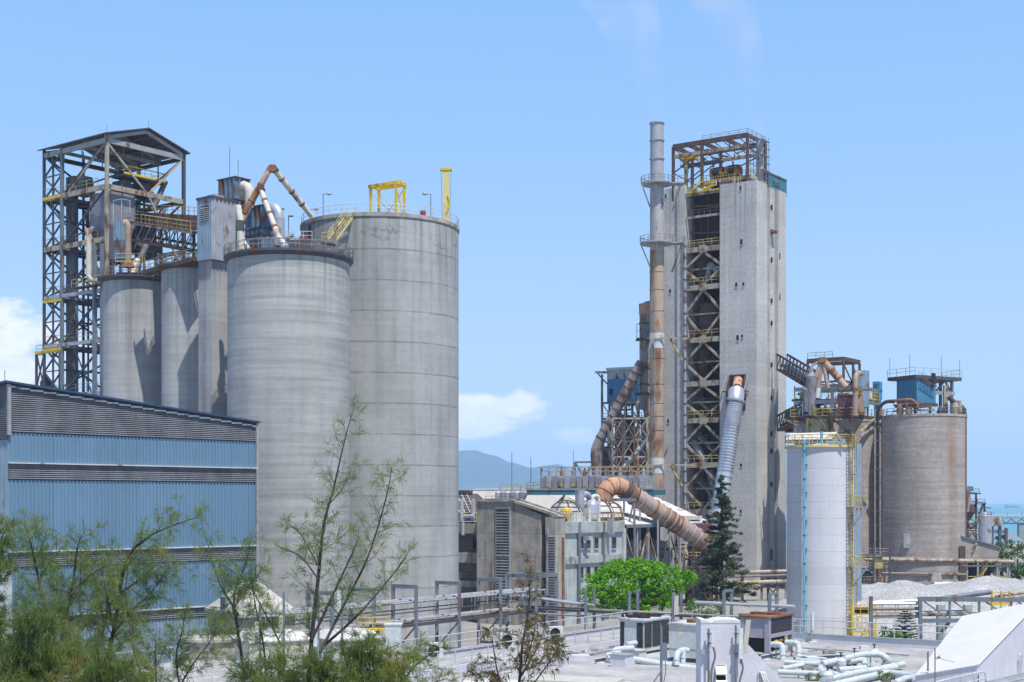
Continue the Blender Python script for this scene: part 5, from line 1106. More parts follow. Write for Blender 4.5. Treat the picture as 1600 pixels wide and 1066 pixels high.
# ================================================================ RIGHT SIDE
def white_silo():
    Y = 178; x = Xp(1281, Y); Rr = 51/FPX*Y; zt = Zp(698, Y-Rr)
    r = thing('white_silo', 'white painted steel silo with yellow rails, ladder and a cyan pipe', 'silo', (x, Y, 0)); v = lambda p: Vector(p)-Vector((x, Y, 0))
    G().lathe((0,0), [(Rr,0),(Rr,zt),(0,zt+.6)], 72).build('shell', 'tankw', r); G().lathe((0,0), [(Rr+1.5,0),(Rr+1.5,.9),(Rr,.9)], 48).build('plinth', 'conc_old', r)
    G().lathe((0,0), [(Rr,zt-.05),(Rr+.25,zt-.05),(Rr+.25,zt+.25),(Rr-.3,zt+.25)], 72).build('rim_plate', 'ycream', r)
    G().rail([(q[0],q[1],zt+.25) for q in arc((0,0),Rr+.2,0,0,2*math.pi,22)], 1.25, 9, .05).build('top_rail', 'raily', r)
    # cyan pipe on the left front with brackets
    a = R(233); c = Vector((math.cos(a), math.sin(a), 0)); p = c*(Rr+.35)
    o = G().pipe([p+Vector((0,0,1)), p+Vector((0,0,zt+.9)), c*(Rr-1)+Vector((0,0,zt+.9)), c*(Rr-1)+Vector((0,0,zt))], .11, 8, .4).build('cyan_pipe', 'cyan', r)
    for k in range(7): z = 2+k*3.45; G().beam(c*Rr*.98+Vector((0,0,z)), p+Vector((.35,0,z)), .14).build('pipe_bracket', 'gsteel', o); G().tube(p+Vector((0,0,z+1.6)), p+Vector((0,0,z+1.75)), .17, 8).build('pipe_coupling', 'dsteel', o)
    # caged ladder and landings on the right side
    b = R(-48); d = Vector((math.cos(b), math.sin(b), 0)); t = Vector((-d.y, d.x, 0)); e = d*(Rr+.45)
    G().ladder(e+Vector((0,0,.6)), e+Vector((0,0,zt+1.3)), .7, t, .05, .4).build('ladder', 'raily', r)
    for k in range(24):
        z = 2.5+k; cc = d*(Rr+.45)
        G().pipe([cc-t*.4+Vector((0,0,z)), cc-t*.4+d*.7+Vector((0,0,z)), cc+t*.4+d*.7+Vector((0,0,z)), cc+t*.4+Vector((0,0,z))], .035, 5, .3).build('ladder_hoop', 'raily', r)
    for s_ in (-.4, .4): G().tube(e+t*s_+d*.6+Vector((0,0,2.5)), e+t*s_+d*.6+Vector((0,0,25.5)), .04, 5).build('cage_bar', 'raily', r)
    for py, w in ((793,2.4),(887,2.4),(982,2.2)):
        z = Zp(py, Y-Rr*.6); q = d*Rr
        pl = [q+t*(-.3)+Vector((0,0,z)), q+t*w+Vector((0,0,z)), q+t*w+d*1.2+Vector((0,0,z)), q+t*(-.3)+d*1.2+Vector((0,0,z))]
        o = G().prism(pl[::1], (0,0,.14)).build('landing', 'lsteel', r); G().rail([p_+Vector((0,0,.14)) for p_ in (pl[3],pl[2],pl[1])], 1.25, .8, .045).build('landing_rail', 'raily', o)
        G().beam(pl[2], q+t*(w*.4)+Vector((0,0,z-2.6)), .14).build('landing_brace', 'lsteel', o)
    o = G().tube(d*Rr*.98+t*.9+Vector((0,0,1)), d*Rr*.98+t*.9+Vector((0,0,zt-.2)), .3, 10).build('white_pipe', 'white', r)
    G().tube((0,-1,zt+.5), (0,-1,zt+2), .18, 8).build('vent', 'cyan', r); G().box(1.6,2.2,-Rr-.25,-Rr-.2,zt+.45,zt+.95).build('notice_plate', 'lsteel', r)
    # yellow stair tower at its foot
    q = thing('yellow_stair', 'small yellow railed platform and stair at the right foot of the white silo', 'stair', (Xp(1348,171), 171, 0))
    for z in (.2, 2.4, 4.6): G().box(-1.4,1.4,-.8,.8,z,z+.12).build('platform', 'yellow', q); G().rail([(-1.4,.8,z+.12),(-1.4,-.8,z+.12),(1.4,-.8,z+.12),(1.4,.8,z+.12)], 1.1, .8, .045).build('rail', 'yellow', q)
    for x_ in (-1.4, 1.4):
        for y_ in (-.8, .8): G().beam((x_,y_,0), (x_,y_,5.7), .12).build('post', 'yellow', q)
    G().stair((-1,-1,.3), (1.2,-1,2.5), .7, (0,1,0), .25).build('flight', 'yellow', q); G().box(-.9,.9,-.5,.5,4.8,5.4).build('gearbox', 'dark', q)
white_silo()

def clad_house():
    f = Fr(1290, 207, 55); r = fthing('clad_house', 'blue grey clad house standing right behind the white silo', 'building', f)
    a, l_ = f.a(1346), 2.6; zt = f.z(688)
    G().box(.05, a, .05, l_, 0, zt).build('wall', 'galvd', r); G().corr((0,0),(a,0),0,zt-.02,pitch=.6,depth=.06).build('right_cladding', 'bluegrey', r); G().corr((0,l_),(0,0),0,zt,pitch=.6,depth=.06).build('left_cladding', 'dsteel', r)
    f2 = Fr(1298, 212, 55); q = fthing('roof_house', 'small white pitched roof cabin behind the rails of the white silo', 'cabin', f2); zb = zt; z1, z2 = f2.z(686), f2.z(676)
    l2 = f2.l(1228); a2 = 3.2
    G().box(0, a2, 0, l2, zb, z1).build('wall', 'galvd', q)
    for x0, x1, za, zb_ in ((-.3,a2/2,z1-.1,z2), (a2/2,a2+.3,z2,z1-.1)): G().hexa([(x0,-.3,za),(x1,-.3,zb_),(x1,l2,zb_),(x0,l2,za)], [(x0,-.3,za+.15),(x1,-.3,zb_+.15),(x1,l2,zb_+.15),(x0,l2,za+.15)]).build('roof', 'whiteroof', q)
    G().prism([(0,-.02,z1-.1),(a2,-.02,z1-.1),(a2/2,-.02,z2)], (0,.1,0)).build('gable', 'bluegrey', q)
clad_house()

b1 = silo('brown_silo', 'tall rust streaked brown silo with a blue house on top at the right', 1443.5, 64, 288, 647, 'conc_brown', False)
b2 = silo('brown_silo', 'brown silo mostly hidden behind the white silo', 1303, 61, 296, 655, 'conc_brown', False)
b3 = silo('brown_silo', 'narrow shaded brown silo filling the gap between the other two brown silos', 1372, 30, 318, 660, 'conc_brown', False)

def brown_top():
    r0, c, Rr, zt = b1
    G().rail([(q[0],q[1],zt+.12) for q in arc((0,0),Rr-.1,0,0,2*math.pi,26)], 1.3, 9, .06).build('guard_rail', 'railr', r0)
    f = Fr(1433, 283, 30); r = fthing('top_house', 'blue ribbed house with an overhanging flat roof on the brown silo', 'house', f)
    l_, a = f.l(1401), f.a(1462); zb, z1 = f.z(629), f.z(591.5)
    G().box(.05, a, .05, l_, zb, z1).build('wall', 'blue', r); G().corr((0,l_),(0,0),zb,z1-.02,pitch=.55,depth=.06).build('left_cladding', 'tealblue', r); G().corr((0,0),(a,0),zb,z1-.02,pitch=.55,depth=.06).build('right_cladding', 'tealblue', r)
    aR = f.a(1501); lL = f.l(1391)
    G().box(-.8, aR, -.3, lL, z1, z1+.7).build('roof', 'dsteel', r); G().rail([(-.8,lL,z1+.7),(-.8,-.3,z1+.7),(aR,-.3,z1+.7),(aR,5,z1+.7)], 1.5, 2, .06).build('roof_rail', 'rail', r)
    G().box(-.3, a+.3, -.3, l_+.3, zb-.7, zb).build('base', 'dsteel', r)
    x = f.a(1493); G().beam((x,1,zt), (x,1,z1), .5).build('column', 'lsteel', r); G().beam((x,4,zt), (x,4,z1), .5).build('column', 'gsteel', r)
    G().beam((a,.8,f.z(613,a)), (x+.5,.8,f.z(613,a)), .4, .7).build('beam', 'lsteel', r); G().beam((a+1,.8,f.z(610,a)), (a+3.5,.8,z1), .3).build('brace', 'gsteel', r); G().beam((a+3.5,.8,z1), (x-.5,.8,f.z(612,a)), .3).build('brace', 'gsteel', r)
    for y in (1, l_-1): G().beam((.5,y,zt), (.5,y,zb), .4).build('leg', 'dsteel', r); G().beam((a-.5,1,zt), (a-.5,1,zb), .4).build('leg', 'dsteel', r)
    G().stair((a*.05,-.6,z1+.2), (a*.85,-.6,zb+3.2), .8, (0,1,0), .3).build('stair', 'rsteel', r)
    G().box(a*.72, a*.9, -.5, -.1, zb+3.5, zb+6).build('vent', 'dark', r)
    for q in ((-.6,lL-.5,2.5),(-.5,1.5,2.8),(aR*.55,0,2.6),(aR-.3,0,2)): G().tube((q[0],q[1],z1+.7), (q[0],q[1],z1+.7+q[2]+1.5), .06, 4).build('aerial', 'dsteel', r)
    # piping on and beside the silo
    def pp(nm, lb, pts, rad, mat, bend, n=12):
        t = thing(nm, lb, 'pipe', P(*pts[-1])); o = G().pipe([P(*p) for p in pts], rad, n, bend).build('pipe', mat, t, True)
        a_, b_ = P(*pts[0]), P(*pts[-1])
        return t, o
    t, o = pp('black_riser', 'black pipe hooking over and running down the left side of the brown silo', [(1398,628,279),(1384,627,279),(1371.5,638,279),(1371.5,925,279)], .33, 'dark', 2.6)
    G().tube(P(1379,650,279), P(1379,860,279), .28, 8).build('second_pipe', 'dsteel', t, True)
    for k in range(9): G().beam(P(1369,667+k*22,278.6), P(1382,667+k*22,279), .22).build('rung', 'rsteel', t, True)
    t, o = pp('dark_downpipe', 'dark thick pipe running down the right edge of the brown silo', [(1482,620,284),(1492,630,284),(1506.5,638,284),(1506.5,842,284)], .5, 'rsteel', 2)
    for py in (655,706,756): G().beam(P(1500,py,284), P(1507,py,284), .2).build('bracket', 'gsteel', t, True)
    pp('arched_pipe', 'rusty pink pipe arching over the top of the brown silo', [(1375,655,280.5),(1376,628,281),(1425,624,281.5),(1434,633,281),(1434,640,281)], .32, 'rusty', 1.6)
    t = thing('roof_valves', 'cluster of rusty valves and pipes along the brown silo roof', 'machine', (c.x, c.y, zt+.12))
    for k, (x, y, w, h) in enumerate(((-6,-4,1.2,2),(-4.6,-5.6,1.4,1.5),(1.5,-7,1.8,1.4),(4.8,-5,1.4,2.4),(5.8,-4.4,1,2.8))):
        G().lathe((x,y), [(w*.5,0),(w*.5,h*.6),(w*.35,h),(0,h)], 12).build('valve', ('rusty','duct','dsteel','cream','cream')[k], t)
    for a_, b_ in (((-7,-3,2),(-2,-7,2)), ((-7,-3,.8),(0,-7.4,.8)), ((-5,-5.4,0),(-5,-5.4,2.8))): G().tube(a_, b_, .18, 8).build('pipe', 'rusty', t)
    G().box(3.2,4,-3,-2.2,0,6).build('pale_post', 'cream', t)
    # signs/door details at foot
    G().box(-.0, .0, 0, 0, 0, 0) if False else None
    a_ = R(270-3); R2 = Rr+.03
    for px, py, w, h, nm, m in ((1422.5,845,1.1,1.4,'hatch','lsteel'),(1422,915,.7,.9,'notice_plate','white')):
        xx = (px-800)/FPX*(288-Rr*.94)-c.x; yy = -math.sqrt(max(0,Rr*Rr-xx*xx)); z = Zp(py, 288+yy)
        o = G().box(xx-w, xx+w, yy-.16, yy+.2, z-h, z+h).build(nm, m, r0)
        if nm == 'hatch': G().box(xx-w*.6, xx+w*.6, yy-.2, yy-.162, z-h*.6, z+h*.6).build('hatch_cover', 'galvd', o)
        else: G().box(xx-w*.55, xx+w*.55, yy-.2, yy-.162, z-h*.5, z+h*.55).build('notice_symbol', 'bluebright', o)
    for py in (876, 897): G().lathe((0,0), [(Rr+.05,Zp(py,280)-.3),(Rr+.35,Zp(py,280)-.3),(Rr+.35,Zp(py,280)+.3),(Rr+.05,Zp(py,280)+.3)], 60).build('ring_pipe', 'railr', r0)
brown_top()

def silo2_plant():
    r0, c, Rr, zt = b2
    f = Fr(1336, 286, 55)
    r = fthing('preheater_deck', 'crowded rusty steel deck with grey beams and yellow rails above the hidden brown silo', 'structure', f)
    z0 = Zp(650, 290)
    l1, a1 = f.l(1236), f.a(1374)
    G().box(-.3, a1, -.3, l1, z0-.5, z0).build('deck', 'rsteel', r); G().rail([(-.3,l1,z0),(-.3,-.3,z0),(a1,-.3,z0)], 1.4, 1.6, .07, toe=True).build('deck_rail', 'raily', r)
    zA, zB = Zp(607,290), Zp(628,290)
    for (a, l_) in ((0,0),(0,l1*.35),(0,l1*.75),(a1*.95,0),(a1*.95,l1*.3),(6,l1*.75),(6,l1)):
        G().beam((a,l_,z0), (a,l_,zA), .5).build('column', 'gsteel', r)
    for z, m in ((zA,'gsteel'),(zB,'gsteel')):
        G().beam((0,0,z), (0,l1*.95,z), .4, .8).build('beam', m, r); G().beam((0,0,z), (a1*.95,0,z), .4, .7).build('beam', m, r); G().beam((6,0,z), (6,l1,z), .4, .7).build('beam', m, r)
    G().box(.3, 6, l1*.3, l1*.9, zB+.4, zB+.6).build('floor', 'dsteel', r); G().rail([(0,l1*.3,zB+.6),(0,l1*.95,zB+.6)], 1.2, 1.4, .06).build('floor_rail', 'raily', r)
    G().box(.3, a1*.9, -.2, 3, zB+.6, zB+.8).build('floor', 'yellow', r); G().rail([(0,3,zB+.8),(0,-.2,zB+.8),(a1*.95,-.2,zB+.8)], 1.4, 1.2, .07, toe=True).build('floor_rail', 'yellow', r)
    # frames below the deck (orange-cream legs and stairs in front of the silo)
    for px, m in ((1262,'raily'),(1270,'raily'),(1295,'rusty'),(1300,'cream'),(1331,'cream')):
        l_ = f.l(px,-1); G().beam((-1,l_,0), (-1,l_,z0-.5), .4).build('leg', m, r)
    zb_ = Zp(682,286)
    for pa, pb, m in ((1262,1295,'raily'),(1270,1297,'raily'),(1300,1331,'rsteel')): 
        la, lb = f.l(pa,-1), f.l(pb,-1); G().beam((-1,la,z0-.5), (-1,lb,zb_), .3).build('brace', m, r); G().beam((-1,lb,z0-3), (-1,la,zb_), .3).build('brace', m, r)
    G().beam((a1,-1,z0-.5), (.5,-1,Zp(682,286)), .35).build('knee_brace', 'lsteel', r); G().beam((a1*.6,-1,z0-.5), (.3,-1,Zp(675,286)), .3).build('knee_brace', 'cream', r)
    G().stair((-1.2,f.l(1268,-1),z0+1.5), (-1.2,f.l(1297,-1),Zp(671,286)), 1, (1,0,0), .3).build('stair', 'raily', r)
    G().stair((a1*.5,-1.2,z0-.5), (a1+4,-1.2,Zp(690,288)), 1, (0,1,0), .3).build('stair', 'dsteel', r)
    rr = random.Random(4); L1 = l1
    for k in range(70):
        y0 = rr.uniform(0, L1); x0 = rr.uniform(0, 6); z0_ = z0+rr.uniform(.2, zA-z0)
        if k % 4 == 0: G().beam((x0,y0,z0), (x0,y0,z0+rr.uniform(2,zA-z0+1)), .2).build('post', ('gsteel','rsteel','raily')[k % 3], r)
        elif k % 4 == 1: G().tube((x0,y0,z0_), (x0,min(L1,y0+rr.uniform(1,4)),z0_), rr.uniform(.12,.4), 8).build('pipe', ('galvd','duct','rusty')[k % 3], r)
        elif k % 4 == 2: G().beam((x0,y0,z0_), (x0,min(L1,y0+rr.uniform(1,4)),max(z0,z0_+rr.uniform(-3,2))), .16).build('brace', ('gsteel','rusty','cream')[k % 3], r)
        else: h_ = rr.uniform(.6,1.8); G().box(x0,x0+rr.uniform(.6,1.6),y0,y0+rr.uniform(.5,1.6),z0,z0+h_).build('cabinet', ('greyp','galvd','dsteel','rusty')[(k//4) % 4], r)
    for k in range(26):      # underside tangle in front of the hidden silo
        y0 = rr.uniform(-1, L1*.95); zz = rr.uniform(Zp(690,286), z0-.6); 
        if k % 2: G().beam((-1,y0,zz), (-1,y0+rr.uniform(1,4),min(z0-.5,zz+rr.uniform(-2,4))), .2).build('brace', ('raily','rsteel','dsteel','cream')[k % 4], r)
        else: G().tube((-.8,y0,zz-2.5), (-.8,y0+rr.uniform(-.3,.3),zz), rr.uniform(.12,.3), 8).build('pipe', ('duct','galvd','bluegrey')[k % 3], r)
    # equipment on the deck
    def eq(nm, lb, cat, px, l0): return thing(nm, lb, cat, f.w(0 if l0 is None else l0, f.l(px), z0), f.rot)
    for px, h, lb in ((1262,5.5,'shorter grey cylinder vessel on the rusty deck'),(1268,8.2,'taller grey cylinder vessel with a pipe top on the rusty deck')):
        t = thing('vessel', lb, 'vessel', f.w(-.1+.5, f.l(px,.4), z0), f.rot); G().lathe((0,0), [(1.1,0),(1.1,h),(.5,h+.8),(.4,h+1.6),(0,h+1.6)], 18).build('shell', 'greyp', t); G().pipe([(0,0,h+1.4),(0,0,h+2.2),(0,-2.2,h+3.2)], .25, 8, .6).build('pipe', 'galv', t)
    t = thing('maroon_box', 'maroon sheet box at the edge of the rusty deck', 'box', f.w(-.2, f.l(1324), z0), f.rot)
    G().corr((0,1.9),(0,-1.9),.3,3.9,pitch=.5).build('front', 'maroon', t); G().box(.03,2.4,-1.9,1.9,.2,3.9).build('body', 'maroon', t); G().box(-.1,2.5,-2,2,3.9,4.1).build('lid', 'rsteel', t)
    t = thing('fan', 'rusty scroll fan near the right corner of the rusty deck', 'fan', f.w(2.5, .6, z0), f.rot)
    G().tube((0,-1,1.9), (0,1,1.9), 1.7, 20).build('scroll', 'duct', t); G().box(-1.2,1.2,-1.2,1.2,0,.7).build('base', 'rusty', t); G().box(.6,1.7,-.9,.9,1.9,4.2).build('outlet', 'duct', t)
    t = thing('cream_drum', 'white horizontal drum with black rings on the rusty deck', 'drum', f.w(1, f.l(1308,1), z0), f.rot)
    G().tube((0,-2.4,1.8), (0,2.4,1.8), 1.2, 18).build('drum', 'white', t)
    for y in (-2,0,2): G().tube((0,y-.2,1.8), (0,y+.2,1.8), 1.35, 18).build('ring', 'dsteel', t)
    G().box(-.8,.8,-2,2,0,.8).build('cradle', 'dsteel', t)
    # filters
    t = thing('dust_filter', 'grey blue round cornered filter with a rusty goose neck above the rusty deck', 'dust filter', f.w(5, f.l(1345,5), z0), f.rot)
    zt2 = Zp(581,292)-z0
    G().lathe((0,0), [(1.8,zt2-7.5),(1.8,zt2),(0,zt2+.1)], 8).build('casing', 'bluegrey', t); G().lathe((0,0), [(1.86,zt2-4),(1.92,zt2-3.8),(1.86,zt2-3.6)], 8).build('stiffener', 'gsteel', t)
    for q in (45,135,225,315): G().beam((1.5*math.cos(R(q)),1.5*math.sin(R(q)),0), (1.5*math.cos(R(q)),1.5*math.sin(R(q)),zt2-7), .3).build('leg', 'gsteel', t)
    t = thing('goose_neck_pipe', 'rusty pink goose neck pipe in front of the grey blue filter', 'pipe', P(1337,650,284)); G().pipe([P(1345,584,287), P(1340,583,285), P(1337,590,284), P(1336,650,284)], .55, 14, 1).build('pipe', 'duct', t, True); G().tube(P(1336,606,284), P(1336,609,284), .75, 14).build('flange', 'rusty', t, True)
    g = Fr(1374, 300, 55); t = fthing('blue_filter', 'bright blue slim filter box between the rusty deck and the blue house', 'dust filter', g)
    a, l_ = g.a(1378.5), g.l(1363.5); zt2, zm = g.z(596), g.z(625)
    G().box(0,a,0,l_,zm,zt2).build('upper_casing', 'bluebright', t); G().box(.2,a-.2,.2,l_-.2,g.z(655),zm).build('lower_casing', 'bluebright', t); G().box(-.12,a+.1,-.12,l_+.1,g.z(609)-.2,g.z(609)).build('band', 'teal', t)
    o = G().slats((0,l_*.75),(0,l_*.25),g.z(605),g.z(599),pitch=.3,depth=.12).build('louvre', 'teal', t)
    # rusty chute tripod and frame over it
    t = thing('chute_frame', 'rusty pipe tripod under an open brown frame above the deck', 'frame', P(1290, 607, 291))
    Y = 291; zt3 = Zp(563, Y)
    fr = Fr(1318, 288, 55)
    cols = [fr.w(0,0,0), fr.w(0,fr.l(1262),0), fr.w(fr.a(1343),0,0), fr.w(fr.a(1333),0,0), fr.w(fr.a(1343),fr.l(1262)*.9,0)]
    for i, q in enumerate(cols): G().beam((q.x,q.y,zA), (q.x,q.y,zt3-(.4 if i > 1 else 0)), .45).build('column', 'rsteel', t, True)
    up = Vector((0,0,zt3))
    for p, q in ((0,1),(0,2),(1,4),(2,4)): G().beam(cols[p]+up, cols[q]+up, .45, .8).build('top_beam', 'rsteel', t, True); G().beam(cols[p]+up-Vector((0,0,4.5)), cols[q]+up-Vector((0,0,4.5)), .25, .4).build('mid_beam', 'rusty', t, True)
    for p, q in ((0,3),(3,2),(2,3)): G().beam(cols[p]+up-Vector((0,0,1)), cols[q]+Vector((0,0,zA+1)), .2).build('brace', 'rsteel', t, True)
    ap = P(1285, 564, 286)
    for e, rad in (((1275,590,286),.55),((1278,605,286),.45),((1294,607,285),.4),((1305,585,285.5),.75)):
        G().tube(ap, P(*e), rad, 12).build('chute', 'duct', t, True)
    G().tube(P(1303,583,285.5), P(1322,606,284), .75, 12).build('chute', 'duct', t, True); G().tube(P(1279,606,286), P(1277,622,286), .5, 10).build('chute', 'white', t, True)
    for e in ((1299,578,285.6),(1310,591,285)): c_ = P(*e); G().tube(c_-Vector((.15,0,-.15)), c_+Vector((.15,0,-.2)), .95, 12).build('flange', 'rusty', t, True)
    G().lathe((ap.x,ap.y), [(.3,ap.z-1),(1,ap.z-.4),(.8,ap.z+.7),(0,ap.z+.8)], 14).build('apex_box', 'rusty', t, True)
    G().rail([cols[1]+up+Vector((0,0,.4)), cols[0].lerp(cols[1],.3)+up+Vector((0,0,.4))], 1.2, 1.6, .06).build('top_rail', 'railr', t, True)
    # galleries from the kiln tower
    def gallery(lb, p0, p1, w, h, mat):
        t = thing('conveyor_gallery', lb, 'conveyor', p1); dz = Vector((0,0,1)); s_ = (p1-p0).cross(dz).normalized()*w/2
        for q in (-1,1):
            for k in (0,h): G().beam(p0+s_*q+dz*k, p1+s_*q+dz*k, .3, .4).build('chord', mat, t, True)
            n = 9
            for k in range(n+1): a_ = p0.lerp(p1,k/n)+s_*q; G().beam(a_, a_+dz*h, .2).build('post', 'gsteel', t, True)
            for k in range(n): G().beam(p0.lerp(p1,k/n)+s_*q, p0.lerp(p1,(k+1)/n)+s_*q+dz*h, .16).build('web', mat, t, True)
        q = s_*.95; G().hexa([p0-q-dz*.3,p0+q-dz*.3,p1+q-dz*.3,p1-q-dz*.3],[p0-q,p0+q,p1+q,p1-q]).build('floor', 'rusty', t, True)
        q = s_*.5; G().hexa([p0-q+dz*.8,p0+q+dz*.8,p1+q+dz*.8,p1-q+dz*.8],[p0-q+dz*1.1,p0+q+dz*1.1,p1+q+dz*1.1,p1-q+dz*1.1]).build('belt', 'dark', t, True)
    gallery('brown truss conveyor sloping down from the kiln tower to the open brown frame', P(1222,577,306), P(1270,606,292), 2.4, 3.2, 'rsteel')
    gallery('lower dark conveyor reaching the left end of the rusty deck', P(1222,672,306), P(1262,652,291), 2.2, 3, 'dsteel')
    G().box(Xp(1228,305), Xp(1240,305), 303, 306, Zp(676,305), Zp(640,305)).top('dark_hopper', 'dsteel', 'dark hopper box at the left end of the rusty deck', 'hopper')
silo2_plant()

def far_right():
    # jetty conveyor over the sea
    r = thing('jetty_conveyor', 'grey trestle conveyor over the sea at the right edge', 'jetty', P(1600, 830, 700))
    Y = 700; z0, z1 = Zp(818,Y), Zp(808,Y); x0, x1 = Xp(1500,Y), Xp(1720,Y)
    G().box(x0, x1, Y-1.5, Y+1.5, z1-.9, z1).build('deck', 'lsteel', r)
    for yy in (Y-1.5, Y+1.5): G().beam((x0,yy,z0), (x1,yy,z0), .5).build('lower_chord', 'dsteel', r, True)if False else G().beam(Vector((x0,yy,z0)), Vector((x1,yy,z0)), .5).build('lower_chord', 'dsteel', r, True)
    for k in range(28): a = x0+(x1-x0)*k/28; b = x0+(x1-x0)*(k+1)/28; G().beam((a,Y-1.5,z0 if k % 2 else z1-.9), (b,Y-1.5,z1-.9 if k % 2 else z0), .35).build('web', 'dsteel', r, True)
    r.children[0].data.transform(ROOTM[r.name].inverted())
    for px in (1520, 1596, 1660): G().box(Xp(px,Y)-1.6, Xp(px,Y)+1.6, Y-1.5, Y+1.5, -6, z0).build('pier', 'lsteel', r, True)
    for px in (1552,1574,1597,1630): G().tube(P(px,807,Y), P(px,801,Y), .15, 4).build('lamp', 'dsteel', r, True)
    G().rail([P(1500,807.8,Y-1.4),P(1720,807.8,Y-1.4)], 1.2, 4, .1).build('rail', 'rail', r, True)
    # ship
    r = thing('cargo_ship', 'tiny grey cargo ship on the horizon at the far right', 'ship', P(1581, 788.5, 6000).xy.to_3d()+Vector((0,0,-3)))
    G().hexa([(-28,-5,0),(30,-5,0),(30,5,0),(-28,5,0)], [(-30,-5,6),(36,-4,8),(36,4,8),(-30,5,6)]).build('hull', 'gsteel', r); G().box(-26,-14,-4,4,6.5,16).build('bridge', 'lsteel', r); G().box(-10,24,-4,4,6.8,9).build('hatch', 'rusty', r); G().tube((10,0,9), (10,0,17), .6, 6).build('crane', 'cream', r)
    # trestle plant right of the brown silo
    Y = 380
    r = thing('packing_plant', 'brown rusty multi storey steel plant right of the brown silo', 'plant', P(1525, 850, Y))
    W_ = lambda px, py, dy=0: P(px, py, Y+dy)
    for px in (1500,1512,1525,1538):
        for dy in (0,7): G().beam((Xp(px,Y+dy),Y+dy,0), W_(px,770 if px < 1530 else 787,dy), .4).build('column', 'rsteel', r, True)
    for py, l, rr in ((771,1502,1530),(787,1503,1539),(802,1503,1540),(818,1503,1538),(835,1503,1538)):
        G().box(Xp(l,Y), Xp(rr,Y), Y-1, Y+8, Zp(py,Y)-.2, Zp(py,Y)).build('floor', 'rusty', r, True); G().rail([W_(l,py,-1),W_(rr,py,-1)], 1.2, 1.6, .08).build('floor_rail', 'raily' if py > 800 else 'railr', r, True)
    for a, b in (((1505,771),(1518,800)),((1525,787),(1508,818)),((1512,818),(1530,850)),((1536,787),(1520,835)),((1505,840),(1525,818))): G().beam(W_(*a), W_(*b), .4).build('brace', 'cream', r, True)
    for l, rr, py in ((1510,1533,770),(1518,1541,785),(1533,1549,793)): G().hexa([W_(l,py,-2),W_(rr,py+2,-2),W_(rr,py+2,8),W_(l,py,8)], [W_(l,py-1.5,-2),W_(rr,py+.5,-2),W_(rr,py+.5,8),W_(l,py-1.5,8)]).build('canopy', 'dsteel', r, True)
    G().box(Xp(1508,Y), Xp(1519,Y), Y-1, Y+3, Zp(768,Y), Zp(760,Y)).build('blue_cabin', 'tealblue', r, True); G().pipe([W_(1508,760,-1.5),W_(1515,780,-1.5),W_(1512,800,-1.5)], .5, 10, 1).build('chute', 'duct', r, True)
    G().lathe((Xp(1512,Y),Y), [(.5,Zp(815,Y)),(2,Zp(800,Y)),(2,Zp(789,Y)),(0,Zp(788,Y))], 16).build('hopper', 'rsteel', r, True)
    r = thing('small_silo', 'small grey cylinder silo beside the brown steel plant', 'silo', (Xp(1539,370), 370, 0)); z = Zp(806,370)
    G().lathe((0,0), [(1.7,0),(1.7,z),(1.0,z+.8),(0,z+1)], 24).build('shell', 'galvd', r); G().rail([(q[0],q[1],z) for q in arc((0,0),1.7,0,0,2*math.pi,8)], 1, 9, .06).build('rail', 'gsteel', r)
    # grey works on the shore
    r = thing('shore_works', 'low grey conveyor works on the shore behind the trees', 'plant', P(1565, 845, 560)); Y = 560
    G().hexa([P(1552,845,Y),P(1600,845,Y),P(1600,845,Y+10),P(1552,845,Y+10)], [P(1556,838,Y+3),P(1583,833,Y+3),P(1583,833,Y+7),P(1556,838,Y+7)]).build('roof', 'gsteel', r, True)
    for px, py in ((1550,818),(1562,814),(1572,825)): G().beam((Xp(px,Y),Y,0), P(px,py,Y), 1).build('post', 'dsteel', r, True)
    G().pipe([P(1548,822,Y),P(1560,808,Y),P(1562,822,Y)], 1.2, 10, 2).build('pipe', 'cream', r, True); G().box(Xp(1546,Y), Xp(1575,Y), Y, Y+4, Zp(834,Y), Zp(828,Y)).build('gallery', 'gsteel', r, True)
    # small concrete house with a mono-pitch top at the foot of the brown silo
    f = Fr(1507, 282, 20); r = fthing('pitched_house', 'brown grey house with a one way sloping roof right of the brown silo', 'building', f)
    f.o = Vector((Xp(1500,282), 282, 0)); w = Xp(1560,282)-f.o.x; za, zb = Zp(838,282), Zp(856,282); zc = Zp(877,282)
    r.location = f.o; r.rotation_euler = (0,0,0)
    G().prism([(0,0,zc),(w,0,zc),(w,0,zb),(0,0,za)], (0,8,0)).build('wall', 'conc_brown', r); G().hexa([(-.2,-.3,za),(w+.3,-.3,zb),(w+.3,8.3,zb),(-.2,8.3,za)], [(-.2,-.3,za+.25),(w+.3,-.3,zb+.25),(w+.3,8.3,zb+.25),(-.2,8.3,za+.25)]).build('roof', 'gsteel', r)
    for x in (0,w*.45,w-.3): G().beam((x+.15,.2,0), (x+.15,.2,zc), .35).build('column', 'lsteel', r)
    G().box(.5, w-.5, 3, 7, 0, zc-.3).build('dark_core', 'dark', r); G().pipe([(w*.35,-.2,za-2),(w*.42,-.4,za-1.4),(w*.32,-.2,za-3.2)], .18, 8, .3).build('overflow_pipe', 'cream', r)
    G().box(-.4, w*.1, -1, 0, 0, zc+3).build('pipe_casing', 'rsteel', r)
    r = thing('yellow_platform', 'rusty yellow railed platform under the brown grey house', 'platform', P(1540, 930, 270))
    for z in (2.2, 5.4): G().box(-4,4,-1.5,1.5,z,z+.2).build('deck', 'lsteel', r); G().rail([(-4,-1.5,z+.2),(4,-1.5,z+.2),(4,1.5,z+.2)], 1.2, 1.2, .07, toe=True).build('rail', 'raily', r)
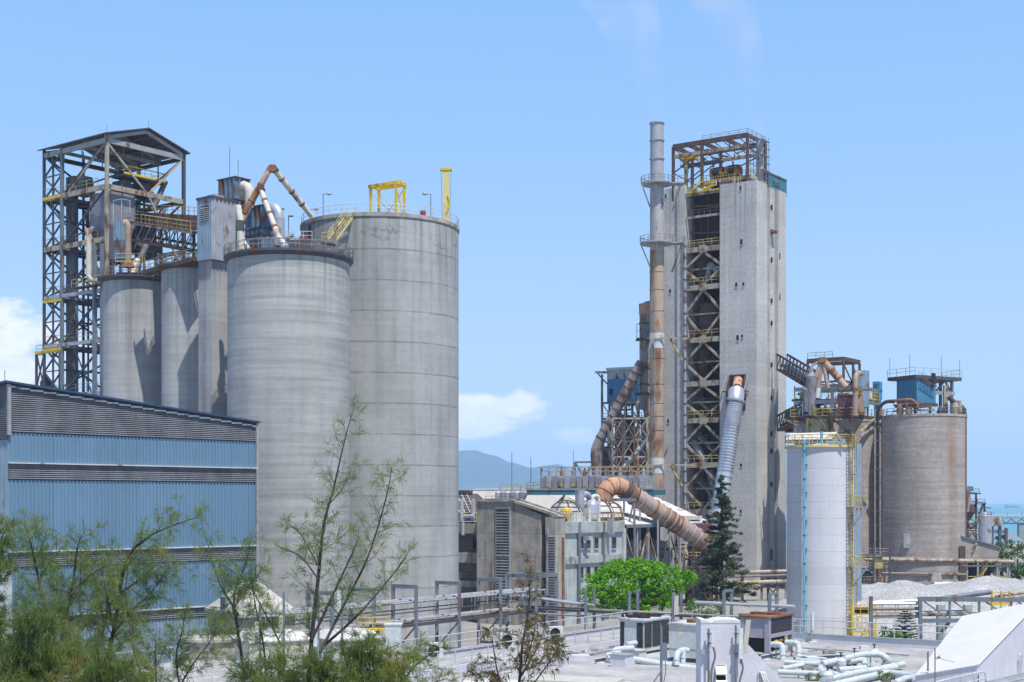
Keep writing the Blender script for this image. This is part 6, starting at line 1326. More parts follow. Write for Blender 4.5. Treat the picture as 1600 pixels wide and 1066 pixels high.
    for x in (-4,-1,2,4): G().beam((x,-1.5,0), (x,-1.5,7), .25).build('post', 'lsteel', r)
    G().stair((-4,-1.8,.2), (-.5,-1.8,5.3), .8, (0,1,0), .3).build('stair', 'raily', r)
    # pipe bridge running along in front of the brown silos
    r = thing('pipe_bridge', 'brown pipe bridge along the foot of the brown silos', 'pipe rack', P(1440, 930, 268)); Y = 268
    for (pa, ya), (pb, yb), rad in (((1335,868),(1378,869),.4),((1350,874),(1585,878),.32),((1352,895),(1510,898),.2),((1352,871),(1585,876.5),.2)): G().tube(P(pa,ya,Y), P(pb,yb,Y+(.6 if rad < .3 else 0)), rad, 8).build('pipe', 'cream' if rad > .3 else 'railr', r, True)
    for px in (1378,1385,1492,1574): G().beam((Xp(px,Y+.3),Y+.3,0), P(px,874,Y+.3), .3).build('post', 'lsteel' if px > 1400 else 'cream', r, True)
    for a, b in (((1372,873),(1374,920)),((1378,900),(1372,920)),((1340,872),(1340,920))): G().beam(P(*a,Y-.5), P(*b,Y-.5), .3).build('strut', 'cream', r, True)
    r = thing('valve_station', 'dark tangle of pumps in the gap beside the brown silo foot', 'machine', P(1362, 920, 264))
    for k in range(3): G().box(-3,3,-1.5,1.5,1+k*2.6,1.2+k*2.6).build('deck', 'dsteel', r); G().rail([(-3,-1.5,1.2+k*2.6),(3,-1.5,1.2+k*2.6)], 1.1, 1.2, .06).build('rail', 'railr', r)
    for x in (-3,0,3): G().beam((x,-1.5,0), (x,-1.5,8.5), .3).build('post', 'dsteel', r)
    G().lathe((-1,0), [(1,1.2),(1,3),(0,3.4)], 14).build('pump', 'dsteel', r); G().box(.3,1.8,-1,.6,3.8,5.6).build('yellow_box', 'raily', r)
    r = thing('hut', 'grey hut with a white canopy at the foot of the brown silo', 'hut', P(1470, 935, 262))
    G().box(-1.2,1.8,-1,1.5,0,2.2).build('wall', 'lsteel', r); G().hexa([(-1.4,-1.6,2.2),(2.6,-1.6,2.2),(2.6,1.5,2.2),(-1.4,1.5,2.2)], [(-1.4,-.6,3),(2.6,-.6,3),(2.6,1.5,3),(-1.4,1.5,3)]).build('canopy', 'white', r); G().hexa([(-2,-.5,3),(.2,-.5,3),(.2,1,3),(-2,1,3)], [(-1.6,-.5,4.6),(-.6,-.5,4.6),(.2,1,4.6),(-2,1,4.6)]).build('chute', 'conc_brown', r)
    G().box(-.2,.9,-1.03,-1.0,0,1.9).build('door', 'dark', r)
far_right()

def gravel():
    def heap(name, cx, cy, rx, ry, h, label, seed):
        n = 70; vs = []; fs = []
        for j in range(n+1):
            for i in range(n+1):
                x = -1+2*i/n; y = -1+2*j/n; d = math.sqrt(x*x+y*y)
                z = h*max(0, 1-d**1.35) + (mnoise.fractal(Vector((x*rx*.16+seed, y*ry*.16, seed)), 1, 2, 4)*.9 if d < .97 else 0) * min(1, (1-d)*3 if d < 1 else 0)
                z += max(0, mnoise.noise(Vector((x*rx*.06+seed, y*ry*.06, 2))))*h*.35*max(0, 1-d)
                vs.append((cx+x*rx, cy+y*ry, max(.02, z) if d < .97 else -.3))
        for j in range(n):
            for i in range(n):
                a = j*(n+1)+i; q = (a,a+1,a+n+2,a+n+1)
                if any(vs[k][2] > -.2 for k in q): fs.append(q)
        g = G().add(vs, fs, True); o = g.top(name, 'gravel', label, 'gravel heap', kind='stuff'); return o
    c = P(1400, 940, 225); heap('gravel_heap', c.x, 228, 22, 30, 5.0, 'pale grey gravel heap in front of the brown silo', 3)
    c = P(1580, 940, 235); heap('gravel_heap', c.x, 240, 26, 26, 5.2, 'pale grey gravel heap at the right edge', 8)
    c = P(1440, 980, 180); heap('gravel_heap', c.x+2, 182, 15, 24, 1.6, 'low spread of pale gravel behind the roof rail', 5)
gravel()
# ================================================================ PIPE RACKS IN THE YARD
def pipe_rack():
    f = Fr(840, 150, 236)   # a runs towards the lower left (towards the camera), l runs towards the right
    # segment A: along the yard in front of the biggest silo
    U = Vector((-.559, -.829, 0)); N = Vector((.829, -.559, 0)); o = Vector((Xp(838,150), 150, 0))
    r = thing('pipe_rack', 'grey steel pipe rack with portal posts in front of the biggest silo', 'pipe rack', o)
    w = N*1.35; zt, zl = 8.9, 7.05; Lr = 40
    def px_t(px): k = (px-800)/FPX; return (k*o.y-o.x)/(U.x-k*U.y)
    for px in (765, 700, 632, 566, 500):
        t = px_t(px); c = o+U*t
        for s_ in (-1, 1): G().beam(c+w*s_, c+w*s_+Vector((0,0,10.3)), .3, .34).build('post', 'gsteel', r, True)
        G().beam(c-w*1.1+Vector((0,0,10.3)), c+w*1.1+Vector((0,0,10.3)), .3, .34).build('cross_beam', 'gsteel', r, True)
        for z in (6.8, 4): G().beam(c-w+Vector((0,0,z)), c+w+Vector((0,0,z)), .2, .26).build('cross_beam', 'gsteel', r, True)
        G().beam(c-w+Vector((0,0,4)), c+w+Vector((0,0,6.7)), .12).build('brace', 'gsteel', r, True)
    for q, z, rad, m in ((-1,zt,.11,'lsteel'),(-.6,zt+.05,.14,'galvd'),(-.2,zt,.08,'railr'),(.3,zt+.05,.12,'lsteel'),(.8,zt-.02,.1,'galvd'),(-.9,zl,.14,'lsteel'),(-.4,zl,.1,'galvd'),(.5,zl,.14,'railr')):
        G().tube(o+w*q+Vector((0,0,z)), o+U*Lr+w*q+Vector((0,0,z)), rad, 8).build('pipe', m, r, True)
    for s_ in (-1, 1):
        for z in (zl-.25, zt-.9): G().beam(o+w*s_*.98+Vector((0,0,z)), o+U*Lr+w*s_*.98+Vector((0,0,z)), .14, .3 if z < 7.5 else .1).build('runner', 'dsteel', r, True)
    for k in range(38):
        c = o+U*(k*1.05+.4)+w*(-.98 if k % 2 else .98); G().beam(c+Vector((0,0,zt-(.9 if k % 3 else 2))), c+Vector((0,0,zt)), .06).build('hanger', 'lsteel', r, True)
    # segment B: portal frame then rack running to the right in front of the tree
    o2 = Vector((Xp(838,148), 148, 0)); r = thing('pipe_rack', 'grey pipe rack with tall posts passing the bright green tree', 'pipe rack', o2)
    def px_t2(px): k = (px-800)/FPX; return (k*o2.y-o2.x)/(N.x-k*N.y)
    h = U*-1.2
    pf = [px_t2(p) for p in (808, 854)]
    for t in pf:
        for s_ in (-1, 1): G().beam(o2+N*t+h*s_*1.6, o2+N*t+h*s_*1.6+Vector((0,0,10.6)), .34).build('post', 'gsteel', r, True)
        G().beam(o2+N*t-h*1.6+Vector((0,0,10.5)), o2+N*t+h*1.6+Vector((0,0,10.5)), .3, .36).build('cross_beam', 'gsteel', r, True)
    for s_ in (-1, 1):
        for z in (10.5, 8.1): G().beam(o2+N*pf[0]+h*s_*1.6+Vector((0,0,z)), o2+N*pf[1]+h*s_*1.6+Vector((0,0,z)), .3, .36).build('portal_beam', 'gsteel', r, True)
    for px, top in ((922,9.4),(990,9.3),(1058,9.2),(1137,9.6),(1208,9.5)):
        t = px_t2(px); c = o2+N*t
        for s_ in (-1, 1): G().beam(c+h*s_*.7, c+h*s_*.7+Vector((0,0,top)), .28, .3).build('post', 'gsteel', r, True)
        if px > 1100: G().beam(c-h*.8+Vector((0,0,top)), c+h*.8+Vector((0,0,top)), .22).build('cross_beam', 'gsteel', r, True)
        G().beam(c-h*.7+Vector((0,0,6.5)), c+h*.7+Vector((0,0,6.5)), .2).build('cross_beam', 'gsteel', r, True)
    t0, t1 = px_t2(812), px_t2(1240)
    for q, z, rad, m in ((-.5,7.1,.13,'dsteel'),(-.2,7.15,.18,'railr'),(.2,7.05,.13,'galvd'),(.5,6.95,.12,'lsteel'),(-.5,6.55,.1,'lsteel')): G().tube(o2+N*t0+h*q+Vector((0,0,z)), o2+N*t1+h*q+Vector((0,0,z)), rad, 8).build('pipe', m, r, True)
    t2 = px_t2(1085); G().tube(o2+N*t2+h*.2+Vector((0,0,8.35)), o2+N*t1+h*.2+Vector((0,0,8.35)), .17, 8).build('pipe', 'galv', r, True)
    t3 = px_t2(925)
    for q in (-.4,.3): G().tube(o2+N*t0+h*q+Vector((0,0,8.3)), o2+N*t3+h*q+Vector((0,0,7.6)), .12, 8).build('pipe', 'galvd', r, True)
    # stepped red-brown racks at the foot of the kiln tower
    r = thing('brown_pipe_rack', 'brown weathered pipe rack along the foot of the kiln tower', 'pipe rack', (Xp(1170,262), 262, 0)); Y = 262
    for py, rad in ((897,.35),(903,.25),(913,.4)): G().tube(P(1085,py,Y), P(1250,py-5,Y), rad, 8).build('pipe', 'cream' if rad > .3 else 'railr', r, True)
    for px in (1090,1120,1160,1190,1200,1215,1228): G().beam((Xp(px,Y+.5),Y+.5,0), P(px,893,Y+.5), .4).build('post', 'lsteel' if px % 20 else 'rsteel', r, True)
    for a, b in (((1190,905),(1215,935)),((1225,905),(1200,935)),((1100,915),(1130,940))): G().beam(P(*a,Y), P(*b,Y), .25).build('brace', 'rsteel', r, True)
    G().rail([P(1150,920,Y-1),P(1185,920,Y-1)], 1.2, 1.2, .07).build('rail', 'raily', r, True); G().box(Xp(1150,Y),Xp(1185,Y),Y-1,Y+1,Zp(921,Y),Zp(920,Y)).build('walkway', 'rsteel', r, True)
    r = thing('wash_basket', 'row of green and red plastic bins in the yard behind the pipe rack', 'bins', (Xp(1170,215), 215, 0))
    for i, (x, m) in enumerate(((-1,'bin_green'),(0,'bin_green'),(1.1,'red'),(2.3,'cyan'))):
        M.setdefault('bin_green', surf('green_bin', (.02,.25,.13), .1, 1, .5))
        G().hexa([(x-.4,-.4,0),(x+.4,-.4,0),(x+.4,.4,0),(x-.4,.4,0)], [(x-.5,-.5,1.3),(x+.5,-.5,1.3),(x+.5,.5,1.3),(x-.5,.5,1.3)]).build('bin', m, r)
    # right rack
    Y = 138; r = thing('pipe_gantry', 'grey steel gantry with brown pipes in front of the gravel heaps', 'pipe rack', (Xp(1440,Y), Y, 0))
    for px, py in ((1361,932),(1438,934),(1660,930)):
        for dy in (0, 2.4): G().beam((Xp(px,Y+dy),Y+dy,0), P(px,py,Y+dy), .32).build('post', 'gsteel', r, True)
    for dy in (0, 2.4):
        G().beam(P(1434,936,Y+dy), P(1680,938,Y+dy), .3, .45).build('top_beam', 'gsteel', r, True); G().beam(P(1436,970,Y+dy), P(1680,969,Y+dy), .26, .4).build('lower_beam', 'gsteel', r, True)
        for k, px in enumerate((1484,1530,1580,1630)): G().beam(P(px,970,Y+dy), P(px,938,Y+dy), .2).build('strut', 'gsteel', r, True); G().beam(P(px-40,940,Y+dy), P(px-4,966,Y+dy), .13).build('brace', 'gsteel', r, True)
    for (a, b, rad, m) in (((1361,944),(1434,943),.14,'galv'),((1361,952),(1436,951),.16,'railr'),((1361,961),(1600,959),.18,'cream'),((1361,965),(1436,964),.12,'galvd'),((1361,958),(1700,960),.12,'railr'),((1440,958),(1510,956),.2,'beige')): G().tube(P(*a,Y+.4), P(*b,Y+.4), rad, 8).build('pipe', m, r, True)
    for px in (1378,1399,1403,1423): G().beam(P(px,944,Y+.4), P(px,960,Y+.4), .07).build('hanger', 'lsteel', r, True)
    G().beam(P(1470,990,Y+1), P(1486,968,Y+1), .3).build('leg_brace', 'gsteel', r, True)
    for px in (1470, 1512): G().beam((Xp(px,Y+6),Y+6,0), P(px,945,Y+6), .75).build('concrete_post', 'conc_blue', r, True)
    G().tube(P(1360,924+18,Y+8), P(1440,922+17,Y+8), .2, 8).build('pipe', 'galv', r, True)
    r = thing('belt_feeder', 'yellow railed belt feeder with a grey tube in front of the gravel', 'conveyor', (Xp(1560,160), 160, 0)); Y = 160
    G().tube(P(1462,937,Y), P(1548,925,Y), .3, 10).build('tube', 'gsteel', r, True)
    for i, z in enumerate((3.4, 6.6)): G().box(Xp(1545,Y), Xp(1574,Y), Y-1, Y+1, z, z+.2).build('deck', 'yellow', r, True); G().rail([Vector((Xp(1545,Y),Y-1,z+.2)), Vector((Xp(1574,Y),Y-1,z+.2))], 1.2, .8, .05).build('rail', 'raily', r, True)
    for px in (1546,1560,1573): G().beam((Xp(px,Y),Y-.9,0), (Xp(px,Y),Y-.9,8.2), .18).build('post', 'yellow', r, True)
    for dz in (0, 1): G().tube(P(1555,938-dz*6,Y-.5), P(1660,925-dz*6,Y-.5), .16, 8).build('pipe', 'cream', r, True)
pipe_rack()

# ================================================================ FOREGROUND ROOFTOP
RZ = 7.5
RA = Vector((Xp(988,116), 116, 0)); RU = Vector((-.559,-.829,0)); RN = Vector((.829,-.559,0))
def rooftop():
    r = thing('rooftop_building', 'flat roofed white building with railings in the foreground', 'building', RA, R(-34))   # local x = RN, local y = -RU
    # local coordinates: x right-near, y negative towards the lower left
    X, Yl = 40, 52
    G().box(0, X, -Yl, 0, 0, RZ-.35).build('wall', 'wallw', r)
    G().box(-.3, X+.3, -Yl-.3, .3, RZ-.35, RZ).build('roof_deck', 'deck', r)
    for a, b in (((-.3,X+.3),(-.05,.3)), ((-.3,0),(-Yl-.3,-.05)), ((X,X+.3),(-Yl-.3,-.05))): G().box(a[0], a[1], b[0], b[1], RZ+.004, RZ+.55).build('parapet', 'wallw', r)
    G().box(-.36, X+.36, -.12, .36, RZ+.55, RZ+.62).build('coping', 'lsteel', r); G().box(-.36, .06, -Yl-.36, -.12, RZ+.55, RZ+.62).build('coping', 'roofw', r)
    G().rail([(-.1,-Yl,RZ+.62),(-.1,.1,RZ+.62),(X,.1,RZ+.62)], 1.05, 1.75, .04).build('guard_rail', 'rail', r)
    # inner raised strip with second rail along the left edge
    G().box(.5, 4.6, -Yl, -2.0, RZ+.004, RZ+.4).build('raised_strip', 'deck', r); G().box(4.6, 4.75, -Yl, -1.9, RZ+.004, RZ+.45).build('strip_curb', 'wallw', r)
    G().rail([(4.6,-Yl,RZ+.4),(4.6,-2.2,RZ+.4)], 1.05, 1.75, .04).build('strip_rail', 'rail', r)
    for k, (x, y) in enumerate(((6,-4),(9,-12),(14,-6),(18,-3),(23,-9))): 
        G().box(x, x+.12, y-9 if k % 2 else y-4, y, RZ+.004, RZ+.06).build('deck_upstand', 'lsteel', r)
    # small split condensers on the strip
    def W_(x, y, z=0): return ROOTM[r.name] @ Vector((x, y, RZ+z))
    def px_on(px, x):      # local y on the line local-x = x that shows at px
        k = (px-800)/FPX; o = RA+RN*x; return -((k*o.y-o.x)/(RU.x-k*RU.y))
    c = thing('split_condenser', 'white fan condenser box near the tall cyan grey tank on the roof strip', 'air conditioner', W_(1.6, px_on(678,1.6), .4), R(22), 'fan condensers on the roof strip')
    G().box(-.55,.55,-.25,.25,.16,1.15).build('casing', 'white', c); G().lathe((0,0), [(0,0),(.36,0),(.40,.04),(.36,.06)], 20).build('fan', 'dark', c).matrix_local = Matrix.Translation((-.1,-.26,.66)) @ Matrix.Rotation(R(90),4,'X')
    G().box(-.6,.6,-.3,.3,0,.16).build('plinth', 'acl', c)
    for px, lb in ((792,'white fan condenser box on the roof strip behind the browning branches'),(867,'white fan condenser box at the far right of the roof strip')): copy_tree(c, W_(1.6, px_on(px,1.6), .4), R(22), lb)
    # tall box left of the condensers
    t = thing('water_tank', 'tall pale blue grey steel tank behind the trees at the left end of the roof', 'tank', W_(0.9, px_on(615,.9)))
    G().box(-.5,.5,-.5,.5,0,2.9).build('shell', 'ac', t); G().box(-.55,.55,-.55,.55,2.9,2.98).build('lid', 'white', t)
    # big condenser 1
    f = Fr(1006.5, 98.5, 56); f.o.z = RZ; u = fthing('chiller_unit', 'white rooftop chiller with black grilles and two top fans', 'chiller', f)
    a, l_ = f.a(1046), f.l(968); h = 2.05; z0 = .3
    G().box(.05, a, .05, l_, z0, z0+h-.05).build('casing', 'ac', u); G().box(-.06, a+.06, -.06, l_+.06, z0+h-.05, z0+h+.08).build('top', 'white', u); G().box(-.06, a+.06, -.06, l_+.06, z0-.12, z0+.05).build('base_frame', 'ac', u)
    for x0, x1 in ((.12,a*.3),(a*.34,a*.64),(a*.68,a-.08)): G().box(x0,x1,-.0,.04,z0+.15,z0+h-.18).build('grille', 'grille', u)
    G().box(.0,.04,l_*.06,l_*.3,z0+.15,z0+h-.18).build('grille', 'grille', u); G().box(.0,.04,l_*.82,l_-.06,z0+.15,z0+h-.18).build('grille', 'grille', u)
    for q in (.28,.72):
        for q2 in (.28,.72): G().lathe((a*q,l_*q2), [(.42,z0+h+.08),(.45,z0+h+.26),(.40,z0+h+.26),(.38,z0+h+.12),(0,z0+h+.12)], 20).build('fan_ring', 'grille', u)
    for q in ((.1,.1),(a-.1,.1),(.1,l_-.1)): G().box(q[0]-.1,q[0]+.1,q[1]-.1,q[1]+.1,0,z0-.12).build('foot', 'conc_old', u)
    G().pipe([(-.0,l_*.35,.75),(-1.0,l_*.35,.75),(-1.3,l_*.35,.75)], .2, 12).build('nozzle', 'pipeg', u)
    # AHU box
    f = Fr(1091, 93, 56); f.o.z = RZ; u = fthing('air_handler', 'pale grey riveted air handler box with a warning triangle', 'air handler', f)
    l_ = f.l(1045); zt = f.z(978)-RZ
    G().box(.05,2.6,.05,l_,.3,zt).build('casing', 'ac', u); G().box(-.05,2.7,-.04,l_+.05,zt,zt+.1).build('lid', 'white', u); G().box(0,2.6,0,.045,.3,zt).build('dark_end', 'grille', u)
    M['warn'] = surf('warning_triangle', (.75,.60,.40), .05, 3, .6); yc = l_*.62
    G().add([(.04,yc+.26,zt-.46),(.04,yc-.26,zt-.46),(.04,yc,zt-.8)], [(0,2,1)]).build('warning_triangle', 'warn', u)
    G().lathe((1.2,.9), [(.5,zt+.1),(.5,zt+.32),(0,zt+.32)], 20).build('fan_cowl', 'rusty', u)
    for z in (.9,): G().box(.02,.05,.05,l_,z-.02,z+.02).build('panel_joint', 'lsteel', u)
    G().box(.1,2.5,.1,l_-.1,0,.3).build('base', 'dsteel', u)
    # lilac grey chiller
    f = Fr(1201, 97, 56); f.o.z = RZ; u = fthing('cooling_unit', 'lilac grey cooling unit on legs with a dusty black coil', 'chiller', f)
    a, l_ = f.a(1239), f.l(1157); z0, h = f.z(998)-RZ, f.z(966)-f.z(998)
    G().box(.06,a,.06,l_,z0,z0+h-.02).build('casing', 'acl', u); G().box(-.1,a+.1,-.1,l_+.1,z0+h-.02,z0+h+.1).build('top', 'rusty', u)
    G().box(.3,a-.25,.0,.05,z0+.3,z0+h-.1).build('coil', 'grille', u); G().box(-.02,.3,-.04,.3,0,z0+h).build('corner_post', 'acl', u); G().box(a-.22,a+.02,-.04,.3,0,z0+h).build('corner_post', 'acl', u); G().box(-.02,.3,l_-.3,l_,0,z0+h).build('corner_post', 'acl', u)
    G().box(.3,a-.22,-.02,.06,z0,z0+.28).build('bottom_rail', 'acl', u); G().box(.3,a-.3,.5,l_-.4,.25,z0).build('compressor', 'dark', u); G().box(.0,a,.3,l_,.12,.25).build('skid', 'ac', u)
    for q in (.25,.6,.85): G().lathe((a*.5,l_*q), [(.5,z0+h+.1),(.52,z0+h+.22),(.45,z0+h+.22),(.42,z0+h+.14),(0,z0+h+.14)], 18).build('fan_ring', 'rusty', u)
    for q in (.3,.5,.7): G().box(a*q-.15,a*q+.15,-.1,.1,z0-.35,z0-.2).build('yellow_valve', 'yellow', u)
rooftop()

def roof_pipes():
    Rr = lambda px, Y, z=0: Vector((Xp(px,Y), Y, RZ+z))
    def pth(name, label, runs, mat='pipeg'):
        t = thing(name, label, 'pipe', runs[0][0][0].xy.to_3d()+Vector((0,0,RZ)))
        for pts, rad, bend in runs:
            o = G().pipe(pts, rad, 14, bend).build('pipe', mat, t, True)
            for p, q in zip(pts, pts[1:]):
                n = max(1, int((q-p).length/1.6))
                for k in range(n):
                    c = p.lerp(q, (k+.5)/n); d = (q-p).normalized()*.05
                    G().tube(c-d, c+d, rad*1.16, 14).build('clamp', mat, o, True)
                    if abs(d.z) < .03 and c.z-RZ > rad+.1: G().beam(Vector((c.x,c.y,RZ)), c, .07).build('support', 'lsteel', o, True)
        return t
    a = Rr(975,94,.75)
    t = pth('water_pipe', 'pale grey header pipe with a U bend beside the white chiller', [([P(989,1013,96), P(962,1015,95.3), P(955,1024,94.6), P(952,1031,93.8)], .2, .25), ([P(949,1024,93.6), P(1060,1042,91.5), P(1093,1046,90.5), P(1097,1060,89)], .21, .4), ([P(950,1031,93.2), P(968,1024,94.2)], .2, .1)])
    G().lathe((P(963,1024,93.8).x,93.8), [(.3,P(963,1030,93.8).z),(.34,P(963,1028,93.8).z),(.34,P(963,1018,93.8).z),(.28,P(963,1016,93.8).z)], 14).build('valve', 'pipeg', t, True)
    pth('water_pipe', 'pale grey elbow pipe out of the air handler', [([P(1074,1016,92.5), P(1064,1016,92), P(1057,1022,91.4), P(1057,1040,91.2)], .19, .3), ([P(1068,1018,92), P(1067,1038,91.8)], .17, 0)])
    pth('water_pipe', 'pale grey elbows dropping under the lilac cooling unit', [([P(1206,1007,96), P(1219,1007,95.6), P(1223,1012,95.4), P(1223,1034,95.2)], .2, .3), ([P(1228,1004,97.5), P(1245,1005,97), P(1248,1010,96.8), P(1248,1030,96.5)], .2, .3), ([P(1248,1027,96.4), P(1290,1031,94)], .17, .2)])
    def Q(px, py, h=.32): Y = (CAMZ-RZ-h)*FPX/(py-HOR); return P(px, py, Y)
    pth('water_pipe', 'long pale grey pipes crossing the roof right of the white pier', [
        ([Q(1226,1035), Q(1282,1038), Q(1284,1052)], .17, .25), ([Q(1216,1050), Q(1280,1053)], .17, 0), ([Q(1222,1045), Q(1254,1039,.4)], .15, 0),
        ([Q(1285,1038,.5), Q(1300,1034,.6), Q(1318,1030,.7)], .2, .2), ([Q(1280,1047), Q(1312,1057)], .2, 0)])
    pth('water_pipe', 'arched pale grey pipe run with a drop at its right end', [([Q(1318,1030,.75), Q(1345,1023,.85), Q(1375,1022,.85), Q(1386,1029,.6), Q(1388,1036,.3)], .2, .35), ([Q(1326,1034,.55), Q(1350,1030,.55), Q(1352,1040,.3)], .19, .25), ([Q(1245,1031,.3), Q(1282,1036,.3), Q(1314,1037,.4)], .17, .2)])
    pth('water_pipe', 'lowest long pale grey pipes bending by the white sloping house', [([Q(1285,1064), Q(1340,1051), Q(1412,1038)], .18, .2), ([Q(1296,1072), Q(1352,1059), Q(1386,1051), Q(1424,1056), Q(1434,1068)], .2, .35), ([Q(1310,1047), Q(1352,1044)], .18, 0), ([Q(1350,1049), Q(1400,1043)], .16, 0), ([Q(1398,1068), Q(1416,1060), Q(1440,1062)], .2, .3)])
    pth('water_pipe', 'thin pale drain pipes along the far roof edge', [([Q(1250,1012,.15), Q(1330,1017,.15), Q(1420,1024,.15)], .06, 0), ([Q(1100,1000,.15), Q(1160,1003,.15)], .07, 0)], 'galvd')
    for i, (px, py, w, h) in enumerate(((1300,1044,.25,.35),(1330,1040,.3,.25),(1360,1036,.25,.3),(1262,1050,.3,.3),(1325,1058,.3,.3),(1385,1044,.25,.3),(1250,1020,.5,.2),(1296,1022,.4,.25),(1350,1014,.3,.2))):
        q = Q(px, py, 0); lb = ('grey pipe support block %s' % ('left of the arched pipe','under the arched pipe','below the right end of the arched pipe','between the two long pipes','beside the lowest long pipe','near the drop of the arched pipe','by the antenna base','behind the arched pipe','near the far roof parapet')[i])
        G().box(q.x-w, q.x+w, q.y-.3, q.y+.3, RZ, RZ+h).box(q.x-w*.6, q.x+w*.6, q.y-.2, q.y+.2, RZ+h, RZ+h+.05).top('support_block', 'conc_old' if i % 2 else 'wallw', lb, 'block')
    for px, py, Y, lb in ((1314,1035,94,'round pale valve with a dark stem on the roof pipes, left of the big valve'),(1335,1028,95.5,'big pale valve body in the middle of the roof pipes'),(1366,1021,97,'pale valve at the top of the arched roof pipe'),(1293,1057,88,'pale flanged valve at the lower left of the roof pipes')):
        p = Q(px,py,.55); t = thing('pipe_valve', lb, 'valve', p)
        G().lathe((0,0), [(0,-.34),(.3,-.3),(.34,-.1),(.34,.12),(.2,.3),(0,.32)], 16).build('body', 'pipeg', t); G().tube((0,0,.3), (0,0,.6), .05, 6).build('stem', 'dsteel', t); G().lathe((0,0), [(.0,.58),(.14,.58),(.14,.63),(0,.63)], 10).build('handwheel', 'dsteel', t)
    # steel bearer frames and pads
    for px, Y, ln, lb in ((930,93,4,'steel bearer beam on a concrete pad left of the header pipe'),(1240,94.5,6.2,'long steel bearer beam beside the cooling unit pipes'),(1190,95,3,'steel bearer beam under the lilac cooling unit')):
        t = thing('bearer_beam', lb, 'beam', Rr(px,Y), R(56 if px != 1240 else 20)); G().box(0,ln,-.1,.1,.28,.31).build('top_flange', 'ac', t); G().box(0,ln,-.02,.02,.06,.28).build('web', 'gsteel', t); G().box(0,ln,-.1,.1,.03,.06).build('bottom_flange', 'ac', t)
        for x in (.1,ln-.5): G().box(x,x+.6,-.4,.4,0,.03).build('pad', 'wallw', t)
    for i, (px, py, Y, w, h, lb) in enumerate(((978,1052,92,.55,.5,'small pale plinth block below the header pipe'),(1269,1040,94,.4,.3,'small grey concrete block between the roof pipes'),(1337,1037,92.5,.3,.4,'small concrete stand under the arched roof pipe'),(905,1047,95,.7,.32,'low pale concrete pad at the left of the bearer beam'))):
        G().box(Xp(px,Y)-w, Xp(px,Y)+w, Y-.4, Y+.4, RZ, RZ+h).prism([(Xp(px,Y)-w*.9,Y-.36,RZ+h),(Xp(px,Y)+w*.9,Y-.36,RZ+h),(Xp(px,Y)+w*.9,Y+.36,RZ+h),(Xp(px,Y)-w*.9,Y+.36,RZ+h)], (0,0,.04)).top('plinth_block', 'wallw', lb, 'block')
roof_pipes()

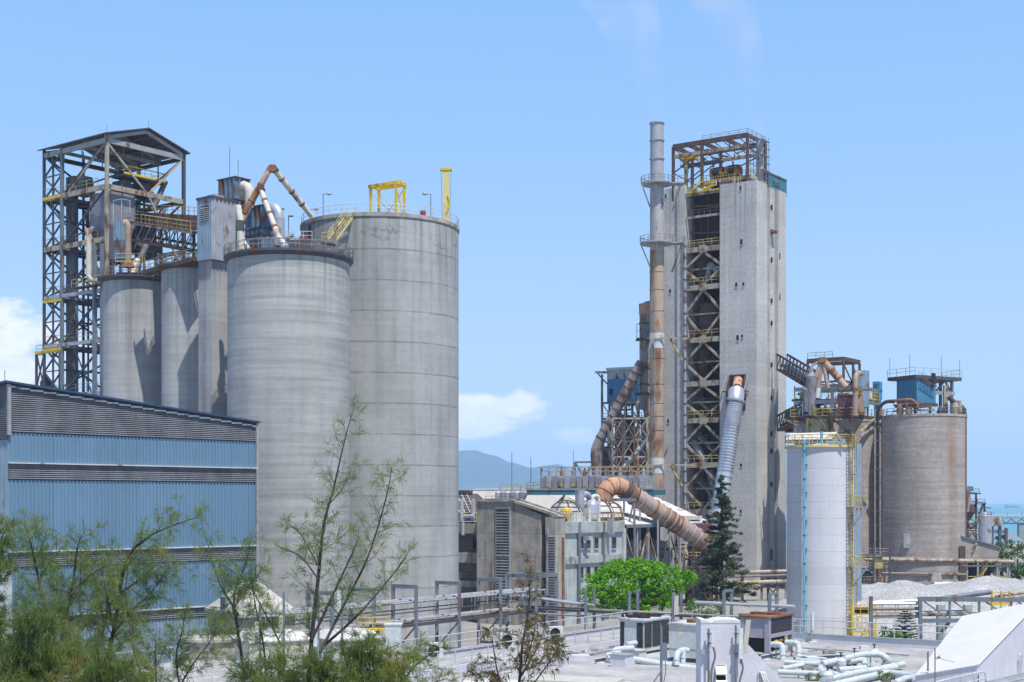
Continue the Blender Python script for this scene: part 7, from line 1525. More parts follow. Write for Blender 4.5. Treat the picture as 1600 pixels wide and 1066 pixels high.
def pier():
    # white rendered pier with a slanting buttress, antennas and cables
    Y = 72; f = Fr(1157, Y, 90); p = thing('white_pier', 'white rendered pier with a slanting buttress and rough broken top', 'pier', (Xp(1126,Y), Y, 0))
    w0, w1 = Xp(1095,Y)-Xp(1126,Y), Xp(1157,Y)-Xp(1126,Y); zt = Zp(970,Y); w = w1-w0
    G().box(w0, w1, 0, 1.9, 0, zt-.12).build('wall', 'wallw', p)
    n = 18; top = []
    for i in range(n+1):
        t = i/n; z = zt+.04-(.14*math.exp(-((t-.26)/.09)**2))+.05*mnoise.noise(Vector((t*6,1,1)))-.03*(t > .9); top.append((w0+w*t, z))
    G().prism([(w0,0-.02,zt-.13),(w1,-.02,zt-.13)]+[(x,-.02,z) for x, z in reversed(top)], (0,1.96,0)).build('broken_top', 'roofw', p)
    xe = Xp(1222,Y+.6)-Xp(1126,Y); z1 = Zp(1000,Y)
    G().prism([(w1+.002,.5,0),(xe+.4,.5,0),(xe,.5,Zp(1066,Y)),(w1+.3,.5,Zp(1003,Y)),(w1+.002,.5,Zp(1003,Y))], (0,.9,0)).build('buttress', 'wallw', p)
    xb = Xp(1126,Y)-Xp(1126,Y)
    for py in (1046, 1058.5):
        z = Zp(py,Y); o = G().add([(xb-.24,-.34,z-.2),(xb+.24,-.34,z-.2),(xb+.24,-.01,z+.2),(xb-.24,-.01,z+.2)], [(0,1,2,3)]).build('vent_flap', 'glass', p)
        G().rail([(xb-.26,-.36,z-.22),(xb+.26,-.36,z-.22)], .001, 9, .03, False).beam((xb-.26,-.36,z-.22),(xb-.26,-.02,z+.22),.05).beam((xb+.26,-.36,z-.22),(xb+.26,-.02,z+.22),.05).beam((xb-.26,-.02,z+.22),(xb+.26,-.02,z+.22),.05).beam((xb-.26,-.36,z-.22),(xb+.26,-.36,z-.22),.05).build('flap_frame', 'ac', o)
    G().box(Xp(1095,Y)-Xp(1126,Y)-.05, Xp(1101,Y)-Xp(1126,Y), -.25, -.02, Zp(1022,Y), Zp(1014,Y)).build('junction_box', 'lsteel', p)
    def ant(label, px, y0, y1, w, d, mat, pole=True, tilt=0, Y=71.6, py0=None):
        t = thing('panel_antenna', label, 'antenna', P(px, y0, Y)); h = (y0-y1)/FPX*Y
        o = G().hexa([(-w,-d,0),(w,-d,0),(w,d,0),(-w,d,0)], [(-w+tilt,-d,h),(w+tilt,-d,h),(w+tilt,d,h),(-w+tilt,d,h)]).build('panel', mat, t); G().box(-w-.02,w+.02,-d-.02,d+.02,-.04,.0).build('end_cap', 'lsteel', t)
        if pole: G().tube((-w-.12,.1,(y0-1075)/FPX*Y), (-w-.12,.1,h+.15), .055, 8).build('pole', 'gsteel', t); G().box(-w-.2,-w,-.02,.16,h*.8,h*.8+.06).build('clamp', 'dsteel', t); G().box(-w-.2,-w,-.02,.16,h*.15,h*.15+.06).build('clamp', 'dsteel', t)
        if pole: 
            for q in (0,.05): G().pipe([(q,0,-.03),(q+.12,-.03,-.5),(q-.08,0,-1.1),(q-.1,0,-1.9)], .02, 5, .3).build('cable', 'dark', t)
        return t
    ant('small grey panel antenna on a pole at the left of the white pier', 1113.5, 1010, 987, .07, .07, 'antenna'); ant('tall pale panel antenna on a pole at the right edge of the white pier', 1157, 1029, 982, .1, .08, 'antenna', True, .03)
    ant('cream tilted panel antenna leaning at the right edge of the white pier', 1163, 1019, 969, .12, .1, 'beige', False, .2, 71.9)
    # antennas standing in the yard and roof
    t = ant('slim white twin antenna on a braced pole near the white silo', 1270, 984, 957, .09, .08, 'antenna', False, 0, 107); z = P(1270,984,107).z
    G().tube((-.1,0,RZ-z), (-.1,0,1.1), .06, 8).build('pole', 'lsteel', t); G().tube((-.1,0,0), (-1,0,RZ-z), .035, 6).build('stay', 'lsteel', t); G().box(-.3,.3,-.3,.3,RZ-z,RZ-z+.1).build('base', 'wallw', t)
    t = ant('slender grey pole antenna in front of the white chiller', 1038, 1032, 1005, .16, .08, 'gsteel', False, 0, 80); z = P(1038,1032,80).z
    G().tube((-.17,0,RZ-z), (-.17,0,1.9), .07, 8).build('pole', 'gsteel', t); G().tube((-.17,0,-.6), (-.9,0,RZ-z), .04, 6).build('stay', 'gsteel', t); G().pipe([(.05,-.02,0),(.1,0,-.6),(-.05,0,-1.3)], .02, 5, .3).build('cable', 'dark', t)
    t = ant('cream panel antenna beside the green tree, on the roof rail', 1056, 960, 931, .16, .1, 'beige', False, .06, 112); z = P(1056,960,112).z; G().tube((-.25,.1,RZ-z), (-.25,.1,1.5), .09, 8).build('pole', 'gsteel', t); G().box(-.9,-.45,-.1,.2,-.5,.0).build('radio_box', 'lsteel', t)
    # curved pipes on the buttress
    t = thing('conduit_bends', 'three cream conduit bends on the white buttress', 'conduit', P(1190, 1062, 72))
    for k in range(3): G().pipe([P(1185+k*3,1066,72.45-k*.02), P(1185+k*3,1052,72.45), P(1189+k*3,1050,72.3), P(1194+k*3,1066,72.2)], .05, 8, .2).build('conduit', 'white', t, True)
pier()

def sloped_house():
    f = Fr(1527, 78, 56); r = fthing('sloped_house', 'bright white rendered house with one great sloping roof at the right', 'building', f)
    P1, P2, P3, P4 = (0,0,9.15), (0,3.45,8.33), (13.2,4.7,10.73), (13.2,0,11.87)
    rr = lambda p, d: (p[0], p[1], p[2]+d)
    n = 10
    def bl(u, v):
        a = Vector(P1).lerp(P2, v); b = Vector(P4).lerp(P3, v); return a.lerp(b, u)
    vs = [bl(i/n, j/n)+Vector((0,0,.02*mnoise.noise(Vector((i*.9,j*.8,1))))) for j in range(n+1) for i in range(n+1)]
    G().add(vs, [(j*(n+1)+i, j*(n+1)+i+1, (j+1)*(n+1)+i+1, (j+1)*(n+1)+i) for j in range(n) for i in range(n)], True).build('roof', 'roofw', r)
    b = lambda p: (p[0], p[1], 0)
    G().hexa([b(P1),b(P4),b(P3),b(P2)], [rr(P1,-.06),rr(P4,-.06),rr(P3,-.06),rr(P2,-.06)]).build('wall', 'wallw', r)
    for p, q in ((P1,P2),(P1,P4)): G().tube(rr(p,-.05), rr(q,-.05), .07, 8).build('rounded_edge', 'roofw', r)
    l_ = f.l(1510); G().box(-.35,-.02,l_-.3,l_+.3,7.95,8.15).build('vent_box', 'lsteel', r); G().box(-.3,-.01,l_-.24,l_+.24,7.6,7.95).build('vent_mouth', 'dark', r)
    G().pipe([(8.5,-.06,6),(8.5,-.2,9.0),(8.2,-.2,9.0),(8.2,-.2,8.2)], .05, 6, .15).build('bent_pipe', 'galv', r); G().tube((0,-.06,7), (0,-.06,8.6), .03, 5).build('conduit', 'dsteel', r)
    t = thing('aerial_mast', 'thin rusty aerial mast with a side rod in front of the white sloping roof', 'aerial', (Xp(1461,76), 76, RZ)); z = lambda py: Zp(py,76)-RZ; x = lambda px: Xp(px,76)-Xp(1461,76)
    G().tube((0,0,-3), (0,0,z(1012)), .03, 6).build('mast', 'rusty', t); G().tube((0,0,z(1027)), (x(1491),0,z(1035)), .014, 5).build('side_rod', 'rusty', t); G().box(x(1465),x(1469),-.04,.04,z(1029),z(1026)).build('clamp', 'red', t)
    for a in (-.15,.15): G().tube((.1,0,z(1027)-.14), (.1+a,0,z(1027)+.14), .012, 5).build('element', 'rusty', t)
    t = thing('roof_pipe_post', 'short dark blue post standing on the white sloping roof', 'post', (Xp(1450,79.5), 79.5, Zp(1046,79.5))); G().tube((0,0,-.1), (0,0,1), .05, 8).build('post', 'gsteel', t); G().lathe((0,0), [(.09,-.05),(.09,.02),(0,.02)], 8).build('collar', 'lsteel', t)
    # bottom right steps, rails, conduits
    t = thing('hand_rail', 'white pipe hand rail at the bottom right corner', 'rail', (Xp(1500,72), 72, RZ-1.5))
    g = [P(1462,1066,72), P(1536,1049,73.6), P(1540,1052,73.6), P(1540,1070,73.6)]
    G().pipe(g, .05, 8, .12).build('top_rail', 'rail', t, True); G().tube(P(1470,1076,72), P(1540,1060,73.6), .04, 6).build('mid_rail', 'rail', t, True)
    for px, py in ((1482,1061.5),(1502,1057),(1522,1052.5)): G().tube(P(px,py,72.8), P(px+1,1078,72.8), .04, 6).build('post', 'rail', t, True)
    t = thing('trunking', 'grey cable trunking sloping along the white house wall', 'trunking', P(1570, 1058, 74))
    for k in range(4): G().beam(P(1542,1066+k*4.5,73.4), P(1640,1043+k*5,76.2), .09).build('duct', 'conc_blue' if k % 2 else 'galvd', t, True)
    G().box(Xp(1380,60), Xp(1700,60), 40, 67, 0, Zp(1092,62)).top('lower_terrace', 'deck', 'pale flat terrace under the bottom right hand rail', 'terrace') if False else None
sloped_house()

def left_roofs():
    # huts, tanks and masts seen through the trees
    r = thing('rooftop_annexe', 'low white roofed building behind the feathery trees at lower left', 'building', (Xp(380,96), 96, 0), R(56))
    G().box(-24, 9, -10, 9, 0, 6.2).build('wall', 'wallw', r); G().box(-24.3, 9.3, -10.3, 9.3, 6.2, 6.5).build('roof_deck', 'deck', r); G().rail([(9.2,-10,6.5),(9.2,9,6.5),(-20,9,6.5)], 1.1, 1.8, .04).build('guard_rail', 'rail', r); G().rail([(-24,-10,6.5),(9.2,-10,6.5)], 1.1, 1.8, .04).build('guard_rail', 'rail', r)
    f = Fr(375, 122, 30); r = fthing('hipped_hut', 'grey hut with a pale hipped roof seen between the tree branches', 'hut', f)
    a, l_ = f.a(468), f.l(322); ze, zr = f.z(960), f.z(927)+.6
    G().box(.3, a-.3, .3, l_-.3, 0, ze).build('wall', 'conc_old', r); c = [(0,0,ze),(a,0,ze),(a,l_,ze),(0,l_,ze)]; q = [(a*.4,l_*.4,zr),(a*.6,l_*.4,zr),(a*.6,l_*.6,zr),(a*.4,l_*.6,zr)]
    G().hexa(c, q).build('roof', 'paleroof', r); G().box(-.1,a+.1,-.1,l_+.1,ze-.3,ze).build('eave', 'white', r)
    G().box(.1,.35,l_*.45,l_*.6,ze+.4,ze+1.2).build('roof_vent', 'gsteel', r)
    def tank(lb, px, Y, w, h, cy):
        t = thing('water_tank', lb, 'tank', (Xp(px,Y), Y, 6.5), R(30), 'cream panel tanks behind the trees')
        z = Zp(cy,Y)-6.5
        G().box(-w,w,-1.6,1.6,0,z-.25).build('body', 'beige', t); G().hexa([(-w-.1,-1.7,z-.25),(w+.1,-1.7,z-.25),(w+.1,1.7,z-.25),(-w-.1,1.7,z-.25)], [(-w*.8,-1.3,z+.25),(w*.8,-1.3,z+.25),(w*.8,1.3,z+.25),(-w*.8,1.3,z+.25)]).build('lid', 'white', t); G().box(-w-.14,w+.14,-1.74,1.74,z-.35,z-.25).build('rim', 'white', t)
        G().lathe((0,0), [(.4,z+.2),(.4,z+.4),(0,z+.42)], 14).build('hatch', 'white', t)
    tank('cream panel water tank behind the dark trunks of the sparse tree', 425, 100, 2.2, 3, 992); tank('cream panel water tank to the right of the sparse tree', 543, 101, 1.8, 3, 990)
    r = thing('round_tank_lid', 'round pale concrete tank top behind the left trees', 'tank', (Xp(330,106), 106, 0)); G().lathe((0,0), [(2.2,0),(2.2,Zp(1000,106)),(2.4,Zp(1000,106)),(2.4,Zp(996,106)),(0,Zp(993,106))], 24).build('shell', 'conc_old', r)
    for px, y0, y1, Y, lb in ((404,1001,943,88,'white panel antenna on a mast, the left one among the trees'),(441,997,925,92,'white panel antenna on a mast, the taller one right of the left antenna'),(495,1018,925,90,'white lattice antenna mast among the tree trunks'),(532,960,918,96,'cream leaning panel antenna on a grey post near the pipe rack')):
        t = thing('antenna_mast', lb, 'antenna', (Xp(px,Y), Y, 6.5)); z = lambda py: Zp(py,Y)-6.5
        G().tube((.1,0,0), (.1,0,z(y1)), .08, 8).build('pole', 'gsteel', t); m = (y0+y1)/2
        G().box(-.2,.05,-.1,.1,z(y0),z(m-(0 if px != 532 else 16))).build('panel', 'antenna', t)
        if px == 495: G().beam((.1,0,z(965)), (1.3,.3,z(990)), .06).build('stay', 'lsteel', t); G().ladder((-.15,-.15,0), (-.15,-.15,z(1000)), .5, (1,0,0), .03).build('ladder', 'rail', t)
    r = thing('yellow_rail_platform', 'yellow railed platform under the pipe rack left of the posts', 'platform', (Xp(590,118), 118, 0)); z = Zp(985,118)
    G().box(-1.6,.9,-.6,.8,z,z+.12).build('deck', 'yellow', r); G().rail([(-1.6,-.6,z+.12),(.9,-.6,z+.12),(.9,.8,z+.12)], 1, 1, .05).build('rail', 'yellow', r); G().beam((0,0,0), (0,0,z), .3).build('post', 'gsteel', r)
    # odd roof things at the bottom centre
    r = thing('awning', 'cream and turquoise sheet awning at the bottom centre', 'awning', (Xp(760,70), 70, 7.5)); G().hexa([(-1.2,-.8,1.2),(1.6,-.8,1.2),(1.6,.8,1.6),(-1.2,.8,1.6)], [(-1.2,-.8,1.26),(1.6,-.8,1.26),(1.6,.8,1.66),(-1.2,.8,1.66)]).build('sheet', 'white', r)
    for x in (-1,1.4): G().beam((x,-.6,0), (x,-.6,1.2), .12).build('post', 'cyan', r)
    r = thing('skylight_curb', 'pale blue grey skylight curb with a cream cover at the bottom edge', 'skylight', P(900, 1062, 74).xy.to_3d()+Vector((0,0,7.5)), R(-20))
    G().box(-2.6,2.6,-1.4,1.4,0,1.15).build('curb', 'ac', r); G().box(-2.3,2.3,-1.2,1.2,1.15,1.35).build('cover', 'beige', r)
    # clutter on the foreground roof, left half
    rr = random.Random(12); g = G()
    for k in range(160):
        y = -rr.uniform(3, 40); p = ROOTM['rooftop_building'] @ Vector((5.0+rr.random()**2*.5, y, RZ+.0)); h = rr.uniform(.04,.16); w = rr.uniform(.04,.14)
        g.box(p.x-w, p.x+w, p.y-w*.8, p.y+w*.8, RZ, RZ+h)
    g.top('roof_rubble', 'conc_old', 'dark rubble bits strewn along the roof strip curb', 'rubble', kind='stuff')
    W_ = lambda x, y, z=0: ROOTM['rooftop_building'] @ Vector((x, y, RZ+z))
    r = thing('cable_run', 'grey conduits on small blocks crossing the roof left of the header pipe', 'conduit', W_(8,-8))
    for k in range(3): G().tube(W_(6.2+k*.22,-32,.16), W_(6.2+k*.22,-4,.16), .045, 6).build('conduit', 'galvd', r, True)
    for k in range(9): G().beam(W_(6.0,-5-k*3.1,.06), W_(6.9,-5-k*3.1,.06), .16, .12).build('block', 'conc_old', r, True)
    for i, (x, y, w, d, h, lb) in enumerate(((9.5,-17,1.6,1.0,.5,'low pale roof hatch left of the header pipe'),(11.5,-22,1.1,1.1,.75,'square pale roof hatch near the bottom centre'),(8.2,-24,.5,.5,1.0,'small upright roof vent beside the conduits'),(15,-15,.8,.5,.4,'small roof box in front of the white chiller'))):
        t = thing('roof_hatch', lb, 'hatch', W_(x,y), R(-34)); G().box(-w/2,w/2,-d/2,d/2,0,h).build('curb', 'wallw', t); G().box(-w/2-.06,w/2+.06,-d/2-.06,d/2+.06,h,h+.07).build('lid', 'lsteel' if i % 2 else 'ac', t)
left_roofs()
# ================================================================ VEGETATION
def rv(r, s=1): return Vector((r.uniform(-s,s), r.uniform(-s,s), r.uniform(-s,s)))
def smooth(pts, k=4):
    out = []
    n = len(pts)
    for i in range(n-1):
        p0, p1, p2, p3 = pts[max(i-1,0)], pts[i], pts[i+1], pts[min(i+2,n-1)]
        for j in range(k):
            t = j/k; out.append(.5*((2*p1)+(p2-p0)*t+(2*p0-5*p1+4*p2-p3)*t*t+(3*p1-p0-3*p2+p3)*t**3))
    return out+[pts[-1]]
class Tree:
    def __init__(s, seed): s.r = random.Random(seed); s.w = G(); s.l = G(); s.limbs = []
    def strip(s, p, d, ln, w, droop):
        r = s.r; side = d.cross(Vector((r.uniform(-1,1), r.uniform(-1,1), r.uniform(-.3,.3)))).normalized()*w/2
        q = p+d*ln*.5; d2 = (d+Vector((0,0,-droop))).normalized(); t = q+d2*ln*.5
        s.l.add([p-side, p+side, q+side, q-side, t+side*.3, t-side*.3], [(0,1,2,3),(3,2,4,5)])
    def tuft(s, p, d, n, ln, w):
        r = s.r
        for _ in range(n):
            dd = (d*.8+rv(r,.65)+Vector((0,0,-.15))).normalized(); s.strip(p+rv(r,.03), dd, ln*r.uniform(.6,1.3), w, r.uniform(1.2,4.0))
    def limb(s, pts, r0, r1=.008): s.w.pipe(pts, r0, 6, 0, r2=r1, caps=False)
    def casuarina(s, pts, r0, blen=1.3, gap=.22, start=.12, tuft=9, nl=.38, nw=.0105, twig=5, base_up=.7):
        r = s.r; pts = smooth(pts, 5); s.limb(pts, r0); L = sum((b-a).length for a, b in zip(pts, pts[1:])); acc = 0; nxt = L*start; ang = r.uniform(0,6)
        for a, b in zip(pts, pts[1:]):
            seg = (b-a).length
            while acc+seg > nxt:
                t = nxt/L; p = a.lerp(b, (nxt-acc)/seg); d = (b-a).normalized()
                x = d.cross(Vector((0,1,.2))).normalized(); y = d.cross(x); ang += 2.2+r.uniform(-.5,.5)
                o = (x*math.cos(ang)+y*math.sin(ang)*.8)
                ln = blen*(1-t*.72)*r.uniform(.45,1.15); dd = (o+d*base_up*r.uniform(.6,1.3)).normalized()
                q = [p]; c = p; 
                for k in range(4):
                    c = c+dd*ln/4; dd = (dd+Vector((0,0,.10))+rv(r,.16)).normalized(); q.append(c)
                s.limb(q, .006+.014*(1-t)*min(1,ln), .004)
                for k in range(1, 5):
                    m = max(1, int(twig*ln/1.2+.5)) if k < 4 else 2
                    for _ in range(m):
                        tw = (rv(r,1)+dd*.7+Vector((0,0,.2))).normalized(); tl = r.uniform(.1,.32)*min(1,.5+ln*.5); e = q[k]+tw*tl-(q[k]-q[k-1])*r.random()
                        s.l.add([e-tw*tl, e-tw*tl+Vector((.008,0,0)), e], [(0,1,2)])
                        s.tuft(e, tw, tuft, nl, nw)
                        if r.random() < .5: s.tuft(e-tw*tl*.5, tw, tuft//2, nl*.9, nw)
                nxt += gap*r.uniform(.6,1.4)*(1.25-t*.5)
            acc += seg
    def clump(s, c, rad, n, size, flat=.7):
        r = s.r
        for _ in range(n):
            v = Vector((r.gauss(0,1), r.gauss(0,1), r.gauss(0,1))).normalized()*rad*r.random()**.4; v.z *= flat
            p = Vector(c)+v; nrm = (v.normalized()*.7+rv(r,.8)+Vector((0,0,.5))).normalized(); x = nrm.cross(rv(r)).normalized(); y = nrm.cross(x); a = size*r.uniform(.6,1.3)
            s.l.add([p-x*a*.5, p+y*a*.28+x*.0, p+x*a*.5, p-y*a*.28], [(0,1,2,3)])
    def done(s, name, label, mat, base, group=None, cat='tree'):
        t = thing(name, label, cat, base, group=group)
        if s.w.v: s.w.build('trunk', 'bark', t, True)
        s.l.build('crown', mat, t, True); return t
def PP(pts, Y, seed, dy=.8):
    r = random.Random(seed); return [P(px, py, Y+r.uniform(-dy,dy)) for px, py in pts]
def feathery():
    G_ = 'feathery trees in the left foreground'
    # (label, depth, limbs as photographed, leaf density, branch length, material)
    def tree(label, Y, limbs, seed, tuft=9, gap=.2, mat='lf_cas', root=None, nl=.38, twig=5, nw=.0105):
        t = Tree(seed)
        b = limbs[0][0][0]; x0 = Xp(b[0], Y)
        t.limb([Vector((x0+.1, Y, 0)), Vector((x0, Y, 5)), P(b[0], b[1], Y)], .17, limbs[0][1])
        for i, (pts, r0, bl, st) in enumerate(limbs): t.casuarina(PP(pts, Y, seed+i, .9 if i else .2), r0, bl, gap, st, tuft, nl, nw, twig)
        return t.done('feathery_tree', label, mat, (x0, Y, 0), G_)
    tree('tallest sparse feathery tree with two leaders crossing the broad silo', 44, [
        ([(478,1110),(487,1000),(497,905),(506,820),(522,760),(538,690),(552,640)], .085, 1.9, .22), ([(487,1000),(520,930),(548,870),(562,838)], .05, 1.4, .15), ([(500,1020),(535,950),(575,870),(604,775),(612,730)], .055, 1.6, .2),
        ([(500,890),(470,835),(448,818)], .03, 1.0, .1), ([(505,1010),(560,960),(620,890),(640,860)], .05, 1.25, .25), ([(497,905),(470,870),(440,856),(428,850)], .025, .9, .1), ([(512,790),(530,770),(545,745)], .02, .8, .1)], 11, 6, .34, twig=3, nl=.46)
    tree('slender feathery tree with a kinked dark trunk in front of the pale hut', 42, [
        ([(386,1110),(378,1030),(370,975),(366,930),(384,880),(392,840)], .06, 1.4, .1), ([(372,960),(345,915),(330,870),(322,840)], .035, 1.2, .1), ([(366,930),(400,905),(410,880)], .03, 1.0, .1), ([(440,1010),(415,960),(385,910),(345,880)], .03, 1.1, .1), ([(420,1100),(412,1010),(398,940),(392,880)], .04, 1.2, .15)], 12, 7, .3, twig=4)
    tree('dense leaning feathery tree spreading over the blue warehouse', 40, [
        ([(148,1110),(178,985),(196,880),(228,842),(268,822),(310,808)], .07, 1.9, .12), ([(150,1060),(166,960),(186,930),(225,900),(258,870)], .05, 1.8, .05), ([(178,985),(166,925),(160,890)], .04, 1.3, .1), ([(150,1090),(120,1000),(100,960)], .04, 1.5, .1), ([(172,1000),(200,960),(232,930),(255,900)], .04, 1.5, .1)], 13, 8, .25, twig=4)
    tree('dense feathery tree with a curved dark trunk near the left edge', 38, [
        ([(130,1110),(104,1015),(98,985),(112,925),(120,860),(128,835)], .08, 1.9, .08), ([(98,985),(72,950),(58,895),(48,850),(38,818)], .06, 1.7, .1), ([(112,1040),(70,985),(50,950)], .04, 1.5, .05), ([(60,905),(85,870),(100,852)], .03, 1.0, .1), ([(110,930),(140,900),(165,885)], .03, 1.3, .1)], 14, 8, .25, twig=4)
    tree('low thick feathery tree filling the bottom left corner', 34, [
        ([(10,1120),(30,1040),(50,1000),(60,960)], .07, 1.9, 0), ([(10,1100),(-10,1030),(-25,960)], .05, 1.7, 0), ([(40,1090),(80,1040),(110,1010)], .05, 1.6, 0), ([(90,1120),(130,1060),(170,1040)], .04, 1.6, 0), ([(-30,1050),(-15,930),(0,850),(12,822)], .05, .9, .2), ([(20,1080),(60,1050),(90,1050)], .04, 1.5, 0), ([(150,1120),(180,1075),(215,1055)], .04, 1.4, 0)], 15, 15, .15, 'lf_casd')
    tree('small feathery sapling at the foot of the blue warehouse', 46, [
        ([(246,1110),(243,1035),(243,990)], .04, 1.0, .2), ([(260,1110),(300,1040),(330,1000),(345,960)], .04, 1.3, .15), ([(285,1090),(275,1030),(285,985),(290,950)], .04, 1.2, .1), ([(240,1090),(215,1040),(205,1000)], .03, 1.1, .1)], 16, 10, .25, twig=4)
    tree('yellow green bushy feathery tree at the bottom, below the cream tank', 36, [
        ([(520,1130),(545,1060),(570,1030),(590,1005)], .05, 1.4, 0), ([(500,1120),(500,1060),(490,1035)], .04, 1.3, 0), ([(560,1130),(600,1070),(625,1040)], .04, 1.3, 0), ([(470,1120),(450,1060),(430,1030)], .04, 1.3, 0), ([(560,1090),(575,1050),(560,1025)], .03, 1.2, 0), ([(410,1130),(400,1070),(380,1050)], .03, 1.2, 0)], 17, 15, .14, 'lf_casd')
    tree('thin feathery shoots reaching right below the roof rail', 39, [
        ([(600,1120),(640,1050),(675,1020),(690,1005)], .04, .9, .15), ([(580,1100),(620,1050),(650,1010)], .03, .9, .1), ([(640,1120),(665,1075),(700,1060)], .03, .8, .1)], 18, 8, .24, twig=4)
    tree('thin browning tree with drooping dry tips at the bottom centre', 37, [
        ([(806,1130),(812,1060),(816,1010),(826,950),(828,905),(828,885)], .055, .8, .15), ([(812,1060),(838,1015),(850,985)], .03, .7, .2), ([(800,1110),(780,1060),(772,1020),(768,990)], .03, .65, .25), ([(820,1040),(832,1000),(838,965)], .02, .5, .2), ([(800,1120),(760,1070),(735,1040)], .03, .7, .2), ([(815,1090),(840,1060),(868,1020),(874,1008)], .025, .6, .3), ([(790,1120),(775,1085),(770,1060)], .03, .8, .0)], 19, 5, .27, 'lf_brown', nl=.26, nw=.02)
feathery()

def banyan():
    t = Tree(31); r = t.r; Y = 160; c = P(990, 935, Y)
    H, Wd = 6.6, 7.7
    t.limb([Vector((c.x,Y,0)), Vector((c.x+.2,Y,2.5)), Vector((c.x,Y,c.z-1))], .45, .25)
    for k in range(9): a = k*.7; t.limb([Vector((c.x,Y,3)), Vector((c.x+math.cos(a)*2.6,Y+math.sin(a)*2,c.z+.2)), Vector((c.x+math.cos(a)*5,Y+math.sin(a)*4,c.z+1.2))], .2, .05)
    zb, ztop = P(0,960,Y).z, P(0,874,Y).z
    for k in range(230):
        a = r.uniform(0, 2*math.pi); q = r.random()**.5
        x = math.cos(a)*q; y = math.sin(a)*q; env = math.sqrt(max(0, 1-q*q)); lob = .82+.18*math.sin(3*a+1)+.10*math.sin(7*a)
        z = zb+(ztop-zb)*(.5*(.1+.9*r.random()) if r.random() < .45 else .34+.62*env*r.uniform(.86,1.03))
        t.clump((c.x+x*Wd*.97*lob, Y+y*5.6*lob, z), r.uniform(.35,1.15), r.randint(50,130), .32, .75)
    t.done('banyan_tree', 'broad bright green domed leafy tree in front of the office block', 'lf_ban', (c.x, Y, 0))
banyan()
def conifer():
    t = Tree(41); r = t.r; Y = 186; base = Vector((Xp(1128,Y), Y, 0)); ztop = Zp(745,Y); zb = Zp(940,Y)
    t.limb([base, Vector((base.x,Y,(zb+ztop)/2)), Vector((base.x-.1,Y,ztop))], .3, .03)
    n = 50
    for k in range(n):
        f = k/n; z = ztop-(ztop-zb)*f**.95; L = (.4+5.2*f**.95)*r.uniform(.45,1.15)
        for m in range(3 if f > .12 else 2):
            a = r.uniform(0, 2*math.pi); d = Vector((math.cos(a), math.sin(a), r.uniform(-.1,.45)))
            p = Vector((base.x, Y, z)); q = [p]
            for j in range(4): p = p+d*L/4; d = (d+Vector((0,0,-.10))+rv(r,.12)); q.append(p)
            t.limb(q, .06*(f+.2), .012)
            for j in range(1, 5): 
                if r.random() < .85: t.clump(q[j]+rv(r,.15), (.24+.42*f)*r.uniform(.7,1.25), int(36+50*f), .25, .6)
    t.done('conifer_tree', 'tall ragged dark conifer in front of the kiln tower', 'lf_con', base)
    # pale scrub right and left of it
    for i, (px, py, Y, rad, n, lb, mt) in enumerate(((1092,905,172,1.5,300,'grey green shrub between the bright tree and the dark conifer','lf_con'),(1112,952,150,1.4,320,'pale leafy shrub behind the pipe rack posts','lf_bush'),(1015,975,122,1.3,330,'small green bush behind the roof rail corner','lf_tree'),(1105,968,126,1.6,380,'yellow green bush below the pipe rack right of the bright tree','lf_bush'),(1405,998,118,1.0,260,'yellow flowering bush at the foot of the small tiered pine','lf_bush'),(1388,990,119,.9,200,'low green bush left of the small tiered pine','lf_bush'),(1562,910,262,2.4,380,'bushy green shrub at the foot of the right hand trees','lf_tree'),(1085,1010-60,140,1.0,160,'dull green sapling beside the cream antenna','lf_con'))):
        t = Tree(60+i); c = P(px,py,Y); t.limb([Vector((c.x,Y,0)), Vector((c.x,Y,c.z))], .08, .04)
        for k in range(7): t.clump(c+Vector((t.r.uniform(-1,1)*rad*.8, t.r.uniform(-1,1)*rad*.6, t.r.uniform(-1,.9)*rad*.55)), rad*.5, n//7, .26, .8)
        t.done('shrub', lb, mt, (c.x,Y,0), cat='shrub')
    for i, (px, py, Y, lb) in enumerate(((1270,1058,84,'small leafy potted bush among the roof pipes'),(1385,1056,82,'leafy potted bush in front of the arched roof pipe'))):
        t = Tree(80+i); c = P(px,py,Y)
        for k in range(5): t.clump(c+Vector((t.r.uniform(-.45,.45), t.r.uniform(-.3,.3), t.r.uniform(-.3,.25))), .24, 40, .14, .8)
        o = t.done('potted_bush', lb, 'lf_bush', (c.x,Y,RZ), cat='bush'); G().lathe((0,0), [(.22,0),(.32,c.z-RZ-.1),(.27,c.z-RZ-.1),(0,c.z-RZ-.15)], 14).build('pot', 'conc_old', o)
    # araucaria
    t = Tree(51); r = t.r; Y = 122; b = Vector((Xp(1414,Y),Y,0)); zt = Zp(953,Y); t.limb([b, Vector((b.x,Y,zt))], .1, .015)
    for k in range(13):
        f = k/12; z = zt-.15-f*(zt-Zp(1002,Y)); L = .2+1.35*f**.8
        for m in range(6):
            a = m*math.pi/3+k*.5; d = Vector((math.cos(a), math.sin(a), .12)); e = Vector((b.x,Y,z))+d*L+Vector((0,0,-.04)); p = Vector((b.x,Y,z)); t.limb([p, e], .02, .01)
            for j in range(int(8+26*L)):
                q = p.lerp(e, r.uniform(.1,1)); s_ = (d.cross(Vector((0,0,1)))*r.choice((-1,1))*.8+d*.5+Vector((0,0,.25))).normalized(); t.strip(q, s_, .30*r.uniform(.6,1.1), .05, .1)
    t.done('tiered_pine', 'small tiered pine between the grey steel posts in front of the gravel', 'arauc', b)
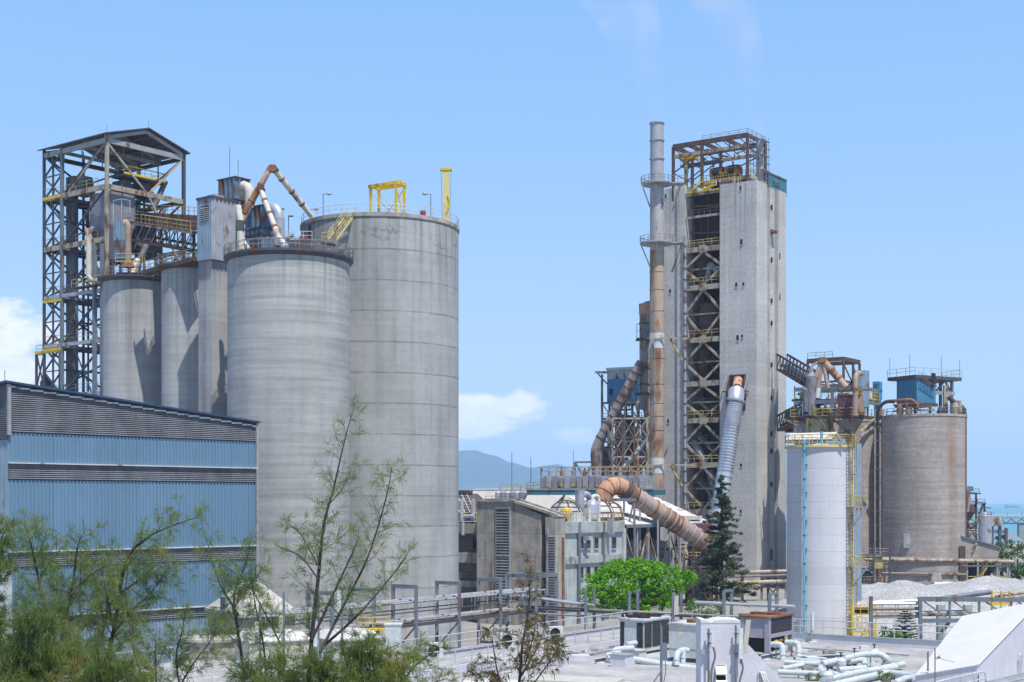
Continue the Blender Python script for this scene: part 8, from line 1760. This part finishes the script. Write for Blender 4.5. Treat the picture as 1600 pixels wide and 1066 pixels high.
    # trees at the right edge
    for i, (px, py, Y, wd, h, lb, col) in enumerate(((1590,868,300,7,10.5,'dark rounded tree at the far right edge behind the pipe bridge',1),(1566,872,310,5.5,9.5,'lighter green tree left of the far right tree',0),(1620,862,290,7,11,'dark tree just at the right edge of the yard',1),(1545,870,335,4,8,'small green tree behind the brown grey house',0))):
        t = Tree(90+i); r = t.r; x = Xp(px,Y); t.limb([Vector((x,Y,0)), Vector((x,Y,h*.6))], .35, .15)
        for k in range(34):
            v = Vector((r.gauss(0,1),r.gauss(0,1),r.gauss(0,1))).normalized()*r.random()**.35; t.clump((x+v.x*wd*.5, Y+v.y*wd*.5, h*.58+v.z*h*.42), r.uniform(.7,1.3), 60, .5, .8)
        t.done('broadleaf_tree', lb, 'lf_tree', (x,Y,0), 'trees at the right edge')
conifer()
def vapour():
    m, N, L = nodes('thin_vapour'); out = N.new('ShaderNodeOutputMaterial'); v = N.new('ShaderNodeVolumePrincipled'); L.new(v.outputs[0], out.inputs['Volume'])
    v.inputs['Color'].default_value = (.95,.95,1,1); tc = N.new('ShaderNodeTexCoord'); n = N.new('ShaderNodeTexNoise'); n.inputs['Scale'].default_value = .12; n.inputs['Detail'].default_value = 4; L.new(tc.outputs['Object'], n.inputs[0])
    mr = N.new('ShaderNodeMapRange'); L.new(n.outputs[0], mr.inputs[0]); mr.inputs[1].default_value = .42; mr.inputs[2].default_value = .75; mr.inputs[3].default_value = 0; mr.inputs[4].default_value = .045; L.new(mr.outputs[0], v.inputs['Density'])
    M['vapour'] = m
    for pts, lb in (([(1026,190,304,1.6),(1018,140,303,3),(1000,80,302,5.5),(960,-10,300,9)], 'faint vapour drifting up from the chimney top'), ([(1186,212,306,1.4),(1176,150,305,2.6),(1160,80,304,4.5),(1120,-20,302,8)], 'faint vapour drifting up from the thin stack on the kiln tower')):
        g = G(); n = 16; rings = []
        for px, py, Y, rad in pts:
            c = P(px,py,Y); rings.append([c+Vector((math.cos(2*math.pi*j/n)*rad, math.sin(2*math.pi*j/n)*rad, 0)) for j in range(n)])
        k = len(rings); g.add([q for w in rings for q in w], [(i*n+j, i*n+(j+1)%n, (i+1)*n+(j+1)%n, (i+1)*n+j) for i in range(k-1) for j in range(n)]+[tuple(range(n))[::-1], tuple(range((k-1)*n, k*n))], False)
        g.top('vapour', 'vapour', lb, 'vapour', kind='stuff')
vapour()
